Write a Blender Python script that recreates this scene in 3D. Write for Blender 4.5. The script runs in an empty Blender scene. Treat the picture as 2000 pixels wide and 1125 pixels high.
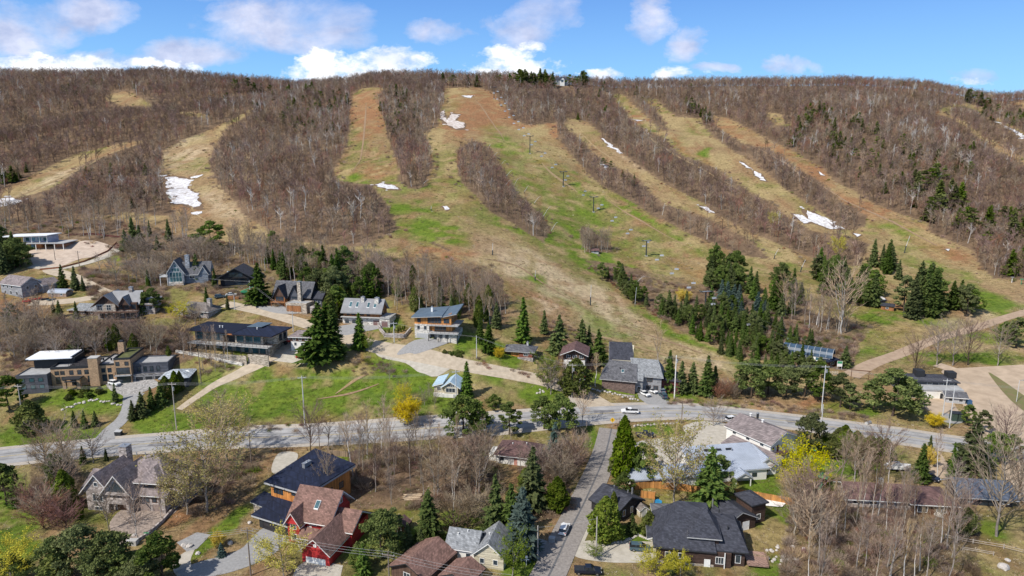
import bpy, bmesh, math, random
import numpy as np
from mathutils import Vector, Matrix
from mathutils.geometry import delaunay_2d_cdt
R = math.radians
scene = bpy.context.scene
COL = scene.collection

# ---------------------------------------------------------------- camera, sky, sun, exposure
CAMZ, PITCH, FP = 88.0, R(11.4), 1333.3
cam_d = bpy.data.cameras.new('camera'); cam = bpy.data.objects.new('camera', cam_d); COL.objects.link(cam)
cam_d.sensor_width = 36; cam_d.lens = 24; cam_d.clip_start = 1; cam_d.clip_end = 20000
cam.location = (0, 0, CAMZ); cam.rotation_euler = (R(90) - PITCH, 0, 0)
scene.camera = cam
SUN_EL, SUN_AZ = R(47), (-0.76, -0.65)          # azimuth: where the sun stands, seen from the ground
sd = bpy.data.lights.new('sun', 'SUN'); sun = bpy.data.objects.new('sun', sd); COL.objects.link(sun)
sd.energy = 4.4; sd.angle = R(0.6); sd.color = (1.0, 0.95, 0.87)
al = math.hypot(*SUN_AZ)
sv = Vector((SUN_AZ[0]/al*math.cos(SUN_EL), SUN_AZ[1]/al*math.cos(SUN_EL), math.sin(SUN_EL)))
sun.rotation_euler = sv.to_track_quat('Z', 'Y').to_euler()
scene.view_settings.view_transform = 'Standard'; scene.view_settings.look = 'None'
scene.view_settings.exposure = 0.18; scene.view_settings.gamma = 1.0

def nodes_of(idb):
    idb.use_nodes = True
    nt = idb.node_tree; nt.nodes.clear(); return nt
class NT:
    """short node helper"""
    def __init__(s, nt): s.nt = nt
    def n(s, t, **kw):
        nd = s.nt.nodes.new(t)
        ins = kw.pop('ins', {})
        for k, v in kw.items(): setattr(nd, k, v)
        for k, v in ins.items(): s.put(nd.inputs[k], v)
        return nd
    def put(s, sock, v):
        if isinstance(v, bpy.types.NodeSocket): s.nt.links.new(v, sock)
        else: sock.default_value = v
    def math(s, op, a, b=0.0, c=None, clamp=False):
        nd = s.nt.nodes.new('ShaderNodeMath'); nd.operation = op; nd.use_clamp = clamp
        s.put(nd.inputs[0], a); s.put(nd.inputs[1], b)
        if c is not None: s.put(nd.inputs[2], c)
        return nd.outputs[0]
    def mix(s, f, a, b, mode='MIX'):
        nd = s.nt.nodes.new('ShaderNodeMix'); nd.data_type = 'RGBA'; nd.blend_type = mode
        s.put(nd.inputs[0], f); s.put(nd.inputs[6], a); s.put(nd.inputs[7], b)
        return nd.outputs[2]
    def ramp(s, f, stops):
        nd = s.nt.nodes.new('ShaderNodeValToRGB'); e = nd.color_ramp.elements
        while len(e) < len(stops): e.new(0.5)
        for q, (p, c) in zip(e, stops): q.position = p; q.color = c if len(c) == 4 else (*c, 1)
        s.put(nd.inputs[0], f); return nd.outputs[0]
    def noise(s, vec, scale, detail=4, rough=0.55, dist=0.0):
        nd = s.nt.nodes.new('ShaderNodeTexNoise'); s.put(nd.inputs['Vector'], vec)
        nd.inputs['Scale'].default_value = scale; nd.inputs['Detail'].default_value = detail
        nd.inputs['Roughness'].default_value = rough; nd.inputs['Distortion'].default_value = dist
        return nd.outputs[0]
C4 = lambda c: (c[0], c[1], c[2], 1.0)

world = bpy.data.worlds.new('World'); scene.world = world
w = NT(nodes_of(world))
tc = w.n('ShaderNodeTexCoord').outputs['Generated']
sky = w.n('ShaderNodeTexSky'); sky.sky_type = 'NISHITA'; sky.sun_disc = False
sky.sun_elevation = SUN_EL; sky.sun_rotation = math.atan2(SUN_AZ[0], SUN_AZ[1]); sky.altitude = 300
sep = w.n('ShaderNodeSeparateXYZ', ins={0: tc})
hx, hy, hz = sep.outputs
yy = w.math('MAXIMUM', hy, 0.05)
U = w.math('DIVIDE', hx, yy); V = w.math('DIVIDE', hz, yy)
# clear deep air low over the hill: the measured sky is a richer blue than the model's horizon band
grad = w.ramp(w.math('MULTIPLY', w.math('MAXIMUM', hz, 0.0), 3.2), [(0.0, (3.0, 6.2, 9.6)), (0.25, (2.1, 5.3, 9.4)), (0.62, (0.75, 3.0, 8.2)), (1.0, (0.5, 1.9, 5.8))])
lowf = w.math('SUBTRACT', 1.0, w.math('MULTIPLY', w.math('MAXIMUM', hz, 0.0), 1.6), clamp=True)
skyc = w.mix(w.math('MULTIPLY', lowf, 0.9), sky.outputs[0], grad)
UV = w.n('ShaderNodeCombineXYZ', ins={0: U, 1: w.math('MULTIPLY', V, 1.6), 2: 0.0}).outputs[0]
cn = w.noise(UV, 7.0, 9, 0.58, 0.35); cn2 = w.noise(UV, 16.0, 8, 0.6)
def cpix(px, py):       # direction of a point of the sky, as tangents
    d = ((px-1000)/FP, math.cos(PITCH)+(562.5-py)/FP*math.sin(PITCH), -math.sin(PITCH)+(562.5-py)/FP*math.cos(PITCH))
    return d[0]/d[1], d[2]/d[1]
def blob(px, py, rx, ry):
    u, v = cpix(px, py)
    a = w.math('DIVIDE', w.math('SUBTRACT', U, u), rx/FP); b = w.math('DIVIDE', w.math('SUBTRACT', V, v), ry/FP)
    return w.math('SUBTRACT', 1.0, w.math('ADD', w.math('MULTIPLY', a, a), w.math('MULTIPLY', b, b)))
def cloudset(lst):
    acc = None
    for c in lst:
        b = blob(*c); acc = b if acc is None else w.math('MAXIMUM', acc, b)
    return w.math('MAXIMUM', acc, -1.5)
U0, V0 = U, V; dn = w.noise(UV, 9.0, 7, 0.65); dn2 = w.noise(UV, 11.0, 7, 0.65, 0.5); U = w.math('ADD', U, w.math('MULTIPLY', w.math('SUBTRACT', dn, 0.5), 0.11)); V = w.math('ADD', V, w.math('MULTIPLY', w.math('SUBTRACT', dn2, 0.5), 0.05))
front = w.math('GREATER_THAN', hy, 0.05)
soft = cloudset([(570,42,190,52), (640,70,110,36), (470,20,90,30), (40,70,120,70), (10,40,70,40), (180,28,110,40), (360,105,120,34), (150,122,180,24),
                 (1065,28,85,45), (1020,62,70,42), (1270,48,45,42), (1335,92,42,36), (1560,130,62,18), (1910,150,62,20), (1060,-60,160,50), (300,-40,260,40),
                 (-200,90,200,90), (2250,60,200,50), (850,60,60,26), (1400,130,50,14)])
white = cloudset([(640,128,52,26), (700,140,90,32), (760,122,78,34), (690,152,150,24), (745,105,40,16), (985,118,60,28), (1000,140,90,28), (280,128,40,12),
                  (90,135,240,20), (1170,150,45,18), (1330,146,50,14), (1905,165,60,10), (330,142,60,16), (1040,90,30,14)])
sd1 = w.math('MULTIPLY', w.math('ADD', w.math('MULTIPLY', soft, 0.8), w.math('MULTIPLY', w.math('SUBTRACT', cn, 0.52), 3.2)), 1.15, clamp=True)
wd1 = w.math('MULTIPLY', w.math('ADD', w.math('MULTIPLY', white, 0.9), w.math('MULTIPLY', w.math('SUBTRACT', cn2, 0.5), 4.5)), 1.35, clamp=True)
cg = w.ramp(cn2, [(0.35, (4.0, 4.5, 6.4)), (0.65, (6.8, 7.0, 8.4))])
c1 = w.mix(w.math('MULTIPLY', w.math('MULTIPLY', sd1, front), 0.88), skyc, cg)
cw = w.ramp(w.math('MULTIPLY', w.math('ADD', cn, cn2), 0.5), [(0.38, (6.0, 6.6, 8.2)), (0.5, (8.6, 8.9, 9.5)), (0.58, (10.4, 10.4, 10.4))])
c2 = w.mix(w.math('MULTIPLY', w.math('MULTIPLY', wd1, front), 0.95), c1, cw)
bg = w.n('ShaderNodeBackground', ins={0: c2, 1: 0.112})
w.nt.links.new(bg.outputs[0], w.n('ShaderNodeOutputWorld').inputs[0])

# ---------------------------------------------------------------- noise, terrain height, pixel <-> ground
_rng = np.random.RandomState(7)
_T = _rng.rand(256, 256)
def vnoise(x, y):
    xi = np.floor(x).astype(int); yi = np.floor(y).astype(int); fx = x-xi; fy = y-yi
    fx = fx*fx*(3-2*fx); fy = fy*fy*(3-2*fy); a = xi & 255; b = yi & 255; a1 = (xi+1) & 255; b1 = (yi+1) & 255
    return (_T[a, b]*(1-fx)+_T[a1, b]*fx)*(1-fy)+(_T[a, b1]*(1-fx)+_T[a1, b1]*fx)*fy
def fbm(x, y, sc, octs=4, seed=0):
    x = np.asarray(x, float)/sc+seed*17.3; y = np.asarray(y, float)/sc+seed*9.7; s = 0; a = 0.5; t = 0
    for _ in range(octs):
        s = s+a*vnoise(x, y); t += a; a *= 0.5; x = x*2.03+5.1; y = y*2.03+3.7
    return s/t
def sstep(a, b, x):
    t = np.clip((np.asarray(x, float)-a)/(b-a), 0, 1); return t*t*(3-2*t)
_yy = np.arange(-200, 7000, 1.0)
def prof(pts, sm=14):
    v = np.interp(_yy, [p[0] for p in pts], [p[1] for p in pts]); k = np.exp(-np.linspace(-2.5, 2.5, 2*sm+1)**2); k /= k.sum()
    return np.convolve(np.pad(v, sm, mode='edge'), k, mode='valid')
PRr = prof([(-200,-2),(120,-1),(180,0),(226,0),(262,2.5),(300,6),(350,12),(420,24),(500,43),(580,65),(650,88),(800,140),(950,190),(1000,193.5),(1100,195),(7000,195)])
PRl = prof([(-200,-3),(120,-1),(180,0),(202,0.3),(230,6),(247,13.2),(275,19.5),(315,27.5),(370,37),(440,52),(500,65),(580,83),(650,102),(800,148),(950,190),(1000,193.5),(1100,195),(7000,195)], 9)
SKYPX = [(-400,158),(0,150),(250,152),(330,148),(420,160),(520,169),(600,175),(690,168),(750,155),(900,156),(1050,159),(1200,171),(1400,166),(1650,165),(1780,173),(1870,191),(1930,198),(2000,194),(2400,200)]
_su = np.array([(p[0]-1000)/FP for p in SKYPX]); _sz = np.array([CAMZ+950*math.tan(math.atan((562.5-p[1])/FP)-PITCH) for p in SKYPX])
def height(x, y):
    x = np.asarray(x, float); y = np.asarray(y, float)
    wl = sstep(75, -40, x); i = y
    z = np.interp(i, _yy, PRr)*(1-wl)+np.interp(i, _yy, PRl)*wl
    u = np.clip(x/np.maximum(y, 50), -1.2, 1.2)
    z = z+(np.interp(u, _su, _sz)-190)*sstep(560, 950, y)
    hill = sstep(300, 480, y)
    z = z+hill*((fbm(x, y, 270, 2, 4)-0.5)*12+(fbm(x, y, 130, 3, 1)-0.5)*19+(fbm(x, y, 34, 3, 2)-0.5)*2.8)*(1-0.75*sstep(880, 960, y))
    # valley behind the left run
    d = (y-(640+(x+560)*0.75)); z = z-15*np.exp(-(d/42.0)**2)*sstep(-230, -330, x)*sstep(300, 420, y)
    z = z+(fbm(x, y, 22, 2, 3)-0.5)*0.5*(1-hill)
    # low ground falls a little towards the bottom right
    return z
def project(x, y, z):
    dz = z-CAMZ; c, s = math.cos(PITCH), math.sin(PITCH); dep = y*c-dz*s
    return 1000+FP*x/dep, 562.5-FP*(y*s+dz*c)/dep, dep
_mt = np.concatenate([np.arange(80, 420, 0.6), np.arange(420, 1300, 1.5)])
def hit(px, py, up=0.0):
    v = (562.5-py)/FP; c, s = math.cos(PITCH), math.sin(PITCH); dx, dy, dz = (px-1000)/FP, c+v*s, -s+v*c
    xs = dx/dy*_mt; zs = CAMZ+dz/dy*_mt-up; g = height(xs, _mt)-zs; k = np.argmax(g > 0)
    if g[k] <= 0: k = len(_mt)-1
    if k == 0: k = 1
    t = g[k-1]/(g[k-1]-g[k]) if g[k] != g[k-1] else 0
    y = _mt[k-1]+(_mt[k]-_mt[k-1])*t; x = dx/dy*y
    return float(x), float(y)
def H1(x, y): return float(height(np.array([x]), np.array([y]))[0])
def G(px, py, up=0.0):
    x, y = hit(px, py, up); return Vector((x, y, H1(x, y)))
def pip(px, py, poly):
    px = np.asarray(px, float); py = np.asarray(py, float); ins = np.zeros(px.shape, bool); n = len(poly)
    for i in range(n):
        x0, y0 = poly[i]; x1, y1 = poly[(i+1) % n]
        if y0 == y1: continue
        c = ((y0 > py) != (y1 > py)) & (px < (x1-x0)*(py-y0)/(y1-y0)+x0); ins ^= c
    return ins
def anyin(px, py, polys):
    r = np.zeros(np.shape(px), bool)
    for p in polys: r |= pip(px, py, p)
    return r

# ---------------------------------------------------------------- materials
MATS = {}
def mat(name, col, rough=0.8, var=0.25, scale=2.0, col2=None, metal=0.0, bump=0.0, spec=0.3, kind='noise', rnd=0.0, trans=0.0):
    if name in MATS: return MATS[name]
    m = bpy.data.materials.new(name); k = NT(nodes_of(m)); MATS[name] = m
    co = k.n('ShaderNodeTexCoord').outputs['Object']
    c2 = col2 or tuple(c*(1-var) for c in col); c1 = col if col2 else tuple(min(1, c*(1+var*0.6)) for c in col)
    f = k.noise(co, scale, 5, 0.6)
    base = k.ramp(f, [(0.33, C4(c2)), (0.67, C4(c1))])
    hgt = f
    def wave(axis, sc, dist=0.0):
        nd = k.n('ShaderNodeTexWave', wave_type='BANDS', bands_direction=axis, wave_profile='SAW', ins={'Vector': co, 'Scale': sc, 'Distortion': dist}); return nd.outputs[1]
    if kind in ('brick', 'stone', 'shingle', 'plank', 'paver'):
        geo = k.n('ShaderNodeNewGeometry'); g = k.n('ShaderNodeSeparateXYZ', ins={0: co})
        if kind == 'paver': vec = co
        else: vec = k.n('ShaderNodeCombineXYZ', ins={0: k.math('ADD', g.outputs[0], g.outputs[1]), 1: g.outputs[2], 2: 0.0}).outputs[0]
        bw, bh, mo = {'brick': (0.45, 0.15, 0.015), 'stone': (0.75, 0.34, 0.03), 'shingle': (0.5, 0.24, 0.015), 'plank': (3.0, 0.2, 0.012), 'paver': (0.5, 0.5, 0.02)}[kind]
        b = k.n('ShaderNodeTexBrick', ins={'Vector': vec, 'Scale': 1.0, 'Mortar Size': mo, 'Brick Width': bw, 'Row Height': bh, 'Color1': (0.62, 0.62, 0.62, 1), 'Color2': (1.2, 1.2, 1.2, 1), 'Mortar': (0.6, 0.6, 0.6, 1) if kind != 'stone' else (0.95, 0.93, 0.9, 1)})
        if kind == 'stone': b.inputs['Color1'].default_value = (0.4, 0.38, 0.36, 1); b.inputs['Color2'].default_value = (1.3, 1.3, 1.3, 1)
        base = k.mix(1.0, base, b.outputs[0], 'MULTIPLY')
    if kind == 'seam':
        g = k.n('ShaderNodeSeparateXYZ', ins={0: co}); s = k.math('FRACT', k.math('MULTIPLY', k.math('ADD', g.outputs[0], k.math('MULTIPLY', g.outputs[1], 0.15)), 2.2))
        base = k.mix(k.math('LESS_THAN', s, 0.16), base, C4(tuple(c*0.55 for c in col)))
    if kind == 'board':      # vertical boards
        g = k.n('ShaderNodeSeparateXYZ', ins={0: co}); s = k.math('FRACT', k.math('MULTIPLY', k.math('ADD', g.outputs[0], g.outputs[1]), 4.0))
        wn = k.n('ShaderNodeTexWhiteNoise', noise_dimensions='1D', ins={'W': k.math('FLOOR', k.math('MULTIPLY', k.math('ADD', g.outputs[0], g.outputs[1]), 4.0))}).outputs[0]
        base = k.mix(0.35, base, k.mix(wn, (0, 0, 0, 1), C4(tuple(min(1, c*1.7) for c in col))))
        base = k.mix(k.math('LESS_THAN', s, 0.1), base, C4(tuple(c*0.35 for c in col)))
    if rnd:
        oi = k.n('ShaderNodeObjectInfo').outputs['Random']
        hs = k.n('ShaderNodeHueSaturation', ins={'Color': base, 'Hue': k.math('ADD', 0.5-rnd*0.06, k.math('MULTIPLY', oi, rnd*0.12)), 'Saturation': k.math('ADD', 0.85, k.math('MULTIPLY', oi, 0.3)), 'Value': k.math('ADD', 1-rnd, k.math('MULTIPLY', k.math('FRACT', k.math('MULTIPLY', oi, 7.3)), rnd*2))})
        base = hs.outputs[0]
    p = k.n('ShaderNodeBsdfPrincipled', ins={'Base Color': base, 'Roughness': rough, 'Metallic': metal, 'Specular IOR Level': spec})
    if bump:
        k.put(p.inputs['Normal'], k.n('ShaderNodeBump', ins={'Height': hgt, 'Strength': bump, 'Distance': 0.1}).outputs[0])
    o = k.n('ShaderNodeOutputMaterial')
    if trans:
        t = k.n('ShaderNodeBsdfTranslucent', ins={0: base}); mx = k.n('ShaderNodeMixShader', ins={0: trans, 1: p.outputs[0], 2: t.outputs[0]}); k.nt.links.new(mx.outputs[0], o.inputs[0])
    else: k.nt.links.new(p.outputs[0], o.inputs[0])
    return m

# ---------------------------------------------------------------- mesh helpers
class MB:
    def __init__(s): s.v = []; s.f = []
    def add(s, vs, fs):
        o = len(s.v); s.v += [tuple(p) for p in vs]; s.f += [tuple(i+o for i in f) for f in fs]; return s
    def box(s, x0, x1, y0, y1, z0, z1, M=None):
        vs = [(x0,y0,z0),(x1,y0,z0),(x1,y1,z0),(x0,y1,z0),(x0,y0,z1),(x1,y0,z1),(x1,y1,z1),(x0,y1,z1)]
        if M is not None: vs = [tuple(M @ Vector(p)) for p in vs]
        return s.add(vs, [(3,2,1,0),(4,5,6,7),(0,1,5,4),(1,2,6,5),(2,3,7,6),(3,0,4,7)])
    def slab(s, pts, t):          # planar polygon extruded downward by t
        n = len(pts); vs = [tuple(p) for p in pts]+[(p[0], p[1], p[2]-t) for p in pts]
        return s.add(vs, [tuple(range(n)), tuple(range(2*n-1, n-1, -1))]+[(i, i+n, (i+1) % n+n, (i+1) % n) for i in range(n)])
    def prism(s, poly, y0, y1, axis='y'):   # poly in (a,z); extruded along axis
        n = len(poly); f = (lambda a, z, t: (a, t, z)) if axis == 'y' else (lambda a, z, t: (t, a, z))
        vs = [f(a, z, y0) for a, z in poly]+[f(a, z, y1) for a, z in poly]
        return s.add(vs, [tuple(range(n)), tuple(range(2*n-1, n-1, -1))]+[(i, i+n, (i+1) % n+n, (i+1) % n) for i in range(n)])
    def tube(s, pts, rad, n=6, caps=True):
        pts = [Vector(p) for p in pts]; rad = rad if isinstance(rad, (list, tuple)) else [rad]*len(pts); vs = []; fs = []
        for i, p in enumerate(pts):
            d = (pts[min(i+1, len(pts)-1)]-pts[max(i-1, 0)]).normalized(); a = Vector((0, 0, 1)) if abs(d.z) < 0.9 else Vector((1, 0, 0))
            u = d.cross(a).normalized(); v = d.cross(u)
            for k in range(n):
                t = 2*math.pi*k/n; vs.append(tuple(p+(u*math.cos(t)+v*math.sin(t))*rad[i]))
        for i in range(len(pts)-1):
            for k in range(n): fs.append((i*n+k, i*n+(k+1) % n, (i+1)*n+(k+1) % n, (i+1)*n+k))
        if caps: fs += [tuple(range(n))[::-1], tuple(range((len(pts)-1)*n, len(pts)*n))]
        return s.add(vs, fs)
    def cyl(s, x, y, z0, z1, r, n=12, r2=None): return s.tube([(x, y, z0), (x, y, z1)], [r, r if r2 is None else r2], n)
    def mesh(s, name, m, smooth=False):
        me = bpy.data.meshes.new(name); me.from_pydata(s.v, [], s.f)
        bm = bmesh.new(); bm.from_mesh(me); bmesh.ops.recalc_face_normals(bm, faces=bm.faces); bm.to_mesh(me); bm.free()
        if m: me.materials.append(m)
        if smooth: me.polygons.foreach_set('use_smooth', [True]*len(me.polygons))
        return me
    def build(s, name, m, parent=None, smooth=False, label=None):
        o = bpy.data.objects.new(name, s.mesh(name, m, smooth)); COL.objects.link(o)
        if parent: o.parent = parent
        if label: o['label'] = label
        return o
def np_mesh(name, V, T, m):
    me = bpy.data.meshes.new(name); n = len(V); f = len(T); k = T.shape[1]
    me.vertices.add(n); me.vertices.foreach_set('co', np.asarray(V, np.float32).ravel())
    me.loops.add(f*k); me.loops.foreach_set('vertex_index', np.asarray(T, np.int32).ravel())
    me.polygons.add(f); me.polygons.foreach_set('loop_start', np.arange(0, f*k, k, dtype=np.int32)); me.polygons.foreach_set('loop_total', np.full(f, k, np.int32))
    me.update(calc_edges=True)
    if m: me.materials.append(m)
    return me
def link(name, me, parent=None, loc=None, rz=0.0, sc=None):
    o = bpy.data.objects.new(name, me); COL.objects.link(o)
    if parent: o.parent = parent
    if loc is not None: o.location = loc
    o.rotation_euler = (0, 0, rz)
    if sc is not None: o.scale = (sc, sc, sc) if not isinstance(sc, (tuple, list)) else sc
    return o
def tag(o, label=None, cat=None, group=None, kind=None):
    if label: o['label'] = label
    if cat: o['category'] = cat
    if group: o['group'] = group
    if kind: o['kind'] = kind
    return o
def thing(name, label, cat, loc=(0, 0, 0), rz=0.0, group=None):
    o = bpy.data.objects.new(name, None); COL.objects.link(o); o.location = loc; o.rotation_euler = (0, 0, rz); o.empty_display_size = 0.5
    return tag(o, label, cat, group)
# ---------------------------------------------------------------- open ground on the hill (photograph pixels, turned into ground points through hit/project)
OPEN = [
 [(0,372),(67,340),(149,300),(240,279),(283,273),(267,284),(227,297),(171,316),(147,335),(125,353),(93,371),(40,386),(-60,402),(-60,390)],
 [(316,296),(341,281),(400,257),(453,233),(469,225),(500,207),(480,228),(443,249),(427,273),(413,297),(408,327),(421,351),(432,369),(459,393),(471,416),(500,435),(530,455),(520,472),(450,464),(373,458),(340,444),(300,432),(235,420),(240,413),(300,420),(345,423),(335,405),(322,380),(318,340)],
 [(705,172),(740,171),(752,172),(739,188),(740,212),(753,239),(759,271),(767,297),(775,313),(780,335),(777,353),(796,367),(815,370),(832,365),(839,340),(849,321),(840,303),(836,276),(828,260),(855,247),(860,220),(869,193),(868,172),(930,170),(965,180),(985,205),(1000,232),(1030,245),(1080,240),(1088,237),(1088,257),(1093,273),(1117,305),(1139,327),(1155,345),(1176,364),(1208,380),(1237,396),(1269,419),(1307,435),(1349,459),(1384,472),(1416,485),(1453,499),(1500,506),(1560,520),(1560,600),(1460,760),(1350,700),(1180,650),(1067,600),(1000,579),(980,549),(953,517),(884,512),(879,488),(847,472),(793,488),(740,499),(687,488),(580,480),(530,470),(520,455),(560,468),(640,480),(700,481),(745,472),(770,453),(778,445),(765,420),(753,393),(740,380),(729,361),(687,356),(660,353),(649,329),(665,313),(676,292),(681,260),(684,220),(687,188)],
 [(1101,247),(1107,229),(1149,239),(1171,260),(1175,271),(1216,300),(1251,327),(1293,356),(1325,372),(1363,391),(1381,403),(1400,419),(1437,437),(1469,453),(1500,469),(1535,483),(1591,507),(1590,540),(1500,504),(1470,470),(1425,448),(1380,426),(1347,413),(1301,400),(1269,375),(1256,356),(1227,337),(1192,321),(1160,300),(1133,271),(1115,257)],
 [(1197,185),(1203,183),(1221,188),(1240,207),(1267,231),(1280,244),(1296,256),(1304,253),(1293,230),(1275,208),(1251,191),(1280,193),(1293,207),(1307,217),(1320,228),(1371,231),(1372,244),(1389,263),(1413,281),(1440,300),(1467,313),(1500,340),(1532,369),(1575,396),(1649,448),(1671,448),(1700,460),(1690,475),(1649,459),(1593,453),(1548,431),(1500,393),(1467,375),(1440,356),(1416,337),(1379,321),(1357,311),(1331,303),(1315,287),(1301,271),(1275,260),(1256,249),(1232,233),(1227,220),(1213,207)],
 [(1389,224),(1427,233),(1453,247),(1500,272),(1553,297),(1599,324),(1633,356),(1671,375),(1708,399),(1767,421),(1812,435),(1815,453),(1857,472),(1900,488),(1911,515),(1940,544),(2300,560),(2300,800),(1700,800),(1700,480),(1671,448),(1692,440),(1692,421),(1673,405),(1649,399),(1628,377),(1593,348),(1553,327),(1527,303),(1500,290),(1453,281),(1427,265),(1395,244)],
 [(1820,219),(1873,201),(1900,203),(1937,223),(1969,241),(2000,257),(2080,300),(2080,320),(2000,272),(1953,244),(1900,214),(1873,207),(1850,217),(1887,241),(1927,268),(1967,290),(2000,306),(2080,350),(2080,370),(2000,322),(1950,296),(1910,268),(1860,232)],
 [(1972,199),(2040,200),(2060,230),(2000,212)], [(1490,218),(1524,223),(1545,247),(1516,244)], [(192,188),(251,177),(283,196),(307,209),(240,207)], [(350,216),(416,225),(400,230),(350,224)]]
ISLANDS = [[(911,281),(927,276),(943,279),(964,297),(977,321),(993,345),(1010,375),(1035,400),(1061,421),(1077,448),(1061,474),(1027,453),(1000,435),(960,415),(927,380),(900,356),(892,327),(892,292)],
           [(1131,453),(1144,443),(1192,475),(1197,493),(1144,493)]]
FORESTZONE = [(-600,60),(2600,60),(2600,560),(1950,552),(1911,522),(1880,500),(1800,470),(1700,470),(1680,520),(1600,515),(1500,508),(1200,498),(1060,500),(900,500),(780,450),(700,482),(560,470),(520,458),(350,428),(230,420),(0,440),(-600,560)]
def open_at(px, py):
    o = anyin(px, py, OPEN); i = anyin(px, py, ISLANDS); return o & ~i
def forest_at(x, y, th=11.0):       # does a tree th metres tall at x,y stand in the hill's woods
    z = height(x, y); a, b, _ = project(x, y, z); c, d, _ = project(x, y, z+th); e_ = (fbm(x, y, 14, 3, 71)-.5)*16; f_ = (fbm(x, y, 9, 2, 72)-.5)*7; a = a+e_; c = c+e_; b = b+f_; d = d+2+f_
    isl = anyin(a, b, ISLANDS) & anyin(c, d+2, ISLANDS)
    f = pip(a, b, FORESTZONE) & ~anyin(a, b, OPEN) & ~anyin(c, d, OPEN)
    return (f | isl) & (y > 300) & (y < 1060)

def ell(px, py, lst, wx, wy):
    r = np.zeros(np.shape(px))
    for (cx, cy, rx, ry, rot, st) in lst:
        a = math.radians(rot); dx = px-cx+wx; dy = py-cy+wy; u = (dx*math.cos(a)+dy*math.sin(a))/rx; v = (-dx*math.sin(a)+dy*math.cos(a))/ry
        r = np.maximum(r, st*np.clip(1.35-np.sqrt(u*u+v*v), 0, 1))
    return r
GREEN = [(900,350,60,60,10,0.35),(1050,340,110,60,35,0.42),(980,400,80,30,40,0.45),(900,420,120,30,10,0.4),(1250,500,120,40,30,0.5),(1150,420,90,24,35,0.7),(1400,640,90,16,28,0.7),(1180,640,120,14,30,0.5),(1330,320,90,24,35,0.5),(1600,420,100,16,30,0.3),(1800,520,90,20,30,0.5),(1700,650,120,30,0,0.5),(850,450,75,24,5,1.5),(1000,290,60,25,35,0.7),(1140,470,90,16,40,0.9),(1180,520,110,20,30,1.2),(1040,545,24,12,20,1.0),(1280,560,90,14,35,0.8),(800,400,60,16,0,0.8),(790,360,60,10,0,0.7),(1060,380,120,26,45,0.6),(1380,300,20,14,20,1.3),
         (1150,370,70,10,45,0.9),(1260,420,130,9,32,0.8),(1340,660,120,9,28,1.0),(1760,460,90,16,25,0.9),(1850,520,110,10,30,0.7),(1940,590,60,20,20,1.1),(1750,620,120,20,5,1.0),(1890,590,60,12,10,0.7),(1880,700,160,14,0,1.3),(1650,670,60,14,0,0.8),(1150,750,60,18,0,0.5),
         (1900,660,90,16,0,0.8),(1700,690,60,20,0,0.7),(1520,500,60,6,25,0.6),(1150,660,60,12,20,0.7),(700,355,30,16,0,0.8),(960,420,80,12,30,0.5),(1060,460,40,20,20,0.9),(1330,470,80,10,30,0.6),(1000,440,50,10,40,0.9),
         # fields and lawns low down
         (560,760,190,60,-6,1.6),(760,780,130,50,0,1.5),(480,700,70,30,-30,1.6),(700,735,260,60,0,0.8),(360,830,130,26,0,1.7),(90,855,140,26,0,1.5),(150,790,110,26,0,1.0),(300,822,60,24,-20,1.2),(850,740,90,26,0,1.3),(1030,760,80,24,10,1.0),(980,730,60,20,0,0.9),
         (460,686,75,9,6,1.8),(940,680,110,26,10,1.6),(1000,700,60,22,0,1.4),(1165,745,34,16,0,1.7),(1200,758,70,8,12,1.4),(1370,778,90,20,10,1.8),(1300,838,46,12,-4,1.9),(1780,815,110,18,5,1.8),(1800,820,60,20,0,1.5),(850,1020,90,60,0,1.4),(760,1010,60,30,0,0.8),
         (900,1050,90,30,0,1.3),(10,1020,60,110,0,1.6),(170,1005,50,30,0,1.0),(430,1040,90,16,-38,1.8),(470,1000,40,12,-40,1.4),(1330,980,60,35,0,1.5),(1490,950,40,20,0,1.6),(1510,1110,40,26,0,1.9),(1660,900,160,34,5,1.6),(1510,1030,60,50,0,1.3),
         (1610,960,60,50,0,1.3),(1850,1090,200,50,0,0.9),(1950,1040,90,40,0,0.8),(1240,1040,60,20,0,1.4),(1020,1100,60,30,0,1.3),(680,905,40,14,0,1.6),(1160,860,16,34,0,1.2),(900,1000,100,20,0,0.9),(760,632,36,18,0,1.7),(430,530,40,16,0,1.2),(530,555,30,10,0,1.0),(225,508,20,10,0,1.2),(700,1060,40,30,0,0.9),
         (1640,800,40,20,0,0.6),(1540,1000,60,40,0,0.8),(1710,805,40,14,0,1.3),(1490,925,30,20,0,1.4),(1420,985,60,20,0,0.7)]
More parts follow.
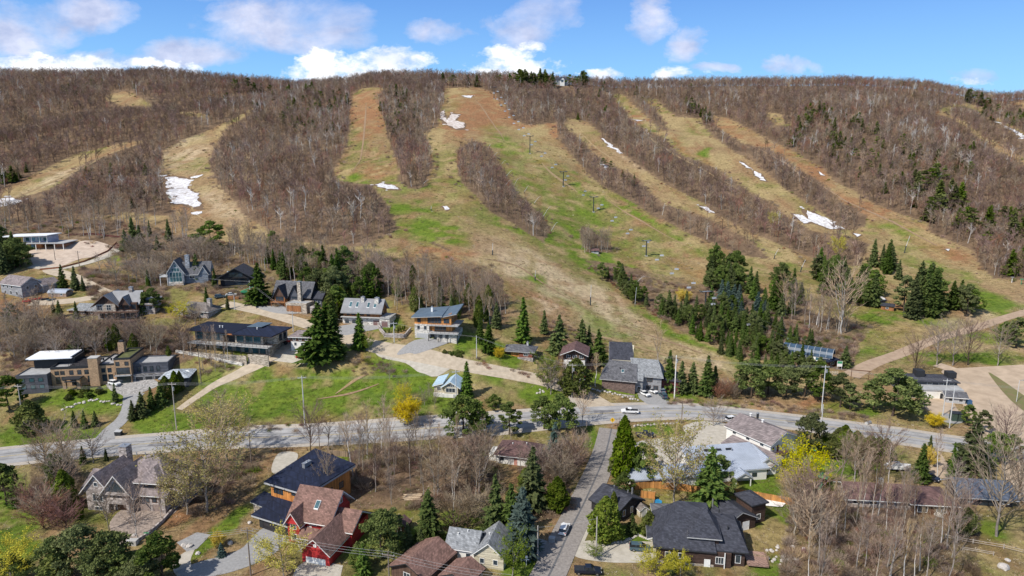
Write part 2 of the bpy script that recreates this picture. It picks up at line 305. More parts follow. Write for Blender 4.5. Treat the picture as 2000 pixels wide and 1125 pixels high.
SOIL = [(718,225,34,45,0,1.3),(935,225,60,34,0,1.3),(960,200,60,30,0,0.8),(900,245,40,20,0,0.9),(1030,225,60,20,0,1.0),(1075,262,22,18,0,0.9),(1040,210,40,22,0,0.9),(880,455,60,14,10,0.7),(870,500,60,26,10,0.9),(1080,330,40,8,40,0.8),(1260,235,20,8,0,0.9),(740,340,40,20,0,0.5),(1330,290,60,8,35,0.8),(1440,250,60,12,30,0.5),(1560,320,90,10,32,0.9),(1720,420,90,14,20,0.9),(1840,490,90,12,22,0.7),(1900,590,120,12,20,0.9),(1700,610,60,16,0,0.8),(1080,600,80,16,30,0.9),(1350,540,60,20,30,0.5),(1150,330,60,5,30,0.4),(360,400,40,24,20,0.7),(1780,600,40,16,0,0.7),(1560,640,90,10,25,0.9),(410,845,50,12,0,0.6),(560,700,60,20,0,0.7),(830,735,60,12,30,0.5),(700,700,100,20,0,0.9),(1780,650,90,18,0,0.5),(40,600,70,30,0,0.8),(1340,780,40,8,0,0.6),(1460,790,110,12,3,1.0),(1620,790,90,12,5,0.8),(650,810,60,20,0,0.4),(1700,1040,260,90,0,0.8),(830,960,160,50,0,0.9),(360,985,100,20,-35,0.9),(1300,960,40,10,0,1.0),(1400,975,60,12,0,1.0),(1200,385,40,6,30,0.5)]
PALE = [(1120,560,160,22,30,0.9),(1200,640,180,26,28,0.9),(1000,520,80,30,20,0.6),(1090,610,60,8,25,1.0),(1350,690,90,10,25,0.8),(1140,480,60,10,30,0.6),(1900,620,120,16,-18,0.6),(300,285,60,10,-20,0.8),(360,300,50,40,-20,0.6),(100,355,100,10,-25,0.9),(430,400,50,30,30,0.6),(560,690,60,16,0,1.0),(600,705,40,10,0,0.7),(830,700,110,22,6,1.1),(150,480,70,26,0,1.2),(100,510,60,20,0,1.1),(330,480,90,8,5,0.6),(440,745,60,20,-40,0.8),(700,800,60,8,-30,0.7),(1270,760,30,10,0,0.4),(1950,680,100,10,0,0.3),(1480,790,80,8,0,0.9),(1230,300,60,8,35,0.5)]
def ground_color(x, y, z):
    px, py, _ = project(x, y, z)
    n1 = fbm(x, y, 26, 5, 5); n2 = fbm(x, y, 7, 4, 6); n3 = fbm(x, y, 60, 4, 8); n4 = fbm(x, y, 3.0, 3, 9)
    wx = (fbm(x, y, 18, 6, 11)-0.5)*80; wy = (fbm(x, y, 18, 6, 12)-0.5)*46
    # streaks run down the slope
    st = fbm(x*1.0, y*0.16, 5, 4, 13)
    def c(*a): return np.array(a, float)
    straw = c(.34,.255,.125); tan = c(.28,.19,.10); olive = c(.17,.165,.048); green = c(.085,.165,.016); soil = c(.23,.125,.065); red = c(.33,.165,.08); pale = c(.50,.39,.25); litter = c(.135,.09,.06); litter2 = c(.20,.135,.085)
    def lerp(a, b, t): return a*(1-t[..., None])+b*t[..., None]
    base = lerp(np.broadcast_to(straw, px.shape+(3,)), np.broadcast_to(tan, px.shape+(3,)), sstep(0.35, 0.65, n1))
    base = lerp(base, olive, sstep(0.42, 0.62, n3)*0.85*sstep(0.3, 0.6, n2))
    base = lerp(base, soil, sstep(0.52, 0.72, st)*0.6)
    g = ell(px, py, GREEN, wx, wy); s = ell(px, py, SOIL, wx*1.2, wy*0.8); p = ell(px, py, PALE, wx, wy*0.6)
    base = lerp(base, red*0.5+soil*0.5, np.clip(s*(0.4+1.3*sstep(0.35, 0.6, n2)), 0, 0.95))
    base = lerp(base, pale, np.clip(p*(0.2+1.0*sstep(0.4, 0.6, st*0.5+n2*0.5)), 0, 0.75))
    base = lerp(base, lerp(np.broadcast_to(green, px.shape+(3,)), np.broadcast_to(green*c(1.7,1.15,1.3), px.shape+(3,)), n4), np.clip(g*(0.15+1.1*sstep(0.3, 0.62, n2*0.6+n1*0.4)), 0, 0.93))
    # floor of the woods
    fl = (pip(px, py, FORESTZONE) & ~(anyin(px, py, OPEN) & ~anyin(px, py, ISLANDS))).astype(float)
    lowwood = anyin(px+wx*0.3, py+wy*0.3, LOWWOOD).astype(float)
    lt = lerp(np.broadcast_to(litter, px.shape+(3,)), np.broadcast_to(litter2, px.shape+(3,)), sstep(0.35, 0.65, n2))
    base = lerp(base, lt, np.maximum(fl, lowwood*(0.55+0.45*sstep(0.3, 0.5, n1)))*0.95)
    return base*(0.82+0.36*n4)[..., None]
LOWWOOD = [[(0,620),(120,625),(330,640),(380,660),(380,700),(330,720),(200,690),(60,720),(0,760)], [(0,430),(230,432),(420,470),(640,485),(960,520),(1000,590),(960,640),(820,600),(640,560),(540,600),(300,560),(220,500),(150,470),(0,480)],
           [(690,880),(960,850),(980,960),(880,1000),(700,990),(650,960)], [(1550,960),(1900,960),(1920,1140),(1520,1140)], [(60,890),(160,900),(160,1010),(60,1010)], [(1000,870),(1090,900),(1130,1000),(1040,1020)], [(1140,500),(1700,640),(1660,720),(1450,700),(1300,630)],[(150,520),(330,560),(330,600),(180,590)], [(330,990),(400,900),(520,890),(470,980),(380,1010)]]
# grid of the one ground sheet
us = np.linspace(-1.35, 1.35, 620)
ys = [55.0]
while ys[-1] < 1150: ys.append(ys[-1]*1.0048)
while ys[-1] < 8000: ys.append(ys[-1]*1.06)
ys = np.array(ys)
YY, UU = np.meshgrid(ys, us, indexing='ij'); XX = UU*np.maximum(YY, 120); ZZ = height(XX, YY)
nr, nc = XX.shape
Vt = np.stack([XX.ravel(), YY.ravel(), ZZ.ravel()], 1)
ii, jj = np.meshgrid(np.arange(nr-1), np.arange(nc-1), indexing='ij'); b0 = (ii*nc+jj).ravel()
Tt = np.stack([b0, b0+1, b0+nc+1, b0+nc], 1)
gm = bpy.data.materials.new('ground'); k = NT(nodes_of(gm))
at = k.n('ShaderNodeAttribute', attribute_name='Ground').outputs['Color']
co = k.n('ShaderNodeTexCoord').outputs['Object']
f1 = k.noise(co, 0.55, 9, 0.78); f2 = k.noise(co, 2.6, 6, 0.8)
mp = k.n('ShaderNodeMapping', ins={0: co}); mp.inputs['Scale'].default_value = (0.5, 0.12, 0.3)
f3 = k.noise(mp.outputs[0], 1.2, 5, 0.6)
mul = k.math('MAXIMUM', 0.3, k.math('ADD', -1.3, k.math('ADD', k.math('MULTIPLY', f1, 2.5), k.math('ADD', k.math('MULTIPLY', f2, 1.6), k.math('MULTIPLY', f3, 0.5)))))
cc = k.mix(1.0, at, k.n('ShaderNodeCombineXYZ', ins={0: mul, 1: mul, 2: mul}).outputs[0], 'MULTIPLY')
p = k.n('ShaderNodeBsdfPrincipled', ins={'Base Color': cc, 'Roughness': 0.95, 'Specular IOR Level': 0.1})
k.put(p.inputs['Normal'], k.n('ShaderNodeBump', ins={'Height': k.math('ADD', f1, k.math('MULTIPLY', f2, 0.5)), 'Strength': 0.9, 'Distance': 0.5}).outputs[0])
k.nt.links.new(p.outputs[0], k.n('ShaderNodeOutputMaterial').inputs[0])
me = np_mesh('ground', Vt, Tt, gm)
colr = ground_color(Vt[:, 0], Vt[:, 1], Vt[:, 2])
ca = me.color_attributes.new('Ground', 'FLOAT_COLOR', 'POINT')
ca.data.foreach_set('color', np.concatenate([colr, np.ones((len(colr), 1))], 1).astype(np.float32).ravel())
me.polygons.foreach_set('use_smooth', [True]*len(me.polygons))
tag(link('ground', me), kind='structure')

# ---------------------------------------------------------------- patches and roads laid on the ground
NOGROW = []
def wpoly(pix): return [hit(*p) for p in pix]
def densify(P, step=2.0, closed=True):
    out = []; n = len(P)
    for i in range(n if closed else n-1):
        a, b = P[i], P[(i+1) % n]; d = math.hypot(b[0]-a[0], b[1]-a[1]); m = max(1, int(d/step))
        out += [(a[0]+(b[0]-a[0])*t/m, a[1]+(b[1]-a[1])*t/m) for t in range(m)]
    if not closed: out.append(P[-1])
    return out
def catmull(P, n=6, closed=False):
    out = []; N = len(P); rng = range(N if closed else N-1)
    g = lambda i: np.array(P[i % N] if closed else P[min(max(i, 0), N-1)], float)
    for i in rng:
        p0, p1, p2, p3 = g(i-1), g(i), g(i+1), g(i+2)
        for t in np.arange(n)/n:
            out.append(tuple(0.5*((2*p1)+(-p0+p2)*t+(2*p0-5*p1+4*p2-p3)*t*t+(-p0+3*p1-3*p2+p3)*t**3)))
    if not closed: out.append(tuple(P[-1]))
    return out
def patch(name, pix, m, off=0.05, step=2.0, smooth=True, ragged=0.0, kind='structure', world=False, seed=0):
    P = list(pix) if world else wpoly(pix)
    if smooth: P = catmull(P, 4, True)
    P = densify(P, step if not ragged else min(step, 1.2))
    if ragged:
        A = np.array(P); n = (fbm(A[:, 0], A[:, 1], 5, 4, 20+seed)-0.5)*2*ragged; n2 = (fbm(A[:, 0], A[:, 1], 5, 4, 31+seed)-0.5)*2*ragged; P = [(a[0]+u, a[1]+v) for a, u, v in zip(A, n, n2)]
    A = np.array(P); x0, y0 = A.min(0); x1, y1 = A.max(0)
    gx, gy = np.meshgrid(np.arange(x0, x1, step)+step*0.37, np.arange(y0, y1, step)+step*0.41); gx = gx.ravel(); gy = gy.ravel()
    s = pip(gx, gy, [tuple(a) for a in A]); pts = [Vector(a) for a in P]+[Vector((a, b)) for a, b in zip(gx[s], gy[s])]
    n = len(P); v, e, f, *_ = delaunay_2d_cdt(pts, [(i, (i+1) % n) for i in range(n)], [], 1, 0.001)
    V = np.array([(a.x, a.y) for a in v]); Z = height(V[:, 0], V[:, 1])+off; NOGROW.append(P)
    fs = [tuple(q) for q in f if len(q) == 3]
    me = np_mesh(name, np.column_stack([V, Z]), np.array(fs), m); me.polygons.foreach_set('use_smooth', [True]*len(me.polygons))
    return tag(link(name, me), kind=kind)
def strip(name, cl, width, m, off=0.06, n=6, kind='structure', shift=0.0, world=False):
    P = catmull(list(cl) if world else wpoly(cl), 6); P = densify(P, 2.5, False); V = []; wds = width if isinstance(width, (list, tuple)) else None
    for i, p in enumerate(P):
        a = np.array(P[max(i-1, 0)]); b = np.array(P[min(i+1, len(P)-1)]); d = (b-a)/(np.linalg.norm(b-a)+1e-9); nn = np.array([-d[1], d[0]])
        wd = np.interp(i/(len(P)-1), np.linspace(0, 1, len(wds)), wds) if wds else width
        for k_ in range(n+1): q = np.array(p)+nn*(shift+wd*(k_/n-0.5)); V.append(q)
    V = np.array(V); Z = height(V[:, 0], V[:, 1])+off; T = []
    if n > 1:
        Q = V.reshape(-1, n+1, 2)
        for i in range(0, len(Q)-1, 3): e = min(i+3, len(Q)-1); NOGROW.append([Q[i, 0], Q[e, 0], Q[e, n], Q[i, n]])
    for i in range(len(P)-1):
        for k_ in range(n): b = i*(n+1)+k_; T.append((b, b+1, b+n+2, b+n+1))
    me = np_mesh(name, np.column_stack([V, Z]), np.array(T), m)
    o = tag(link(name, me), kind=kind); return o, P
MR = mat('worn_asphalt', (.39,.38,.375), 0.9, scale=0.22, col2=(.26,.255,.25), spec=0.2)
MRG = mat('shoulder_gravel', (.47,.42,.36), 0.95, scale=1.5, col2=(.36,.32,.27), spec=0.1)
MGR = mat('gravel_road', (.50,.42,.32), 0.95, scale=0.6, col2=(.38,.315,.235), spec=0.1)
MOR = mat('old_asphalt', (.31,.28,.255), 0.9, scale=1.6, col2=(.20,.18,.165), spec=0.2)
MCR = mat('crusher_gravel', (.50,.46,.39), 0.95, scale=0.7, col2=(.38,.345,.285), spec=0.1)
MLOT = mat('lot_gravel', (.50,.39,.285), 0.95, scale=0.25, col2=(.37,.285,.205), spec=0.1)
MPAV = mat('stone_pavers', (.40,.38,.36), 0.85, kind='paver', scale=1.0, col2=(.30,.285,.27))
MPNK = mat('tan_pavers', (.36,.29,.24), 0.85, kind='paver', scale=1.0, col2=(.28,.225,.19))
MDRV = mat('grey_drive', (.33,.325,.32), 0.9, scale=1.5, col2=(.25,.245,.24))
MSNOW = mat('old_snow', (.84,.85,.88), 0.7, scale=0.5, col2=(.42,.38,.35), bump=.5); MWET = mat('wet_ground', (.20,.13,.08), .9, scale=1.2, col2=(.12,.08,.05))
MSNOD = mat('dirty_snow', (.70,.66,.62), 0.8, scale=0.4, col2=(.40,.30,.24))
MYEL = mat('faded_yellow', (.50,.40,.20), 0.8, scale=2, var=.3); MWHL = mat('faded_white', (.55,.55,.54), 0.8, scale=2, var=.2); MTRK = mat('tar_seal', (.13,.13,.135), 0.8, scale=2, var=.3)
ROADC = [(-160,908),(0,893),(150,878),(300,866),(450,857),(600,852),(750,843),(900,832),(1020,822),(1120,812),(1230,805),(1330,803),(1430,810),(1530,822),(1640,836),(1760,852),(1880,870),(2000,886),(2150,905)]
strip('road_shoulder', ROADC, 15.0, MRG, 0.06, 8)
strip('main_road', ROADC, 10.6, MR, 0.10, 8)
strip('road_marking', ROADC, 0.16, MYEL, 0.115, 1, shift=0.16); strip('road_marking', ROADC, 0.16, MYEL, 0.115, 1, shift=-0.16)
strip('road_marking', ROADC, 0.14, MWHL, 0.115, 1, shift=3.6); strip('road_marking', ROADC, 0.14, MWHL, 0.115, 1, shift=-3.6)
for i_, (x_, y_, a_, b_) in enumerate([(330,868,12,3), (520,856,9,2.4), (1180,806,7,3), (1420,813,11,2.6), (1560,824,8,2.8), (1700,848,10,2.6), (140,882,8,2.8), (860,838,7,2.4)]):
    q_ = hit(x_, y_); patch('asphalt_patch', [(q_[0]-a_/2, q_[1]-b_/2), (q_[0]+a_/2, q_[1]-b_/2+.3), (q_[0]+a_/2, q_[1]+b_/2+.3), (q_[0]-a_/2, q_[1]+b_/2)], mat('patch_asphalt', (.20,.195,.20), .9, scale=.8, var=.3), .107, smooth=False, world=True)
strip('tar_seam', ROADC, 0.3, MTRK, 0.112, 1, shift=1.9); strip('tar_seam', ROADC, 0.22, MTRK, 0.112, 1, shift=-2.1)
# gravel road of the chalets
o, GP = strip('gravel_road', [(1185,800),(1140,772),(1075,747),(1000,731),(900,712),(820,692),(760,682),(700,668),(640,645),(560,622),(500,606),(440,594)], [10,8,7,6.5,7,9,9,8,7,6,6,6], MGR, 0.09, 6)
patch('gravel_road', [(180,600),(200,575),(170,560),(130,545),(85,532),(95,522),(150,535),(200,560),(232,575),(205,598)], MGR, 0.08)
strip('gravel_road', [(60,592),(110,590),(160,585),(205,575)], 6, MGR, 0.07, 5)
strip('gravel_road', [(60,520),(110,524),(160,516),(210,500),(230,485)], 5, MCR, 0.10, 5)
strip('gravel_drive', [(560,668),(520,700),(470,728),(420,752),(385,775),(350,800)], [9,7,4.5,3.5,3,2.5], MGR, 0.08, 5)
patch('gravel_yard', [(530,680),(560,655),(600,690),(640,700),(620,712),(560,708),(520,700)], MCR, 0.07)
patch('gravel_yard', [(740,685),(800,682),(870,700),(930,715),(880,722),(840,738),(790,712),(750,700)], MCR, 0.07, ragged=1.5)
# old paved lane down the picture
strip('village_lane', [(1035,1180),(1070,1125),(1110,1040),(1150,960),(1180,890),(1193,838)], 7.4, MOR, 0.13, 6)
LANE = [(1035,1180),(1070,1125),(1110,1040),(1150,960),(1180,890),(1193,838)]
strip('tar_seam', LANE, 0.45, MTRK, 0.145, 1, shift=-0.2)
patch('gravel_drive', [(1138,1058),(1200,1058),(1290,1060),(1285,1082),(1260,1098),(1180,1098),(1120,1085)], MCR, 0.07)
patch('gravel_verge', [(1168,950),(1185,950),(1172,1000),(1150,1040),(1140,1060),(1134,1056),(1152,1010)], MCR, 0.06)
patch('gravel_lot', [(1335,832),(1390,824),(1450,870),(1490,905),(1420,925),(1320,930),(1240,902),(1242,866),(1290,856),(1338,850)], MCR, 0.09)
patch('junction_apron', [(1115,768),(1150,778),(1200,788),(1250,790),(1300,796),(1260,806),(1180,815),(1125,808),(1110,790)], MRG, 0.075)
patch('gravel_lot', [(1370,828),(1420,828),(1470,870),(1520,890),(1500,905),(1440,900),(1380,860)], MCR, 0.075)
patch('paved_drive', [(1243,762),(1300,760),(1308,792),(1265,790),(1248,778)], MDRV, 0.08, smooth=False)
patch('paved_drive', [(1134,730),(1145,732),(1140,768),(1128,762)], MDRV, 0.08, smooth=False)
patch('parking_lot', [(1862,720),(2120,725),(2120,905),(2000,880),(1930,862),(1905,830),(1880,790),(1850,740)], MLOT, 0.06)
patch('grass_median', [(1936,737),(1948,737),(2120,850),(2120,870),(1995,800)], mat('median_grass', (.14,.16,.05), .95, scale=.8, col2=(.2,.15,.08)), 0.12)
strip('dirt_track', [(1660,735),(1700,712),(1760,690),(1830,662),(1900,642),(1960,622),(2040,600)], [7,6,6,5,5,5,6], mat('track_dirt', (.42,.31,.22), .95, scale=.5, col2=(.32,.23,.16)), 0.06, 6)
MRUT = mat('rut_soil', (.34,.235,.14), .95, scale=.9, col2=(.22,.14,.085)); MPT = mat('pale_track', (.37,.27,.15), .95, scale=.5, col2=(.24,.165,.08))
for cl_, w_, m_ in [([(1058,318),(1072,334),(1092,350),(1112,364),(1128,376)], [.6,2.6,3.6,2.2,.6], MPT), ([(1130,648),(1190,662),(1250,680),(1320,700),(1400,728)], [.5,2.4,1.6,2.6,1.0], MPT), ([(1200,632),(1290,662),(1370,690)], [.4,1.4,.5], MRUT), ([(-20,401),(60,374),(130,343),(200,307),(262,285)], [1.6,2.6,2.0,2.6,1.2], MPT), ([(928,195),(945,215),(962,240),(978,262),(985,275)], [.5,1.8,1.2,1.6,.4], MRUT),
  ([(1180,385),(1240,425),(1300,460),(1360,490)], [.4,1.6,.8,.4], MRUT), ([(1240,250),(1300,290),(1380,335),(1460,385)], [.5,2.6,1.6,.5], MPT), ([(1480,290),(1560,340),(1650,392),(1740,432),(1830,480)], [1,2.6,1.4,2.6,1], MRUT), ([(1120,250),(1180,300),(1250,350),(1320,395)], [.4,2,1.2,.4], MPT), 
  ([(715,200),(712,250),(706,300),(690,335)], [.5,2,1.5,.5], MRUT), ([(940,505),(1010,520),(1070,560),(1140,600)], [.4,1.8,1,.4], MRUT), ([(420,300),(380,340),(372,400),(420,440)], [.5,2,1.6,.6], MPT), ([(620,780),(680,770),(740,750)], [.3,1.2,.3], MRUT), ([(655,770),(690,745),(720,730)], [.3,1.4,.4], MPT)]:
    strip('dirt_track', cl_, w_, m_, 0.16, 3)
strip('dirt_track', [(1830,712),(1860,722),(1900,735)], 6, MLOT, 0.05, 6)
patch('gravel_yard', [(1800,775),(1850,770),(1870,800),(1890,822),(1840,815),(1810,800)], MLOT, 0.06)
patch('concrete_pad', [(1824,812),(1850,808),(1885,820),(1870,828),(1840,824)], MDRV, 0.12)
# mansion forecourt and drive
patch('paver_forecourt', [(205,742),(225,736),(290,738),(310,752),(282,765),(262,778),(248,782),(238,772),(215,762)], MPAV, 0.08)
strip('mansion_drive', [(262,770),(254,785),(250,800),(238,820),(212,845),(196,872)], [7,4.5,4.2,4.2,5,7], MDRV, 0.09, 5)
# drives low on the left
patch('paver_drive', [(215,1020),(250,990),(320,985),(350,990),(325,1015),(285,1040),(262,1060),(230,1070),(222,1050)], MPNK, 0.08)
patch('paver_drive', [(345,1060),(385,1040),(412,1045),(385,1072),(365,1078)], MDRV, 0.07, smooth=False)
strip('lane_drive', [(360,1130),(400,1112),(450,1100),(500,1078),(540,1045),(560,1040)], [8,7,7,8,10,9], MDRV, 0.07, 6)
patch('gravel_drive', [(380,1070),(372,1095),(380,1125),(345,1125),(340,1095)], MCR, 0.06)
patch('gravel_drive', [(545,885),(580,885),(575,905),(540,925),(530,915)], MCR, 0.06)
patch('paved_drive', [(580,1108),(605,1090),(670,1105),(660,1150),(560,1150)], MCR, 0.09, smooth=False)
patch('paved_drive', [(1045,1052),(1085,1066),(1075,1090),(1040,1085)], MDRV, 0.06)
patch('paved_drive', [(775,692),(810,665),(860,662),(880,668),(820,690),(800,690)], MDRV, 0.14)
patch('paved_drive', [(500,600),(530,598),(570,592),(600,600),(585,612),(540,612)], MDRV, 0.12)
patch('paved_drive', [(655,640),(700,632),(740,632),(748,640),(700,650),(670,655)], MDRV, 0.10)
patch('construction_yard', [(58,490),(120,478),(180,470),(225,485),(210,500),(160,505),(120,520),(75,525),(60,505)], mat('yard_clay', (.56,.46,.37), .95, scale=.4, col2=(.42,.33,.26)), 0.08)
strip('dirt_track', [(1935,870),(1960,880),(2000,905)], 5, MGR, 0.05, 4)
patch('gravel_lane', [(1805,890),(1830,880),(1850,905),(1862,930),(1850,935),(1815,925)], MLOT, 0.05)
patch('gravel_lane', [(1955,905),(2010,900),(2030,975),(1990,975)], MLOT, 0.05)
# old snow
SN = [([(323,347),(345,346),(380,352),(365,365),(383,378),(392,403),(378,405),(360,398),(335,397),(328,380)], MSNOW), ([(860,222),(868,215),(872,235),(882,222),(898,224),(890,236),(905,240),(906,250),(890,252),(870,242),(860,232)], MSNOD),
      ([(732,362),(750,357),(763,362),(780,369),(755,370)], MSNOW), ([(901,187),(925,187),(918,191),(908,190)], MSNOW), ([(862,404),(870,403),(878,409),(870,411)], MSNOW), ([(1175,271),(1182,273),(1200,288),(1216,300),(1208,298),(1190,286)], MSNOW),
      ([(1232,233),(1258,236),(1245,236.5)], MSNOW), ([(1445,316),(1452,318),(1468,330),(1460,328)], MSNOW), ([(1472,334),(1485,340),(1498,355),(1488,352),(1476,343)], MSNOW), ([(1366,402),(1380,405),(1398,418),(1385,414)], MSNOW),
      ([(1574,411),(1600,420),(1625,434),(1648,447),(1622,447),(1594,438),(1578,426)], MSNOW), ([(1546,417),(1566,422),(1588,434),(1572,436),(1556,427)], MSNOW), ([(1598,335),(1612,343),(1603,342)], MSNOW), ([(1955,243),(1968,248),(1990,258),(2010,270),(1995,268),(1975,255)], MSNOW),
      ([(-20,392),(15,386),(45,391),(25,399),(-10,408)], MSNOW), ([(1708,574),(1722,578),(1730,586),(1718,588)], MSNOW), ([(700,676),(712,680),(705,684)], MSNOW), ([(1665,455),(1682,459),(1674,463)], MSNOW), ([(1846,487),(1856,487),(1852,491)], MSNOW), ([(1171,318),(1190,326),(1183,330)], MSNOW)]
for i, (q, m) in enumerate(SN):
    A = np.array(wpoly(q)); sz = math.sqrt(np.prod(A.max(0)-A.min(0)))
    cx_, cy_ = A.mean(0); patch('wet_ground', [(cx_+(a_-cx_)*1.10+np.sign(a_-cx_)*.8, cy_+(b_-cy_)*1.10+np.sign(b_-cy_)*.8) for a_, b_ in A], MWET, 0.12, step=max(1.0, sz/8), smooth=False, ragged=min(2.5, sz*0.12), seed=i+40, world=True); patch('snow_patch', q, m, 0.22, step=max(1.0, sz/8), smooth=False, ragged=min(3.0, sz*0.2), seed=i)
    if sz > 9:
        for j_ in range(4):
            a_ = random.Random(i*7+j_); q_ = A[a_.randrange(len(A))]*1.0; q_ = q_+(q_-A.mean(0))*a_.uniform(.1, .35); rr_ = sz*a_.uniform(.03, .08); patch('snow_patch', [(q_[0]+rr_*a_.uniform(.7, 1.3)*math.cos(t_), q_[1]+rr_*.8*a_.uniform(.6, 1.3)*math.sin(t_)) for t_ in (0, 1, 2, 3, 4, 5)], m, .2, step=1.2, smooth=False, world=True)
# ---------------------------------------------------------------- tree shapes
def foliage(name, c1, c2, rnd=0.3):
    if name in MATS: return MATS[name]
    m = bpy.data.materials.new(name); MATS[name] = m; k = NT(nodes_of(m))
    co = k.n('ShaderNodeTexCoord').outputs['Object']; f = k.noise(co, 0.8, 3, 0.7)
    b = k.ramp(f, [(0.35, C4(c1)), (0.65, C4(c2))]); oi = k.n('ShaderNodeObjectInfo').outputs['Random']
    hs = k.n('ShaderNodeHueSaturation', ins={'Color': b, 'Hue': k.math('ADD', 0.5-rnd*0.06, k.math('MULTIPLY', oi, rnd*0.12)), 'Saturation': k.math('ADD', 0.8, k.math('MULTIPLY', oi, 0.35)), 'Value': k.math('ADD', 1-rnd, k.math('MULTIPLY', k.math('FRACT', k.math('MULTIPLY', oi, 7.3)), rnd*2))})
    d = k.n('ShaderNodeBsdfDiffuse', ins={0: hs.outputs[0]}); t = k.n('ShaderNodeBsdfTranslucent', ins={0: hs.outputs[0]})
    mx = k.n('ShaderNodeMixShader', ins={0: 0.25, 1: d.outputs[0], 2: t.outputs[0]}); k.nt.links.new(mx.outputs[0], k.n('ShaderNodeOutputMaterial').inputs[0]); return m
F_SPR = foliage('spruce_green', (.052,.09,.024), (.15,.19,.05)); F_PIN = foliage('pine_green', (.07,.105,.03), (.20,.235,.068)); F_CED = foliage('cedar_green', (.07,.105,.018), (.20,.225,.045))
F_BLU = foliage('blue_spruce', (.05,.085,.075), (.12,.17,.14)); F_HIL = foliage('hill_conifer', (.075,.10,.022), (.17,.20,.045), .35)
F_WIL = foliage('willow_bud', (.42,.38,.04), (.62,.54,.07), .15); F_OLV = foliage('bud_olive', (.32,.28,.06), (.46,.40,.10), .2); F_FOR = foliage('forsythia', (.50,.37,.01), (.68,.52,.03), .12); F_GRB = foliage('leafing_green', (.10,.14,.03), (.22,.25,.05), .3)
B_DK = foliage('dark_bark', (.09,.065,.05), (.16,.12,.095), .2); B_GR = foliage('grey_bark', (.30,.26,.22), (.50,.44,.38), .25); B_PALE = foliage('pale_bark', (.50,.46,.41), (.75,.71,.66), .2)
T_PUR = foliage('purple_twigs', (.165,.108,.083), (.34,.235,.175), .42); T_TAN = foliage('tan_twigs', (.36,.26,.17), (.58,.43,.30), .22); T_GRY = foliage('grey_twigs', (.26,.20,.15), (.43,.34,.26), .28); T_RED = foliage('red_twigs', (.26,.12,.09), (.38,.2,.15), .25)

class TB:       # triangle soup with numpy
    def __init__(s, seed): s.r = np.random.RandomState(seed); s.V = []; s.T = []; s.n = 0
    def tri(s, A, B, C_):
        m = len(A); s.V.append(np.stack([A, B, C_], 1).reshape(-1, 3)); s.T.append(np.arange(3*m).reshape(-1, 3)+s.n); s.n += 3*m
    def rdir(s, n):
        d = s.r.normal(size=(n, 3)); return d/np.linalg.norm(d, axis=1)[:, None]
    def leaf(s, P, size, flat=None):
        n = len(P); a = s.rdir(n); b = np.cross(a, s.rdir(n)); b /= np.linalg.norm(b, axis=1)[:, None]+1e-9; sz = (size*(0.6+0.8*s.r.rand(n)))[:, None] if np.isscalar(size) else size[:, None]
        s.tri(P+a*sz, P-a*sz*0.5+b*sz*0.75, P-a*sz*0.5-b*sz*0.75)
    def sliver(s, P, D, L, w):      # thin pointed twig from P along D
        n = len(P); c = np.cross(D, s.rdir(n)); c /= np.linalg.norm(c, axis=1)[:, None]+1e-9; w = np.broadcast_to(w, (n,))[:, None]; L = np.broadcast_to(L, (n,))[:, None]
        s.tri(P+c*w, P-c*w, P+D*L)
    def tube(s, pts, rad, n=4):
        pts = np.asarray(pts, float); rad = np.asarray(rad, float); d = np.gradient(pts, axis=0); d /= np.linalg.norm(d, axis=1)[:, None]+1e-9
        a = np.where(np.abs(d[:, 2:3]) < 0.9, [[0, 0, 1.]], [[1., 0, 0]]); u = np.cross(d, a); u /= np.linalg.norm(u, axis=1)[:, None]+1e-9; v = np.cross(d, u)
        t = np.arange(n)*2*math.pi/n; ring = pts[:, None]+(u[:, None]*np.cos(t)[None, :, None]+v[:, None]*np.sin(t)[None, :, None])*rad[:, None, None]
        T = []
        for i in range(len(pts)-1):
            for k in range(n):
                a0, b0, c0, d0 = i*n+k, i*n+(k+1) % n, (i+1)*n+(k+1) % n, (i+1)*n+k; T += [(a0, b0, c0), (a0, c0, d0)]
        s.V.append(ring.reshape(-1, 3)); s.T.append(np.array(T)+s.n); s.n += len(pts)*n
    def mesh(s, name, m): return np_mesh(name, np.concatenate(s.V), np.concatenate(s.T), m)
def trunk_mesh(name, h, r, m, seed=0, lean=0.0, top=0.95):
    t = TB(seed); k = 7; z = np.linspace(0, h*top, k); j = np.cumsum(t.r.normal(size=(k, 2))*lean*h*0.012, axis=0); j[0] = 0
    z[0] = -0.8; t.tube(np.column_stack([j, z]), np.interp(np.linspace(0, 1, k), [0, .1, 1], [r*1.3, r, r*.15]), 6); return t.mesh(name, m), np.column_stack([j, z])
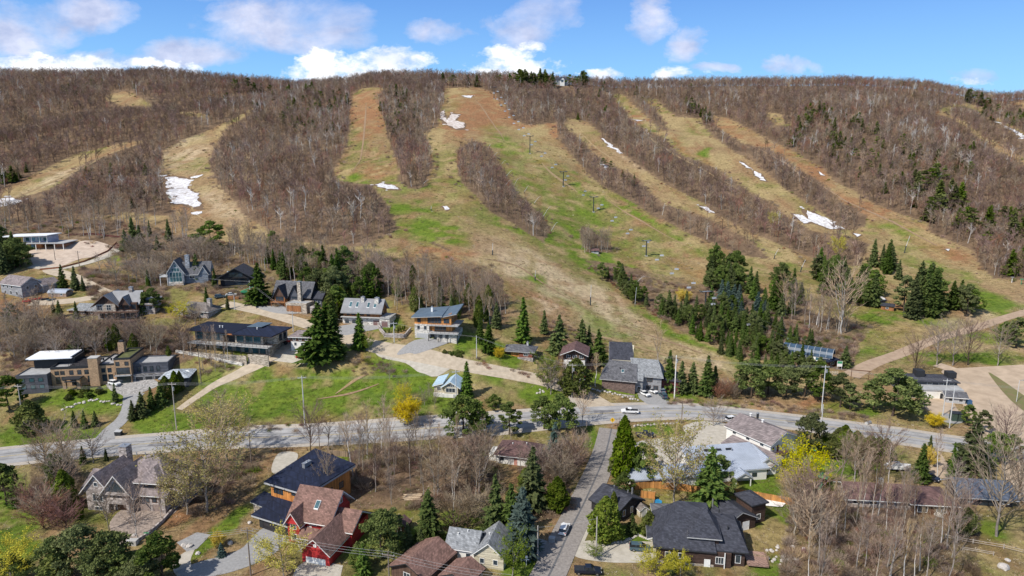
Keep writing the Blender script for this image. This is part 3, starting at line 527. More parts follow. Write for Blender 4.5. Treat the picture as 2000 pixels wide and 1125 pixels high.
def spruce(seed, h=15.0, r=3.2, m=None, dens=1.0, bare_low=0.06):
    t = TB(seed); lv = int(36*dens); PA = []; 
    for i in range(lv):
        f = (i+0.5)/lv; z = h*(bare_low+(1-bare_low)*f); rr = r*(1-f)**0.8*(0.85+0.3*t.r.rand())+0.12; nb = max(5, int(12*(1-f*0.6)))
        az = t.r.rand(nb)*6.283; rb = rr*(0.68+0.42*t.r.rand(nb)); 
        for q in (0.18, 0.45, 0.72, 0.93):
            c = np.column_stack([np.cos(az)*rb*q, np.sin(az)*rb*q, z-rb*q*0.22+0.10*rb*q*q+t.r.normal(size=nb)*0.15])
            out = np.column_stack([np.cos(az), np.sin(az), -0.25+0.5*t.r.rand(nb)]); side = np.column_stack([-np.sin(az), np.cos(az), t.r.normal(size=nb)*0.5]); L = (0.35+0.22*rb)[:, None]; W = (0.22+0.16*rb*(1.1-q*0.5))[:, None]
            t.tri(c+out*L, c-out*L*0.6+side*W, c-out*L*0.6-side*W)
            c2 = c+t.r.normal(size=c.shape)*0.18; up = np.column_stack([np.cos(az)*0.6, np.sin(az)*0.6, np.full(nb, -0.7)])
            t.tri(c2+up*L*0.6, c2-up*L*0.25+side*W*0.9, c2-up*L*0.25-side*W*0.9)
    return t.mesh('crown', m), trunk_mesh('trunk', h, h*0.014, B_DK, seed)[0]
def pine(seed, h=12.0, r=4.0, m=None, nc=50, low=0.2, leafs=110, shape=1.0):
    t = TB(seed); P = []
    for i in range(nc):
        f = t.r.rand()**0.8; z = h*(low+(0.97-low)*f); R_ = r*(math.sin(math.pi*min(1, 0.25+f*0.75))**0.7)*shape*(0.9+0.25*t.r.rand())*(1.0 if f < .85 else .7)
        a = t.r.rand()*6.283; q = (0.35+0.65*t.r.rand()**0.6)*R_; c = np.array([math.cos(a)*q, math.sin(a)*q, z]); cr = r*(0.17+0.17*t.r.rand())
        d = t.rdir(leafs); d[:, 2] = d[:, 2]*0.55; P.append(c+d*cr*(0.55+0.5*t.r.rand(leafs, 1)))
    t.leaf(np.concatenate(P), 0.27 if leafs > 60 else .4)
    tm, pts = trunk_mesh('trunk', h, h*0.02, B_DK, seed, 0.8, 0.85); return t.mesh('crown', m), tm
def cedar(seed, h=10.0, r=2.0, m=None, n=2600):
    t = TB(seed); f = t.r.rand(n); a = t.r.rand(n)*6.283; lump = 1+0.16*np.sin(a*3+f*9+seed)+0.12*np.sin(a*5-f*14); R_ = r*np.minimum(1, (1-f)*2.0)**0.7*np.minimum(1, 0.55+f*2.5)*lump*(0.72+0.34*t.r.rand(n))
    t.leaf(np.column_stack([np.cos(a)*R_, np.sin(a)*R_, 0.2+f*h*0.97]), 0.33); return t.mesh('crown', m), trunk_mesh('trunk', h, h*0.015, B_DK, seed)[0]
def bare(seed, h=14.0, spread=3.2, tw=None, bk=None, n1=20, n2=6, n3=5, low=0.3, ang=0.75, thin=1.0, leaf=None, forks=0, twl=1.2):
    t = TB(seed); kk = TB(seed+1); K = 8; z = np.linspace(0, h*0.93, K); z[0] = -0.8; j = np.cumsum(kk.r.normal(size=(K, 2))*h*0.011, axis=0); j[0] = 0; tp = np.column_stack([j, z]); tr = np.interp(np.linspace(0, 1, K), [0, .1, 1], [h*.014*thin+.04, h*.011*thin+.03, 0.03])
    kk.tube(tp, tr, 5)
    for q in range(forks):
        a = kk.r.rand()*6.283; st = 2+q % 2; P0 = tp[st]; hh = (h*(0.85+0.1*kk.r.rand())-P0[2]); e = np.linspace(0, 1, 5)[:, None]; d = np.array([math.cos(a), math.sin(a), 0])*spread*0.55
        kk.tube(P0+d*(e**0.7)+np.array([0, 0, hh])*e, np.linspace(tr[st]*.75, .03, 5), 4)
    P2 = []; D2 = []
    for i in range(n1):
        f = low+(0.97-low)*((i+t.r.rand())/n1); b = np.array([np.interp(f*h*0.93, z, tp[:, c]) for c in range(3)]); a = i*2.4+t.r.rand(); el = ang*(0.8+0.5*t.r.rand())
        L = spread*(1.25-0.75*f if not forks else 1.0)*(0.75+0.5*t.r.rand())*(0.65 if f > .85 else 1)/max(.5, math.cos(el)); d = np.array([math.cos(a)*math.cos(el), math.sin(a)*math.cos(el), math.sin(el)])
        e = np.linspace(0, 1, 4)[:, None]; pts = b+d*L*e+np.array([0, 0, .22*L])*e*e; t.tube(pts, np.linspace(0.055*thin+.012*h*.12, 0.02, 4), 3)
        g = 0.25+0.75*t.r.rand(n2); P2.append(b+d*L*g[:, None]+np.array([0, 0, .22*L])*(g*g)[:, None]); dd = d+t.rdir(n2)*0.75+np.array([0, 0, .35]); D2.append(dd/np.linalg.norm(dd, axis=1)[:, None])
    P2 = np.concatenate(P2); D2 = np.concatenate(D2); L2 = spread*0.42*(0.6+0.7*t.r.rand(len(P2))); t.sliver(P2, D2, L2, 0.035*thin)
    P3 = np.repeat(P2, n3, 0)+np.repeat(D2*L2[:, None], n3, 0)*t.r.rand(len(P2)*n3, 1); D3 = np.repeat(D2, n3, 0)+t.rdir(len(P3))*0.8+[0, 0, .25]; D3 /= np.linalg.norm(D3, axis=1)[:, None]
    L3 = twl*(0.5+0.8*t.r.rand(len(P3))); t.sliver(P3, D3, L3, 0.022*thin)
    if leaf:
        t2 = TB(seed+5); Q = P3+D3*(L3*t2.r.rand(len(P3)))[:, None]; Q = np.concatenate([Q]+[Q+t2.r.normal(size=Q.shape)*.3 for _ in range(leaf[1]-1)]); t2.leaf(Q, leaf[2]); lv = t2.mesh('foliage', leaf[0])
    else: lv = None
    return t.mesh('crown', tw), kk.mesh('trunk', bk), lv
def far_tree(seed, h=11, tw=None, trunk_w=0.13, nt=85, spread=2.3, pale=False):
    t = TB(seed); t.tube(np.array([[0, 0, -1], [t.r.normal()*.3, t.r.normal()*.3, h*.5], [t.r.normal()*.7, t.r.normal()*.7, h*.95]]), [trunk_w*1.3, trunk_w, .04], 3)
    n = 12; a = t.r.rand(n)*6.28; z = h*(.3+.5*t.r.rand(n)); D = np.column_stack([np.cos(a)*.75, np.sin(a)*.75, np.full(n, .75)]); D /= np.linalg.norm(D, axis=1)[:, None]
    P = np.column_stack([np.zeros(n), np.zeros(n), z]); t.sliver(P, D, spread*1.35, .085)
    m = nt; i = t.r.randint(0, n, m); P3 = P[i]+D[i]*(spread*1.3*t.r.rand(m))[:, None]; D3 = D[i]+t.rdir(m)*.8+[0, 0, .5]; D3 /= np.linalg.norm(D3, axis=1)[:, None]; t.sliver(P3, D3, 1.0+1.1*t.r.rand(m), .065)
    return t.mesh('far_tree', tw)
def shrub_mesh(seed, tw, h=2.2, n=160, w=.035, leaf=None):
    t = TB(seed); a = t.r.rand(n)*6.28; q = t.r.rand(n)**.6; b = np.column_stack([np.cos(a)*q*h*.45, np.sin(a)*q*h*.45, t.r.rand(n)*h*.55-.1]); d = np.column_stack([np.cos(a)*q*.9, np.sin(a)*q*.9, .5+t.r.rand(n)]); d = d+t.rdir(n)*.5; d /= np.linalg.norm(d, axis=1)[:, None]
    t.sliver(b, d, h*(.3+.35*t.r.rand(n)), w)
    if leaf: t.leaf(b+d*h*.3, leaf)
    return t.mesh('crown', tw)
VAR = {'spruce': [spruce(11, 15, 3.3, F_SPR), spruce(12, 15, 2.7, F_SPR), spruce(13, 15, 3.9, F_SPR, .9)], 'pine': [pine(21, 12, 4.2, F_PIN), pine(22, 12, 3.4, F_PIN, 42), pine(23, 12, 4.8, F_PIN, 62, .12)],
       'cedar': [cedar(31, 10, 2.0, F_CED), cedar(32, 10, 2.4, F_CED)], 'blue': [spruce(41, 12, 2.9, F_BLU), spruce(42, 12, 2.6, F_BLU)],
       'bare': [bare(51, 14, 3.0, T_GRY, B_GR), bare(52, 14, 2.6, T_GRY, B_GR, 18), bare(53, 14, 3.4, T_PUR, B_GR, 22), bare(54, 14, 2.8, T_PUR, B_GR, 20, forks=2)],
       'poplar': [bare(61, 16, 2.2, T_TAN, B_PALE, 22, 6, 5, .38, 1.0), bare(62, 16, 1.9, T_TAN, B_PALE, 20, 6, 5, .42, 1.05), bare(63, 16, 2.6, T_TAN, B_GR, 24, 6, 5, .3, .95, forks=2)],
       'broad': [bare(71, 12, 5.2, T_GRY, B_GR, 24, 8, 6, .22, .55, 1.4, forks=4), bare(72, 12, 4.4, T_TAN, B_PALE, 22, 8, 6, .25, .7, 1.3, forks=3), bare(73, 12, 5.0, T_PUR, B_DK, 26, 9, 6, .15, .6, 1.3, forks=4)],
       'willow': [bare(81, 11, 5.0, F_OLV, B_GR, 26, 8, 6, .15, .6, 1.2, (F_WIL, 3, .17), 4)], 'olive': [bare(82, 13, 5.4, T_TAN, B_GR, 28, 9, 6, .2, .6, 1.2, (F_OLV, 3, .16), 4)], 'leafing': [bare(83, 10, 3.0, F_GRB, B_GR, 22, 7, 5, .15, .7, 1., (F_GRB, 2, .2), 2)],
       'forsythia': [bare(84, 6, 2.6, F_FOR, B_DK, 30, 9, 6, .05, .6, 1., (F_FOR, 4, .15), 3, .8)], 'bush': [bare(85, 4, 2.2, T_PUR, B_DK, 26, 8, 6, .05, .6, .8, None, 4, .7), bare(86, 4, 2.2, T_GRY, B_DK, 26, 8, 6, .05, .7, .8, None, 4, .7)],
       'redbush': [bare(87, 4, 2.3, T_RED, B_DK, 28, 8, 6, .05, .6, .8, None, 4, .7)], 'greenbush': [cedar(88, 3.2, 1.7, F_CED, 1100), pine(89, 3, 1.7, F_PIN, 20, .1, 50)]}
VH = {'spruce': 15, 'pine': 12, 'cedar': 10, 'blue': 12, 'bare': 14, 'poplar': 16, 'broad': 12, 'willow': 11, 'olive': 13, 'leafing': 10, 'forsythia': 6, 'bush': 4, 'redbush': 4, 'greenbush': 3.2}
TN = {'spruce': ('spruce_tree', 'spruce tree'), 'pine': ('pine_tree', 'pine tree'), 'cedar': ('cedar_tree', 'cedar tree'), 'blue': ('blue_spruce_tree', 'spruce tree'), 'bare': ('bare_tree', 'bare tree'), 'poplar': ('bare_tree', 'bare tree'), 'broad': ('bare_tree', 'bare tree'),
      'willow': ('willow_tree', 'willow tree'), 'olive': ('budding_tree', 'budding tree'), 'leafing': ('leafing_tree', 'leafing tree'), 'forsythia': ('forsythia_bush', 'yellow bush'), 'bush': ('bare_bush', 'bush'), 'redbush': ('bare_bush', 'bush'), 'greenbush': ('evergreen_bush', 'evergreen bush')}
CLS = {'spruce': 'con', 'pine': 'con', 'cedar': 'con', 'blue': 'con', 'bare': 'bare', 'poplar': 'bare', 'broad': 'bare'}
TREES = []; trs = random.Random(5)
def add_tree(kind, x, y, h, label, group=None, wf=1.0):
    TREES.append((kind, x, y, h, label, group, wf*trs.uniform(.9, 1.1), trs.uniform(0, 6.28), trs.randrange(9)))
def one(kind, px, py, hp, label, wf=1.0, group=None):
    x, y = hit(px, py); _, _, dep = project(x, y, H1(x, y)); add_tree(kind, x, y, hp*dep/FP/math.cos(PITCH+math.atan((py-562)/FP)), label, group, wf)
def many(kinds, poly, n, hpx, label, group, wf=1.0, mind=2.5):
    xs = [p[0] for p in poly]; ys_ = [p[1] for p in poly]; got = []; tries = 0; W = wpoly(poly); x0, x1 = min(a for a, b in W), max(a for a, b in W); y0, y1 = min(b for a, b in W), max(b for a, b in W)
    while len(got) < n and tries < n*40:
        tries += 1; x = trs.uniform(x0, x1); y = trs.uniform(y0, y1)
        if not pip([x], [y], W)[0] or any((x-a)**2+(y-b)**2 < mind**2 for a, b in got): continue
        px, py, dep = project(x, y, H1(x, y))
        if blocked(x, y) or any(pip([x], [y], q_)[0] for q_ in NOGROW): continue
        got.append((x, y)); hp = trs.uniform(*hpx); add_tree(trs.choice(kinds), x, y, hp*dep/FP/math.cos(PITCH+math.atan((py-562)/FP)), label, group, wf)
BLOCK = []          # (x, y, radius) kept clear for houses
def blocked(x, y): return any((x-a)**2+(y-b)**2 < r*r for a, b, r in BLOCK)
ORD = ['first', 'second', 'third', 'fourth', 'fifth', 'sixth', 'seventh', 'eighth', 'ninth', 'tenth', 'eleventh', 'twelfth', 'thirteenth', 'fourteenth', 'fifteenth', 'sixteenth']
def flush_trees():
    gr = {}
    for i, t in enumerate(TREES):
        if t[5]: gr.setdefault(t[5], []).append(i)
    for gname, ids in gr.items():
        if False:
            ids.sort(key=lambda i: project(TREES[i][1], TREES[i][2], H1(TREES[i][1], TREES[i][2]))[0])
            for q, i in enumerate(ids): t = list(TREES[i]); t[4] = t[4]+', %s from the left' % ORD[q]; TREES[i] = tuple(t)
    rest = {'con': [], 'bare': []}; order = []
    for t in TREES:
        _, _, dep = project(t[1], t[2], H1(t[1], t[2])); order.append((-t[3]/dep, t))
    order.sort(key=lambda q: q[0]); cnt = {'con': 0, 'bare': 0}
    for _, t in order:
        kind, x, y, h, label, group, wf, rz, vi = t; c = CLS.get(kind)
        if c:
            cnt[c] += 1
            if cnt[c] > 298: rest[c].append(t); continue
        vs = VAR[kind][vi % len(VAR[kind])]; s = h/VH[kind]; n, cat = TN[kind]; z = H1(x, y)-0.15
        root = thing(n, label, cat, (x, y, z), rz, group); root.scale = (s*wf, s*wf, s)
        link('crown', vs[0], root); link('trunk', vs[1], root)
        if len(vs) > 2 and vs[2]: link('foliage', vs[2], root)
    return rest
def scatter_stuff(name, meshes, P, S, rot, idx, label, cat, tilt=None):
    src = bpy.data.collections.new(name+'_shapes')
    for i, m in enumerate(meshes):
        o = bpy.data.objects.new('shape_%02d' % i, m); src.objects.link(o)
    me = bpy.data.meshes.new(name); me.vertices.add(len(P)); me.vertices.foreach_set('co', np.asarray(P, np.float32).ravel())
    for an, tp, dat in (('idx', 'INT', np.asarray(idx, np.int32)), ('scl', 'FLOAT_VECTOR', np.asarray(S, np.float32).ravel()), ('rot', 'FLOAT_VECTOR', np.asarray(rot, np.float32).ravel())):
        a = me.attributes.new(an, tp, 'POINT'); a.data.foreach_set('value' if tp == 'INT' else 'vector', dat)
    o = link(name, me); ng = bpy.data.node_groups.new(name, 'GeometryNodeTree'); ng.interface.new_socket('Geometry', in_out='INPUT', socket_type='NodeSocketGeometry'); ng.interface.new_socket('Geometry', in_out='OUTPUT', socket_type='NodeSocketGeometry')
    gi = ng.nodes.new('NodeGroupInput'); go = ng.nodes.new('NodeGroupOutput'); ip = ng.nodes.new('GeometryNodeInstanceOnPoints'); ci = ng.nodes.new('GeometryNodeCollectionInfo'); ci.inputs[0].default_value = src; ci.inputs['Separate Children'].default_value = True
    def na(nm, dt):
        q = ng.nodes.new('GeometryNodeInputNamedAttribute'); q.data_type = dt; q.inputs['Name'].default_value = nm; return [s for s in q.outputs if s.enabled][0]
    L = ng.links.new; L(gi.outputs[0], ip.inputs['Points']); L(ci.outputs[0], ip.inputs['Instance']); ip.inputs['Pick Instance'].default_value = True
    L(na('idx', 'INT'), ip.inputs['Instance Index']); L(na('scl', 'FLOAT_VECTOR'), ip.inputs['Scale']); L(na('rot', 'FLOAT_VECTOR'), ip.inputs['Rotation']); L(ip.outputs[0], go.inputs[0])
    md = o.modifiers.new('scatter', 'NODES'); md.node_group = ng; return tag(o, label, cat, kind='stuff')
def merged(vs, sc=1.0):     # crown, trunk, foliage joined for the scattered remainder
    bm = bmesh.new(); mats = []
    for m in vs:
        if m is None: continue
        n0 = len(bm.faces); bm.from_mesh(m); bm.faces.ensure_lookup_table(); mi = len(mats); mats.append(m.materials[0])
        for f in bm.faces[n0:]: f.material_index = mi
    me = bpy.data.meshes.new('tree'); bm.to_mesh(me); bm.free()
    for q in mats: me.materials.append(q)
    return me

# ---------------------------------------------------------------- building kit
GLASS = mat('window_glass', (.035,.05,.065), .08, var=.5, scale=.35, spec=.9); GLB = mat('blue_glass', (.05,.12,.14), .1, var=.5, scale=.35, spec=.9)
WHT = mat('white_trim', (.78,.77,.74), .6, var=.08); DRK = mat('dark_trim', (.03,.032,.036), .6, var=.2); BRN = mat('brown_trim', (.13,.065,.035), .7); GRT = mat('grey_trim', (.42,.42,.42), .6, var=.1); METL = mat('dull_metal', (.45,.46,.47), .4, metal=.6, var=.15)
SHG = mat('grey_shingle', (.15,.15,.16), .9, kind='shingle', scale=.8, col2=(.10,.10,.11)); SHD = mat('dark_shingle', (.062,.065,.082), .9, kind='shingle', scale=.8, col2=(.04,.042,.055)); SHB = mat('brown_shingle', (.27,.155,.125), .9, kind='shingle', scale=.5, col2=(.17,.10,.08))
SHN = mat('navy_roof', (.018,.025,.055), .75, kind='shingle', scale=.6, col2=(.012,.016,.035)); SHT = mat('taupe_shingle', (.29,.24,.235), .9, kind='shingle', scale=.5, col2=(.19,.16,.158)); SHL = mat('light_grey_shingle', (.30,.31,.32), .9, kind='shingle', scale=.8, col2=(.21,.22,.23)); SHM = mat('maroon_shingle', (.17,.10,.095), .9, kind='shingle', scale=.8, col2=(.12,.07,.065))
MTB = mat('blue_metal_roof', (.14,.19,.24), .45, kind='seam', scale=.5, metal=.2, var=.2); MTC = mat('sky_metal_roof', (.42,.56,.66), .5, kind='seam', scale=.5, var=.12); MTG = mat('pale_metal_roof', (.38,.42,.49), .5, kind='seam', scale=.3, var=.15); MTD = mat('grey_metal_roof', (.22,.225,.24), .5, kind='seam', scale=.4, metal=.2, var=.2)
W_WOOD = mat('orange_wood', (.60,.25,.07), .75, kind='board', scale=.8, var=.25); W_CED = mat('cedar_wood', (.34,.15,.06), .8, kind='board', scale=.8, var=.3); W_BRN = mat('brown_wood', (.12,.07,.05), .85, kind='board', scale=.8, var=.3); W_BLK = mat('black_wood', (.035,.032,.035), .8, kind='plank', scale=1., var=.3); W_RED = mat('red_siding', (.48,.035,.035), .7, kind='plank', scale=1., var=.2)
W_GRY = mat('grey_siding', (.30,.30,.31), .8, kind='plank', scale=1., var=.15); W_WHT = mat('white_wall', (.74,.72,.67), .8, scale=.4, var=.1); W_STN = mat('tan_stone', (.46,.40,.33), .9, kind='stone', scale=1., var=.2); W_STG = mat('grey_stone', (.40,.36,.34), .9, kind='stone', scale=1., var=.2); W_BRK = mat('tan_brick', (.50,.33,.20), .9, kind='brick', scale=.5, var=.15); W_CHR = mat('charcoal_wall', (.10,.105,.125), .8, kind='plank', scale=.5, var=.2); W_CRM = mat('cream_wall', (.60,.54,.40), .8, kind='plank', scale=.5, var=.1)
W_WST = mat('whitewashed_stone', (.62,.59,.54), .9, kind='stone', scale=.6, var=.12); CONC = mat('concrete', (.45,.44,.42), .9, scale=1., var=.15); MEMB = mat('roof_membrane', (.36,.36,.36), .85, scale=.5, var=.2); MEMW = mat('white_membrane', (.80,.82,.85), .6, scale=.3, var=.06); SLATE = mat('weathered_shakes', (.20,.175,.16), .95, kind='shingle', scale=.7, var=.3)
class House:
    def __init__(s, name, label, cat, px, py, yaw=0, group=None, dz=0.0):
        g = G(px, py); s.o = thing(name, label, cat, (g.x, g.y, g.z+dz), R(yaw), group); s.yaw = R(yaw); s.g = g
    def keep(s, x0, x1, y0, y1, m=1.2):
        c, sn = math.cos(s.yaw), math.sin(s.yaw); r = min(x1-x0, y1-y0)/2; n = max(1, int(round(max(x1-x0, y1-y0)/max(r, 1)/1.2)))
        for i in range(n):
            t = (i+.5)/n
            lx, ly = ((x0+(x1-x0)*t, (y0+y1)/2) if x1-x0 > y1-y0 else ((x0+x1)/2, y0+(y1-y0)*t))
            BLOCK.append((s.g.x+lx*c-ly*sn, s.g.y+lx*sn+ly*c, r*1.15+m))
    def block(s, x0, x1, y0, y1, z0, z1, m, part='wall', keep=True):
        if keep and z0 <= 0.5: s.keep(x0, x1, y0, y1); z0 = z0-5 if z0 <= 0 else z0
        return MB().box(x0, x1, y0, y1, z0, z1).build(part, m, s.o)
    def planes(s, pl, m, t=.16, fas=WHT, part='roof', ft=.22):
        b = MB()
        for p in pl: b.slab(p, t)
        r = b.build(part, m, s.o)
        if fas:
            f = MB()
            for p in pl:
                c = [sum(q[i] for q in p)/len(p) for i in range(3)]; f.slab([tuple((q[i]-c[i])*(1.0 if i == 2 else 1+.035/max(.5, math.hypot(q[0]-c[0], q[1]-c[1])))+c[i]-(t+.003 if i == 2 else 0) for i in range(3)) for q in p], ft)
            f.build('fascia', fas, r)
        return r
    def gable(s, x0, x1, y0, y1, ze, rise, m, axis='x', oh=.6, wall=None, fas=WHT, part='roof', og=None):
        og = oh if og is None else og
        if axis == 'x':
            ym = (y0+y1)/2; k = rise/(ym-y0); zl = ze-oh*k; zr = ze+rise
            pl = [[(x0-og, y0-oh, zl), (x1+og, y0-oh, zl), (x1+og, ym, zr), (x0-og, ym, zr)], [(x0-og, ym, zr), (x1+og, ym, zr), (x1+og, y1+oh, zl), (x0-og, y1+oh, zl)]]
            if wall: MB().prism([(y0+.02, ze-.25), (y1-.02, ze-.25), (ym, zr-.25)], x0+.003, x1-.003, 'x').build('gable_wall', wall, s.o)
        else:
            xm = (x0+x1)/2; k = rise/(xm-x0); zl = ze-oh*k; zr = ze+rise
            pl = [[(x0-oh, y0-og, zl), (xm, y0-og, zr), (xm, y1+og, zr), (x0-oh, y1+og, zl)], [(xm, y0-og, zr), (x1+oh, y0-og, zl), (x1+oh, y1+og, zl), (xm, y1+og, zr)]]
            if wall: MB().prism([(x0+.02, ze-.25), (x1-.02, ze-.25), (xm, zr-.25)], y0+.003, y1-.003, 'y').build('gable_wall', wall, s.o)
        pl = [[(q[0], q[1], q[2]+.16) for q in p] for p in pl]
        return s.planes(pl, m, fas=fas, part=part)
    def hip(s, x0, x1, y0, y1, ze, rise, m, oh=.6, fas=WHT, part='roof'):
        x0 -= oh; x1 += oh; y0 -= oh; y1 += oh; w, d = x1-x0, y1-y0; z1 = ze+rise
        if w >= d: a, b = (x0+d/2, (y0+y1)/2, z1), (x1-d/2, (y0+y1)/2, z1)
        else: a, b = ((x0+x1)/2, y0+w/2, z1), ((x0+x1)/2, y1-w/2, z1)
        c = [(x0, y0, ze), (x1, y0, ze), (x1, y1, ze), (x0, y1, ze)]
        if w >= d: pl = [[c[0], c[1], b, a], [c[1], c[2], b], [c[2], c[3], a, b], [c[3], c[0], a]]
        else: pl = [[c[0], c[1], a], [c[1], c[2], b, a], [c[2], c[3], b], [c[3], c[0], a, b]]
        return s.planes(pl, m, fas=fas, part=part)
    def shed(s, x0, x1, y0, y1, z, m, oh=.6, fas=WHT, part='roof', t=.2):   # z = heights at (x0y0, x1y0, x1y1, x0y1)
        return s.planes([[(x0-oh, y0-oh, z[0]), (x1+oh, y0-oh, z[1]), (x1+oh, y1+oh, z[2]), (x0-oh, y1+oh, z[3])]], m, t, fas, part)
    def flat(s, x0, x1, y0, y1, z, m, par=DRK, h=.5, w=.3):
        r = MB().box(x0+w, x1-w, y0+w, y1-w, z-.05, z+.12).build('roof', m, s.o); b = MB()
        b.box(x0-.05, x1+.05, y0-.05, y0+w, z-.1, z+h).box(x0-.05, x1+.05, y1-w, y1+.05, z-.1, z+h).box(x0-.05, x0+w, y0+w, y1-w, z-.1, z+h-.01).box(x1-w, x1+.05, y0+w, y1-w, z-.1, z+h-.01); b.build('parapet', par, r)
    def _M(s, face, plane):
        return {'f': Matrix(((1,0,0,0),(0,1,0,plane),(0,0,1,0),(0,0,0,1))), 'b': Matrix(((-1,0,0,0),(0,-1,0,plane),(0,0,1,0),(0,0,0,1))), 'l': Matrix(((0,1,0,plane),(-1,0,0,0),(0,0,1,0),(0,0,0,1))), 'r': Matrix(((0,-1,0,plane),(1,0,0,0),(0,0,1,0),(0,0,0,1)))}[face]
    def win(s, face, plane, a, z, w, h, nx=1, ny=1, fr=WHT, gl=GLASS, part='window', fw=.09):   # a: local coordinate along the wall of the opening's middle
        M = s._M(face, plane); a = -a if face in 'bl' else a; x0, x1, z0, z1 = a-w/2, a+w/2, z, z+h; b = MB(); d = -.07
        b.box(x0-fw, x1+fw, d, .02, z0-fw, z0, M).box(x0-fw, x1+fw, d, .02, z1, z1+fw, M).box(x0-fw, x0, d, .02, z0, z1, M).box(x1, x1+fw, d, .02, z0, z1, M)
        for i in range(1, nx): q = x0+w*i/nx; b.box(q-.035, q+.035, d+.012, .02, z0, z1, M)
        for i in range(1, ny): q = z0+h*i/ny; b.box(x0, x1, d+.015, .02, q-.03, q+.03, M)
        f = b.build(part, fr, s.o); MB().box(x0, x1, -.03, .015, z0, z1, M).build('pane', gl, f); return f
    def row(s, face, plane, lst, z, w, h, **k):
        for a in lst: s.win(face, plane, a, z, w, h, **k)
    def door(s, face, plane, a, z, w, h, m, part='door', fr=WHT):
        M = s._M(face, plane); a = -a if face in 'bl' else a; d = MB().box(a-w/2, a+w/2, -.05, .03, z, z+h, M)
        if part == 'garage_door':
            for i in range(1, 4): d.box(a-w/2, a+w/2, -.065, -.05, z+h*i/4-.02, z+h*i/4+.02, M)
        o = d.build(part, m, s.o); MB().box(a-w/2-.1, a-w/2, -.08, .02, z, z+h, M).box(a+w/2, a+w/2+.1, -.08, .02, z, z+h, M).box(a-w/2-.1, a+w/2+.1, -.08, .02, z+h, z+h+.1, M).build('door_frame', fr, o)
        if part == 'door': MB().box(a+w*.32, a+w*.42, -.1, -.05, z+h*.47, z+h*.53, M).build('handle', METL, o)
    def chim(s, x, y, z0, z1, w, m, d=None, cap=True):
        d = d or w; o = MB().box(x-w/2, x+w/2, y-d/2, y+d/2, z0, z1).build('chimney', m, s.o)
        if cap: MB().box(x-w/2-.08, x+w/2+.08, y-d/2-.08, y+d/2+.08, z1, z1+.12).cyl(x, y, z1+.12, z1+.5, .14, 8).build('chimney_cap', METL, o)
    def vent(s, pts, m=METL, r=.12, h=.45):
        for x, y, z in pts: MB().cyl(x, y, z-.2, z+h, r, 8).cyl(x, y, z+h, z+h+.08, r*1.5, 8).build('roof_vent', m, s.o)
    def sky(s, x, y, z, w, l, slope, ax='y'):     # skylight lying on a roof plane rising along +y by slope
        b = [(x-w/2, y-l/2, z-slope*l/2+.22), (x+w/2, y-l/2, z-slope*l/2+.22), (x+w/2, y+l/2, z+slope*l/2+.22), (x-w/2, y+l/2, z+slope*l/2+.22)]
        f = MB().slab([(x+(p[0]-x)*1.15, y+(p[1]-y)*1.15, p[2]-.04+(p[1]-y)*.15*slope) for p in b], .25).build('skylight', WHT, s.o); MB().slab(b, .03).build('pane', GLB, f)
    def deck(s, x0, x1, y0, y1, z, m=W_BRN, rail=True, posts=True, sides='flr', pm=None, rh=1.05, t=.25, bars=True):
        d = MB().box(x0, x1, y0, y1, z-t, z).build('deck', m, s.o); pm = pm or m
        if posts:
            for x in np.linspace(x0+.2, x1-.2, max(2, int((x1-x0)/3.5)+1)): MB().box(x-.1, x+.1, y0+.1, y0+.3, -5, z-t).build('post', pm, d)
        if rail:
            b = MB(); L = []
            if 'f' in sides: L.append(((x0, y0), (x1, y0)))
            if 'l' in sides: L.append(((x0, y0), (x0, y1)))
            if 'r' in sides: L.append(((x1, y0), (x1, y1)))
            for (a, c) in L:
                ln = math.hypot(c[0]-a[0], c[1]-a[1]); n = max(1, int(ln/1.5)); b.tube([(a[0], a[1], z+rh), (c[0], c[1], z+rh)], .035, 4); b.tube([(a[0], a[1], z+.15), (c[0], c[1], z+.15)], .03, 4)
                if bars: b.tube([(a[0], a[1], z+rh*.6), (c[0], c[1], z+rh*.6)], .015, 3)
                for i in range(n+1): q = i/n; b.box(a[0]+(c[0]-a[0])*q-.035, a[0]+(c[0]-a[0])*q+.035, a[1]+(c[1]-a[1])*q-.035, a[1]+(c[1]-a[1])*q+.035, z, z+rh)
            b.build('railing', pm, d)
        return d
    def stairs(s, x0, x1, y0, y1, z0, z1, m=W_BRN, part='stairs'):   # climbs from y0,z0 to y1,z1
        b = MB(); n = max(3, int(abs(z1-z0)/.2))
        for i in range(n): ya = y0+(y1-y0)*i/n; yb = y0+(y1-y0)*(i+1)/n; z = z0+(z1-z0)*(i+1)/n; b.box(x0, x1, min(ya, yb)-.03, max(ya, yb), z-.08, z)
        for x in (x0-.06, x1): b.slab([(x, y0, z0+.05), (x+.06, y0, z0+.05), (x+.06, y1, z1+.05), (x, y1, z1+.05)], .3)
        return b.build(part, m, s.o)

# ---------------------------------------------------------------- the houses, far to near
# hilltop house
h = House('hilltop_house', 'grey house with gabled roof alone on the skyline among dark spruces', 'house', 1098, 167, 0, dz=1.5); HTOP = (h.g.x, h.g.y)
h.block(-8, 8, 0, 9, 0, 6, W_GRY); h.gable(-8, 8, 0, 9, 6, 3.5, SHD, 'x', wall=W_GRY, fas=None); h.block(-3, 3, -2, 0, 0, 6, W_WHT, 'bay_wall'); h.gable(-3, 3, -2.5, 4, 6, 3, SHD, 'y', wall=W_WHT, part='bay_roof', fas=None); h.row('f', 0, (-6, 6), 2.5, 2, 2); h.win('f', -2, 0, 2.5, 3, 3, 2, 1); h.chim(5, 5, 8, 11, 1, W_STG)
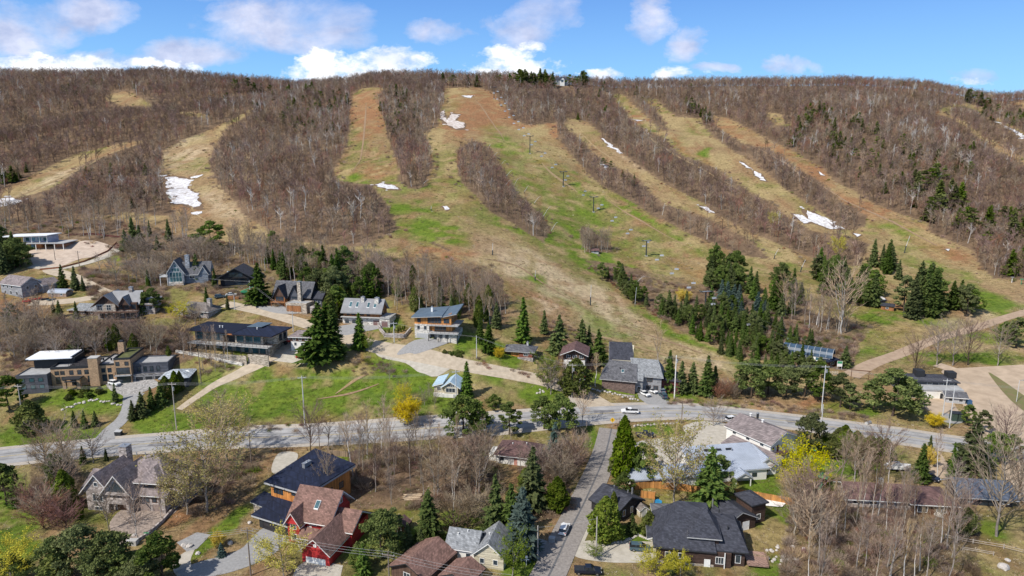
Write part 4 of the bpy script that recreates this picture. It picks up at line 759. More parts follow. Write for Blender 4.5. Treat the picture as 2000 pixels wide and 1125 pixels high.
# house under construction
h = House('unfinished_house', 'house under construction with white flat roof, open posts and orange sheathing on a clay yard', 'house', 66, 488, 4)
h.block(-12, 3, 2, 12, 0, 3.3, mat('orange_sheathing', (.50,.17,.07), .8, scale=.3, col2=(.62,.30,.12)), 'lower_wall'); h.block(-12.5, -6, 1.9, 12, 3.7, 7.0, mat('yellow_sheathing', (.62,.40,.12), .8, scale=.4, var=.2), 'sheathing_wall', False); h.block(-6.1, 7, 3, 11.5, 3.7, 6.9, mat('primed_wall', (.42,.42,.50), .8, scale=.5, var=.2), 'upper_wall', False)
MB().box(-13, 16.5, -1.5, 12.5, 3.3, 3.7).build('floor_slab', GRT, h.o); h.shed(-15, 7.5, 0, 12.5, (7.3, 7.9, 7.6, 7.1), MEMW, .6, WHT)
for x in (-11.5, -7, -2.5, 2, 7, 11.5, 16): MB().box(x-.15, x+.15, -1.3, -1.0, -2, 3.3).build('post', WHT, h.o)
for x in (-5, -1, 3, 6.8): MB().box(x-.12, x+.12, .8, 1.1, 3.7, 7.1).build('post', WHT, h.o)
h.row('f', 3, (-4.2, -1.2, 1.8, 4.8), 4.4, 2.0, 1.9, gl=GLB); h.row('f', 2, (-9.5, -5.5, -1), .5, 2.6, 2.2, fr=BRN); MB().box(9, 15, 3, 11, -1, 2.6).build('garage_bay', mat('raw_board', (.40,.20,.12), .9, var=.3), h.o)
# grey house at the far left with garage
h = House('grey_house', 'weathered grey two storey house at the far left edge behind pale trees', 'house', 28, 578, -24)
h.block(-9, 6, 0, 9, 0, 5.4, W_GRY); h.gable(-9, 6, 0, 9, 5.4, 2.8, SHT, 'x', wall=W_GRY); h.row('f', 0, (-7, -4, -1), 3.3, 1.1, 1.3); h.row('f', 0, (-6, -2, 2.2), .6, 1.2, 1.5); h.row('r', 6, (2.5, 6), 3.2, 1.1, 1.3); h.block(-12, -9, 3, 8, 0, 4.6, W_GRY, 'side_wall'); h.shed(-12, -9.2, 3, 8, (4.6, 5.1, 5.1, 4.6), SHT)
h = House('grey_garage', 'small grey gabled garage right of the weathered grey house', 'garage', 76, 570, -24)
h.block(-4, 3.6, 0, 7, 0, 3.6, W_GRY); h.gable(-4, 3.6, 0, 7, 3.6, 2.0, SHT, 'y', wall=W_GRY); h.block(-7, -4, 0, 3, 0, 2.6, W_GRY, 'porch_wall'); h.shed(-7, -4.1, 0, 3, (2.6, 3.0, 3.0, 2.6), SHT); h.win('f', 0, -2.2, 1, 1.1, 1.2); h.door('r', 3.6, 3, 0, .95, 2.1, WHT)
h = House('garden_shed', 'low tan shed with rounded metal roof beside the gravel parking', 'shed', 112, 580, -4)
h.block(-4.2, 4.2, 0, 4.5, 0, 2.0, mat('tan_slats', (.36,.26,.2), .8, kind='board', var=.3)); h.planes([[(-4.4, -.3, 2.1), (4.4, -.3, 2.1), (4.4, .9, 3.0), (-4.4, .9, 3.0)], [(-4.4, .9, 3.0), (4.4, .9, 3.0), (4.4, 3.4, 3.1), (-4.4, 3.4, 3.1)], [(-4.4, 3.4, 3.1), (4.4, 3.4, 3.1), (4.4, 4.8, 2.1), (-4.4, 4.8, 2.1)]], MTG)
for x in (-2, 2): h.win('f', 0, x, .8, .9, .8)
# low grey cabin
h = House('low_cabin', 'low brown cabin with grey roof left of the stone chalet', 'cabin', 171, 616, -8)
h.block(-5.4, 5.4, 0, 7, 0, 2.3, W_BRN); h.gable(-5.4, 5.4, 0, 7, 2.3, 2.0, SHL, 'x', .7, W_BRN, BRN); h.win('f', 0, -2, .8, 1.2, 1.1); h.win('f', 0, 2.2, .8, 1.2, 1.1); h.block(-9.5, -5.4, 1, 6, 0, 1.9, W_BRN, 'lean_to'); h.shed(-9.5, -5.5, 1, 6, (2.0, 2.6, 2.6, 2.0), SHL, .4)
# stone and timber chalet
h = House('stone_chalet', 'large stone and timber chalet with steep grey gables and two stacked decks', 'house', 234, 622, 6)
h.block(-8.4, 7, 0, 10, 0, 3.2, W_STG, 'lower_wall'); h.block(-8.4, -1.0, -.5, 10, 3.2, 6.4, W_STN, 'stone_wall', False); h.block(-1.0, 7, .5, 10, 3.2, 6.4, W_BRN, 'timber_wall', False)
h.gable(-9.2, -.2, -.5, 11, 6.2, 3.9, MTD, 'y', 1.0, W_BRN, BRN); h.gable(-3.5, 7, 2, 10.5, 6.2, 4.2, MTD, 'x', .8, W_BRN, BRN, 'main_roof'); h.gable(.5, 4.5, -.6, 5, 6.0, 3.2, MTD, 'y', .5, W_BRN, BRN, 'dormer_roof')
h.block(7, 13, 3, 10, 0, 5.4, W_STG, 'wing_wall'); h.shed(7.2, 13, 3, 10, (5.2, 4.9, 7.0, 7.3), MTD, .6, BRN); h.row('f', -.5, (-7, -3.6), 3.8, 1.7, 2.1, nx=2, ny=2); h.row('f', .5, (.6, 3.2, 5.8), 3.7, 1.7, 2.1, fr=BRN); h.row('f', 0, (-6.6, -3.6, -.4, 3, 5.6), .5, 1.9, 2.1, fr=BRN); h.win('f', .5, 2.5, 6.4, 2.0, 1.6, fr=BRN, nx=2); h.row('f', 3, (9, 11.4), 3, 1.2, 1.5)
h.deck(-9, 8.2, -3, -.6, 3.2, W_BRN); h.deck(-8, 8.8, -6.5, -3.1, .2, W_BRN); h.chim(3, 6.2, 8, 12, 1.4, W_STG)
# blue grey chalet
h = House('blue_grey_chalet', 'blue grey chalet with tall triangular gable window and white bargeboards', 'house', 370, 556, 12)
h.block(-9, -2, 0, 9, 0, 6.2, mat('blue_grey_siding', (.22,.25,.29), .8, kind='plank', var=.2), 'gable_front'); BGS = MATS['blue_grey_siding']; h.block(-2, 8, 2, 10, 0, 5.2, BGS)
h.gable(-9, -2, 0, 9.5, 6.2, 5.4, SHG, 'y', .7, BGS); h.gable(-3, 8.5, 2, 10, 5.2, 4.6, SHG, 'x', .7, BGS, part='main_roof'); h.gable(4.3, 8.3, .6, 6, 5.0, 3.4, SHG, 'y', .4, BGS, part='side_gable_roof'); h.block(4.4, 8.2, .8, 2, 0, 5.0, BGS, 'side_gable_wall', False)
h.win('f', 0, -5.5, 1.6, 5.2, 4.4, 4, 2, gl=GLB); h.win('f', 0, -5.5, 6.4, 3.4, 1.6, 3, 1, gl=GLB); h.win('f', 0, -5.5, 8.3, 1.2, 1.2, gl=GLB); h.win('f', .8, 6.3, 4.6, 1.6, 1.6, 2); h.win('f', 2, 1, 2.6, 2.2, 1.6, 2); h.chim(-1.0, 4.5, 7, 13.2, 1.8, mat('light_grey_block', (.36,.38,.41), .8, kind='stone', var=.1)); h.deck(-12.5, -9.1, 0, 6, 4.2, WHT); h.block(-8.6, -2.4, -.6, 0, 0, 1.6, W_WST, 'stone_base', False)
# black modern house
h = House('black_house', 'black gabled house with glass front and wide overhanging roof', 'house', 462, 560, 5)
h.block(-7.5, 7.5, 1.5, 12, 0, 4.2, W_BLK); h.gable(-8, 8, 0, 12, 4.2, 4.6, SHD, 'y', 1.3, W_BLK, DRK); h.win('f', 1.5, 0, .5, 11, 3.2, 6, 1, DRK, GLASS); h.win('f', 0, 0, 4.6, 6, 2.0, 4, 1, DRK, GLASS)
for x in (-8, 8): MB().box(x-.2, x+.2, -.8, -.4, -3, 4.2).build('post', DRK, h.o)
h.deck(-8, 8, -1.2, 1.4, .1, W_BLK, False, False); h.sky(-4.6, 5, 6.3, 1, 1.2, 0)
# stone bungalow behind the trees
h = House('stone_bungalow', 'low stone bungalow with brown shake roof half hidden by trees', 'house', 375, 618, -14)
h.block(-8, 8, 0, 8, 0, 2.5, W_STG); h.hip(-8, 8, 0, 8, 2.6, 2.8, SLATE); h.gable(-2.6, 2.6, -2.5, 4, 2.6, 2.4, SLATE, 'y', .5, W_STG, part='porch_roof'); h.block(-2.4, 2.4, -2.3, 0, 0, 2.5, W_BRN, 'porch_wall'); h.row('f', 0, (-6, 5), .7, 1.6, 1.3); h.win('f', -2.3, 0, .8, 2.4, 1.4, 3); h.chim(6, 4, 3, 7, 1.5, W_STG); h.planes([[(-11, 3, 2.8), (-8.6, 3, 3.2), (-8.6, 8, 3.2), (-11, 8, 2.8)]], MTB)
# black roofed modern stone house
h = House('modern_stone_house', 'long modern house of pale stone and glass under thin black flat roofs with orange soffits', 'house', 446, 690, -13)
SOF = mat('orange_soffit', (.42,.17,.06), .7, kind='board', var=.2)
h.block(-15.5, 9.5, 2, 11, 0, 3.6, W_STN, 'lower_wall'); h.block(-15.5, -3.4, 2.2, 11, 3.9, 7.7, W_STN, 'upper_wall_west', False); h.block(2.2, 14, 1.6, 11, 3.9, 7.7, W_STN, 'upper_wall_east', False); h.block(-3.4, 2.2, 3.4, 10.5, 3.9, 7.2, DRK, 'dark_core', False); h.block(9.5, 17, 1, 12, -1, 3.6, W_STN, 'lower_wall_east')
MB().box(-16.6, 3.2, -.4, 12, 7.78, 8.02).build('soffit', SOF, h.o); MB().box(-17, 3.4, -.8, 12.4, 8.02, 8.4).build('roof', SHN, h.o); MB().box(1.2, 19.6, -1.6, 12, 7.7, 7.95).build('soffit', SOF, h.o); MB().box(3.45, 20, -2, 12.4, 7.95, 8.3).build('roof', SHN, h.o); MB().box(14, 18.6, 4, 11, 3.6, 7.7).build('stone_end_wall', W_STN, h.o)
h.row('f', 2.2, (-13.2, -9.4, -6), 4.3, 2.4, 3.0, nx=2, ny=2, fr=DRK, gl=GLB); h.row('f', 1.6, (4.4, 8.2, 11.6), 4.3, 2.8, 3.0, nx=3, fr=DRK, gl=GLB); h.row('f', 2, (-13.5, -10.5, -7.5, -4, -.5, 3, 6.5), .4, 1.6, 2.6, nx=2, fr=DRK, gl=GLB); h.row('f', 1, (11, 14), .5, 2.2, 2.4, fr=DRK, gl=GLB); h.row('r', 18.6, (6, 9), 4.6, 1.6, 2.4, fr=DRK)
MB().box(-3.6, 2.4, .6, 3.3, 7.0, 7.3).build('canopy', MTB, h.o); h.deck(-16, 18, -1.8, 1.55, 3.75, GRT, True, True, 'flr', DRK, 1.1, .3); MB().box(-16.2, 10.5, -4.4, -4.0, -4, .9).build('terrace_wall', W_STN, h.o); MB().box(10.5, 19, -3.4, -3.0, -4, 1.3).build('terrace_wall', W_STN, h.o)
h.vent([(-6.4, 5, 8.5), (-5.2, 5, 8.5), (9, 6, 8.4)], WHT, .2, .6); h.shed(3.6, 9.6, 8, 15, (8.6, 8.9, 8.7, 8.6), MTB, .2, None, 'rear_roof'); h.block(4.4, 9, 12.5, 14.8, 0, 8.4, W_STN, 'rear_wall', False)
o = thing('retaining_wall', 'long low white wall with railing below the black roofed stone house', 'wall'); WP = [G(344, 688), G(395, 697), G(440, 707), G(474, 714)]
for a, b in zip(WP, WP[1:]):
    d = (b-a).normalized(); n_ = Vector((-d.y, d.x, 0))*.3; MB().slab([(a.x-n_.x, a.y-n_.y, a.z+.9), (b.x-n_.x, b.y-n_.y, b.z+.9), (b.x+n_.x, b.y+n_.y, b.z+.9), (a.x+n_.x, a.y+n_.y, a.z+.9)], 2.4).build('wall_section', W_WST, o)
    MB().tube([a+Vector((0, 0, 1.9)), b+Vector((0, 0, 1.9))], .04, 4).tube([a+Vector((0, 0, 1.4)), b+Vector((0, 0, 1.4))], .03, 4).tube([b+Vector((0, 0, .8)), b+Vector((0, 0, 1.95))], .05, 4).build('railing', DRK, o)
# brick mansion
h = House('brick_mansion', 'sprawling tan brick mansion with tall chimney tower, dark flat roofs and charcoal wings', 'house', 172, 752, 9)
u = .182
h.block(-11.5, 4.5, 0, 12, 0, 6.4, W_BRK, 'main_wall'); h.flat(-11.5, 4.5, 0, 12, 6.4, MEMB, DRK, .7); h.block(4.5, 9.8, -.5, 12, 0, 7.2, W_BRK, 'centre_wall'); h.flat(4.5, 9.8, -.5, 12, 7.2, MEMB, DRK, .5); h.block(9.8, 15.2, -1.2, 12, 0, 9.2, W_BRK, 'east_wall'); h.flat(9.8, 15.2, -1.2, 12, 9.2, mat('green_roof', (.12,.13,.05), .95, scale=.8, var=.4), DRK, .6)
h.block(1.6, 4.7, -1.8, 1.2, 0, 10.2, W_BRK, 'chimney_tower', False); MB().box(1.5, 4.8, -1.9, 1.3, 10.2, 10.4).build('tower_cap', CONC, h.o); h.block(8.4, 10.4, 7, 9, 6, 13.2, W_BRK, 'rear_chimney', False); MB().box(8.7, 10.1, 7.3, 8.7, 13.2, 13.8).build('chimney_cap', DRK, h.o)
h.block(-21.5, -11.6, -2.5, 7, 0, 5.0, W_CHR, 'west_wing'); h.flat(-21.5, -11.6, -2.5, 7, 5.0, MEMB, W_CHR, .4); h.block(-19.5, -6, 6, 14, 0, 8.6, DRK, 'rear_upper_wall', False)
MB().box(-21.3, -7, 4.6, 14.6, 8.9, 9.2).box(-20, -6, 3.8, 4.6, 8.95, 9.2).build('white_roof', MEMW, h.o); MB().box(-21.5, -6.8, 4.3, 15, 8.5, 8.88).build('fascia', DRK, h.o); h.deck(-6, 1.4, 1, 10, 6.9, W_BLK, True, False, 'flr', DRK)
h.row('f', 0, (-9.6, -7.8), 4.3, 1.2, 1.2, fr=DRK); h.row('f', 0, (-9.4, -7.6), 1.0, 1.3, 2.4, fr=DRK, nx=1, ny=2); h.row('f', 0, (-4.9, -2.3, .0, 1.2), 4.2, 1.1, 1.4, fr=DRK); h.row('f', 0, (.9,), 1.2, 1.2, 2.2, fr=DRK); h.row('f', -.5, (5.8, 7.8), 4.6, 1.1, 1.4, fr=DRK); h.row('f', -.5, (6, 8), 1.4, 1.4, 2.3, fr=DRK, ny=2); h.row('f', -1.2, (10.9, 13.9), 7.0, 1.1, 1.3, fr=DRK)
h.win('f', -1.2, 12.5, 3.9, 4.2, 2.2, 4, 1, DRK); h.win('f', -1.2, 12.5, .3, 4.4, 2.6, 4, 1, DRK); h.deck(9.9, 15.3, -2.4, -1.25, 3.6, GRT, True, False, 'flr', DRK)
h.row('f', -2.5, (-19.6, -16.6, -13.8), 3.0, 1.4, 1.2, gl=GLB, fr=DRK); h.row('f', -2.5, (-19.4, -16.4, -13.6), .5, 1.4, 1.2, gl=GLB, fr=DRK); MB().box(-6.6, -1, -3.6, -.02, 3.3, 3.6).build('porch_roof', DRK, h.o); MB().box(-5.6, -2, -4.4, -3.62, 2.7, 2.95).build('canopy', DRK, h.o)
for x in (-6.1, -1.5): h.block(x-.5, x+.5, -3.4, -2.4, 0, 3.3, W_BRK, 'porch_pillar', False)
h.door('f', 0, -3.8, .1, 2.4, 2.5, DRK, fr=DRK); h.vent([(3.5, 6, 7.4), (-1, 5, 7.0), (7, 4, 7.8)], DRK, .3, .5)
h.block(15.3, 27, .5, 9.5, 0, 6.6, W_CHR, 'garage_wing'); h.flat(15.3, 27, .5, 9.5, 6.6, MEMB, W_CHR, .5); h.row('f', .5, (17, 19.2, 21.4, 23.6), 3.9, 1.0, 1.8, fr=DRK); h.block(15.3, 26, -.6, .45, 0, 3.2, mat('grey_block', (.24,.235,.24), .9, kind='stone', var=.1), 'garage_front', False)
for x in (17.4, 20.6, 23.9): h.door('f', -.6, x, 0, 2.5, 2.4, DRK, 'garage_door', GRT)
h.block(26.4, 35.5, -6.5, 3, 0, 3.0, W_CHR, 'east_garage'); h.hip(26.4, 35.5, -6.5, 3, 3.2, 1.7, mat('pale_blue_shingle', (.42,.46,.50), .8, kind='shingle', scale=.6, var=.15), .6, DRK)
for y in (-5, -2.3): h.door('l', 26.4, y, 0, 2.2, 2.3, DRK, 'garage_door', GRT)
h.win('f', -6.5, 31, 1, 2.4, 1.2, 2)
# dark chalet with stone garage
h = House('grey_chalet', 'dark chalet with steep grey gables, stone chimney and tan stone garage below', 'house', 570, 606, -12)
h.block(-11, 6, 5, 13, 0, 5.6, W_BRN, 'timber_wall'); h.gable(-11, 6, 5, 13, 5.6, 5.2, SHG, 'x', .8, W_CHR, DRK); h.gable(-9.6, -4.4, 2.6, 9, 5.4, 4.4, SHD, 'y', .6, W_BRN, DRK, 'west_gable_roof'); h.block(-9.4, -4.6, 2.8, 5, 0, 5.4, W_CED, 'bay_wall', False); h.gable(-3, 2, 3.6, 9, 5.4, 4.4, SHD, 'y', .6, W_CHR, DRK, 'centre_gable_roof'); h.block(-2.8, 1.8, 3.8, 5, 0, 5.4, W_CHR, 'bay_wall', False)
h.block(-1.5, 8, -2, 4.9, 0, 3.4, W_STN, 'garage_wall'); h.flat(-1.5, 8, -2, 3.7, 3.4, MEMB, W_STN, .3); h.door('f', -2, 2.2, 0, 6.5, 2.5, W_CED, 'garage_door', BRN); h.chim(2.6, 2.9, 3.4, 12, 1.5, W_STN); h.block(6.2, 11, 6, 12, 0, 4.6, W_CHR, 'east_wall'); h.gable(6.2, 11, 6, 12, 4.6, 2.2, SHD, 'x', .6, W_CHR, DRK, 'east_roof')
h.win('f', 2.8, -7, 3.1, 3.6, 2.0, 3, 1, BRN); h.win('f', 3.8, -.6, 4.4, 2.2, 2.2, 2, 2, DRK); h.row('f', 6, (7.6, 9.6), 2, 1.2, 1.4); h.deck(-10.4, -3.6, 1, 2.75, 2.9, W_CED); h.block(9, 11.5, -1, 3, 0, 2.2, W_STG, 'stone_shed')
# white stone house with grey metal roof
h = House('white_stone_house', 'white stone house with long grey metal roof, skylights and two chimneys', 'house', 703, 637, -8)
h.block(-7.8, 8.2, 1.5, 11, 0, 3.4, W_WST, 'stone_wall'); h.block(-7.6, 8, 2, 10.5, 3.6, 6.0, W_CED, 'timber_wall', False); h.gable(-7.6, 8, 2, 10.5, 6.0, 4.0, MTD, 'x', .9, W_CED, GRT); [h.sky(x, 3.9, 7.9+.0, 1.0, 1.7, .94) for x in (-5, -2.2, 2.6, 5.4)]; h.chim(-.2, 5.4, 8, 11, 1.3, W_WST); h.chim(5.9, 5.0, 8, 10.9, 1.6, W_WST)
h.row('f', 2, (-5.5, -3.4, .3, 3), 4.0, 1.3, 1.5, fr=BRN, nx=2); MB().box(-8.2, 12.4, .2, 1.45, 3.4, 3.6).build('balcony_slab', CONC, h.o); h.block(8.2, 12.4, .5, 9, 0, 3.4, W_WST, 'garage_wall'); h.deck(8.25, 12.6, .5, 9, 3.7, CONC, True, False, 'fr', DRK); h.door('f', .5, 10.3, 0, 2.7, 2.3, mat('mauve_door', (.22,.13,.12), .7), 'garage_door'); h.door('f', 1.5, 6.4, 0, 2.6, 2.3, MATS['mauve_door'], 'garage_door')
h.row('f', 1.5, (-6, -3, 0), .8, 1.4, 1.3, fr=DRK); h.win('r', 8, 5.5, 4.0, 3, 1.6, 3, 1, BRN); h.win('r', 8, 6.2, 6.6, 2.2, 1.6, 2, 1, BRN)
# terrace garden wall
o = thing('terrace_wall', 'stone terrace wall round the green lawn below the white stone house', 'wall')
for a, b, hh_ in ((G(742, 645), G(752, 658), 1.6), (G(752, 658), G(790, 660), 1.6), (G(790, 660), G(802, 646), 1.4), (G(736, 630), G(742, 645), 1.5)):
    d = (b-a).normalized(); n_ = Vector((-d.y, d.x, 0))*.25; MB().slab([(a.x-n_.x, a.y-n_.y, a.z+hh_), (b.x-n_.x, b.y-n_.y, b.z+hh_), (b.x+n_.x, b.y+n_.y, b.z+hh_), (a.x+n_.x, a.y+n_.y, a.z+hh_)], 3).build('wall_section', W_STG, o)
# small white and brown house
h = House('small_white_house', 'small white house with brown upper storey and grey roof beside the red tractor', 'house', 590, 686, -6)
h.block(-4.2, 4.6, 0, 8, 0, 3.9, W_WHT); h.block(-4.3, 4.7, -.1, 8.1, 3.9, 5.7, W_BRN, 'upper_wall', False); h.hip(-4.3, 4.7, -.1, 8.1, 5.8, 1.5, SHT, .7); h.row('f', 0, (-2.4, .2, 3), 2.2, .9, 1.2); h.row('f', -.1, (-2.7, -.4, 2), 4.3, .9, 1.1); h.door('f', 0, 1.8, 0, .9, 1.9, GRT)
# timber and white modern house
h = House('timber_house', 'modern house with orange timber top floor on white base under sloping blue metal roofs', 'house', 850, 663, -9)
h.block(-8.2, -2.4, 0, 10, 0, 6.0, W_WST, 'white_wall'); h.block(-8.25, 6.5, .2, 10.2, 6.0, 8.8, W_WOOD, 'timber_wall', False); h.block(-2.4, 4.6, 1.2, 10, 0, 2.9, W_STG, 'recess_wall'); h.block(-2.4, 6.5, 1.3, 10, 2.9, 6.0, W_WOOD, 'middle_wall', False); h.block(1.0, 8.8, -1.0, 9.6, 0, 2.9, W_WST, 'lower_white_wall')
h.shed(-8.6, 2.6, -.5, 11, (9.0, 9.9, 10.9, 9.6), MTB, .6, GRT); h.shed(2.9, 8.4, -.2, 11, (9.3, 10.9, 12.2, 10.6), MTB, .5, GRT, 'east_roof'); MB().prism([(2.7, 8.7), (6.5, 8.7), (6.5, 10.6), (2.7, 9.2)], .3, 10, 'y').build('gable_wall', W_WOOD, h.o); MB().prism([(-8.2, 8.7), (2.7, 8.7), (2.7, 9.9), (-8.2, 9.0)], .4, 10, 'y').build('gable_wall', W_WOOD, h.o)
h.row('f', 0, (-6.6, -3.9), 3.9, 1.0, 1.4, fr=GRT); h.door('f', 0, -5.2, 0, 4.4, 2.3, GRT, 'garage_door'); h.win('f', .2, -6.4, 6.7, 1.2, 1.5, 1, 1, BRN); h.win('f', .2, -.2, 6.5, 5.4, 2.2, 4, 1, W_CED); h.win('f', .2, 4.6, 6.6, 2.2, 1.8, 2, 1, W_CED); h.win('f', 1.3, 1.8, 3.4, 4.6, 2.0, 3, 1, W_CED); h.row('f', -1.0, (2.6, 5.0), .9, 1.1, 1.3, fr=DRK); h.door('f', 1.2, -1.2, 0, 1.6, 2.3, DRK); h.row('r', 8.8, (1, 3.6), .8, 1.2, 1.6)
h.deck(-2.3, 9.6, -2.2, 1.25, 3.05, GRT, True, True, 'fr', DRK); h.deck(-2.4, 9.6, -1.6, .15, 6.05, GRT, True, False, 'fr', BRN); h.chim(-2.4, 5, 9.6, 11.8, .7, WHT); h.row('r', 6.5, (3, 6, 8.5), 6.7, 1.6, 1.5, fr=BRN); h.deck(6.6, 9.6, .2, 9, 6.0, GRT, True, False, 'r', DRK)
# tiny cottage with pale blue roof
h = House('tiny_cottage', 'tiny cream cottage with pale blue metal roof beside a lone spruce', 'cottage', 868, 776, -9)
h.block(-3.8, .0, .6, 7, 0, 3.9, W_CRM, 'west_wall'); h.block(0, 4.8, 0, 7, 0, 4.0, W_CRM); h.gable(-.6, 5.2, 0, 7.5, 4.0, 1.9, MTC, 'y', .6, W_CRM); h.shed(-4.0, -.7, .4, 8, (4.0, 5.2, 5.8, 4.6), MTC, .3, WHT, 'west_roof'); h.block(-3.85, 4.85, -.08, 7.1, 0, 1.4, W_WHT, 'white_base', False); h.win('f', .6, -2, 2.3, 1.3, 1.2, 2); h.win('f', 0, 2.2, 2.0, 3.2, 1.4, 3); h.win('f', 0, 2.3, 3.9, 2.4, .8, 4, 1, WHT, GLASS); h.door('f', -.08, 3.6, .0, .9, 1.3, GRT)
# little brown cabin
h = House('little_cabin', 'little brown cabin with grey roof and one orange wall below the tall spruces', 'cabin', 1014, 699, -12)
h.block(-6, -3.4, 1, 7, 0, 2.6, W_BRN, 'side_wall'); h.block(-3.4, 0, .5, 7, 0, 2.7, W_WOOD, 'orange_wall'); h.block(0, 5, 0, 7, 0, 2.7, mat('rust_wood', (.24,.08,.05), .85, kind='plank', var=.3), 'rust_wall'); h.hip(-6, 5.4, 0, 7, 2.8, 1.6, SHG, .7, GRT); h.chim(2.6, 3.5, 3.5, 5.4, .7, CONC); h.win('f', 0, 2.6, 1, 1.6, 1.0, 2); h.block(-.5, 5.5, -.8, 0, -1.2, 0.4, W_STG, 'stone_base', False)
# brown roofed white house
h = House('brown_roof_house', 'white two storey house with brown gabled roof and dark timber band behind the gravel road', 'house', 1118, 724, -10)
h.block(-3.4, 4.6, 0, 9, 0, 4.4, W_WHT); h.block(-3.5, 4.7, -.1, 9.1, 4.4, 6.8, W_BRN, 'timber_wall', False); h.gable(-3.8, 5, -.4, 9.4, 6.8, 1.9, SHM, 'y', .9, W_BRN, WHT, og=1.2); h.row('f', -.1, (-1.6, .8, 3.2), 5.0, 1.4, 1.1, nx=2); h.row('f', 0, (-.8, 2.6), 2.4, 1.5, 1.3, nx=2); h.row('f', 0, (1.8, 3.6), .2, 1.2, 1.1); h.deck(-5.6, -3.6, .4, 7, 4.4, W_BRN)
# dark house of many roofs
h = House('shingled_house', 'large brown and grey shingled house of many steep grey roofs by the junction', 'house', 1221, 767, -14)
BSH = mat('bark_shingles', (.20,.14,.12), .95, kind='shingle', scale=1.2, var=.35)
h.block(-8.5, 3.4, 0, 8, 0, 4.9, BSH, 'front_wall'); h.planes([[(-9.3, -.8, 4.9), (4.2, -.8, 4.7), (3.4, 8.4, 9.2), (-6.6, 8.4, 9.4)], [(-9.3, -.8, 4.9), (-6.6, 8.4, 9.4), (-9.3, 8.6, 5.2)]], SHG, fas=GRT)
h.block(2.4, 12.5, 4, 13, 0, 5.6, W_GRY, 'grey_wall'); h.planes([[(2.2, 3.2, 5.8), (13.2, 3.2, 5.7), (11.0, 9.8, 10.2), (.8, 9.8, 10.4)], [(.8, 9.8, 10.4), (11, 9.8, 10.2), (13, 14, 6.2), (2, 14, 6.2)], [(13.2, 3.2, 5.7), (13, 14, 6.2), (11, 9.8, 10.2)]], SHL, fas=GRT)
h.block(-6, 1.5, 9, 17, 0, 9.0, W_CRM, 'rear_wall'); h.planes([[(-7, 8.6, 8.0), (2.4, 8.6, 7.8), (.6, 17.6, 14.0), (-8.0, 17.6, 13.8)]], SHD, fas=WHT, part='rear_roof'); MB().prism([(9, 7.5), (17, 7.5), (17, 13.2)], -6.05, 1.55, 'x').build('rear_gable', W_CRM, h.o)
h.block(12.6, 19, 6, 12, 0, 4.2, mat('maroon_boards', (.15,.05,.045), .85, kind='board', var=.3), 'garage_wall'); h.shed(12.8, 19, 6, 12, (4.3, 4.0, 5.3, 5.6), SHD, .5, DRK); h.planes([[(2.6, .6, 5.2), (6.2, .6, 5.0), (6.2, 4, 6.8), (2.6, 4, 7.0)]], SHL, fas=GRT, part='entry_roof'); h.block(3.42, 6, 1.4, 3.98, 0, 4.8, W_GRY, 'entry_wall', False)
h.row('f', 4, (8.4,), 3.5, 1.8, 1.4, fr=BRN, nx=2); h.row('f', 4, (8, 10.6), .6, 1.6, 1.5, fr=BRN, nx=2); h.sky(-1.4, 3.6, 6.8, .9, 1.2, .49); h.door('f', 1.4, 4.8, 0, 1.2, 2.2, DRK); h.vent([(-2.4, 4.5, 7.4)], DRK)
MB().box(-9, 3.5, -2.6, -2.2, -3, .1).build('stone_footing', W_STG, h.o)
# chairlift base station
h = House('lift_station', 'chairlift base station with long curved blue glass canopy beside pines', 'lift station', 1575, 704, -33)
b = MB(); s2 = MB(); L_ = 19
for i in range(8):
    a0, a1 = math.pi*i/8, math.pi*(i+1)/8; p0 = (-3.6*math.cos(a0), 3.4+2.9*math.sin(a0)); p1 = (-3.6*math.cos(a1), 3.4+2.9*math.sin(a1)); b.slab([(-9, p0[0], p0[1]), (-9, p1[0], p1[1]), (L_-9, p1[0], p1[1]), (L_-9, p0[0], p0[1])], .12)
b.build('canopy', mat('blue_canopy', (.05,.085,.13), .3, scale=.4, var=.4, spec=.6), h.o)
for x in np.linspace(-9, L_-9, 9): s2.tube([(x, -3.66*math.cos(t), 3.5+2.98*math.sin(t)) for t in np.linspace(0, math.pi, 11)], .05, 4)
s2.build('rib', WHT, h.o); h.block(-8, L_-10, -3.4, 3.4, 1.4, 3.3, WHT, 'engine_casing', False); h.row('f', -3.4, np.linspace(-6.5, 7.5, 6), 1.8, 1.6, 1.2, gl=GLB); MB().box(-2, 3, -1.2, 1.2, -3, 1.4).build('pedestal', CONC, h.o); h.keep(-9, 11, -4, 4)
h2 = House('ticket_hut', 'small hut with dark hip roof against the chairlift station', 'hut', 1625, 717, 30); h2.block(-2.8, 3, 0, 5, 0, 2.8, BRN); h2.hip(-2.8, 3, 0, 5, 2.9, 1.6, SHN, .7, DRK); h2.win('f', 0, 0, 1, 2, 1.1, 2)
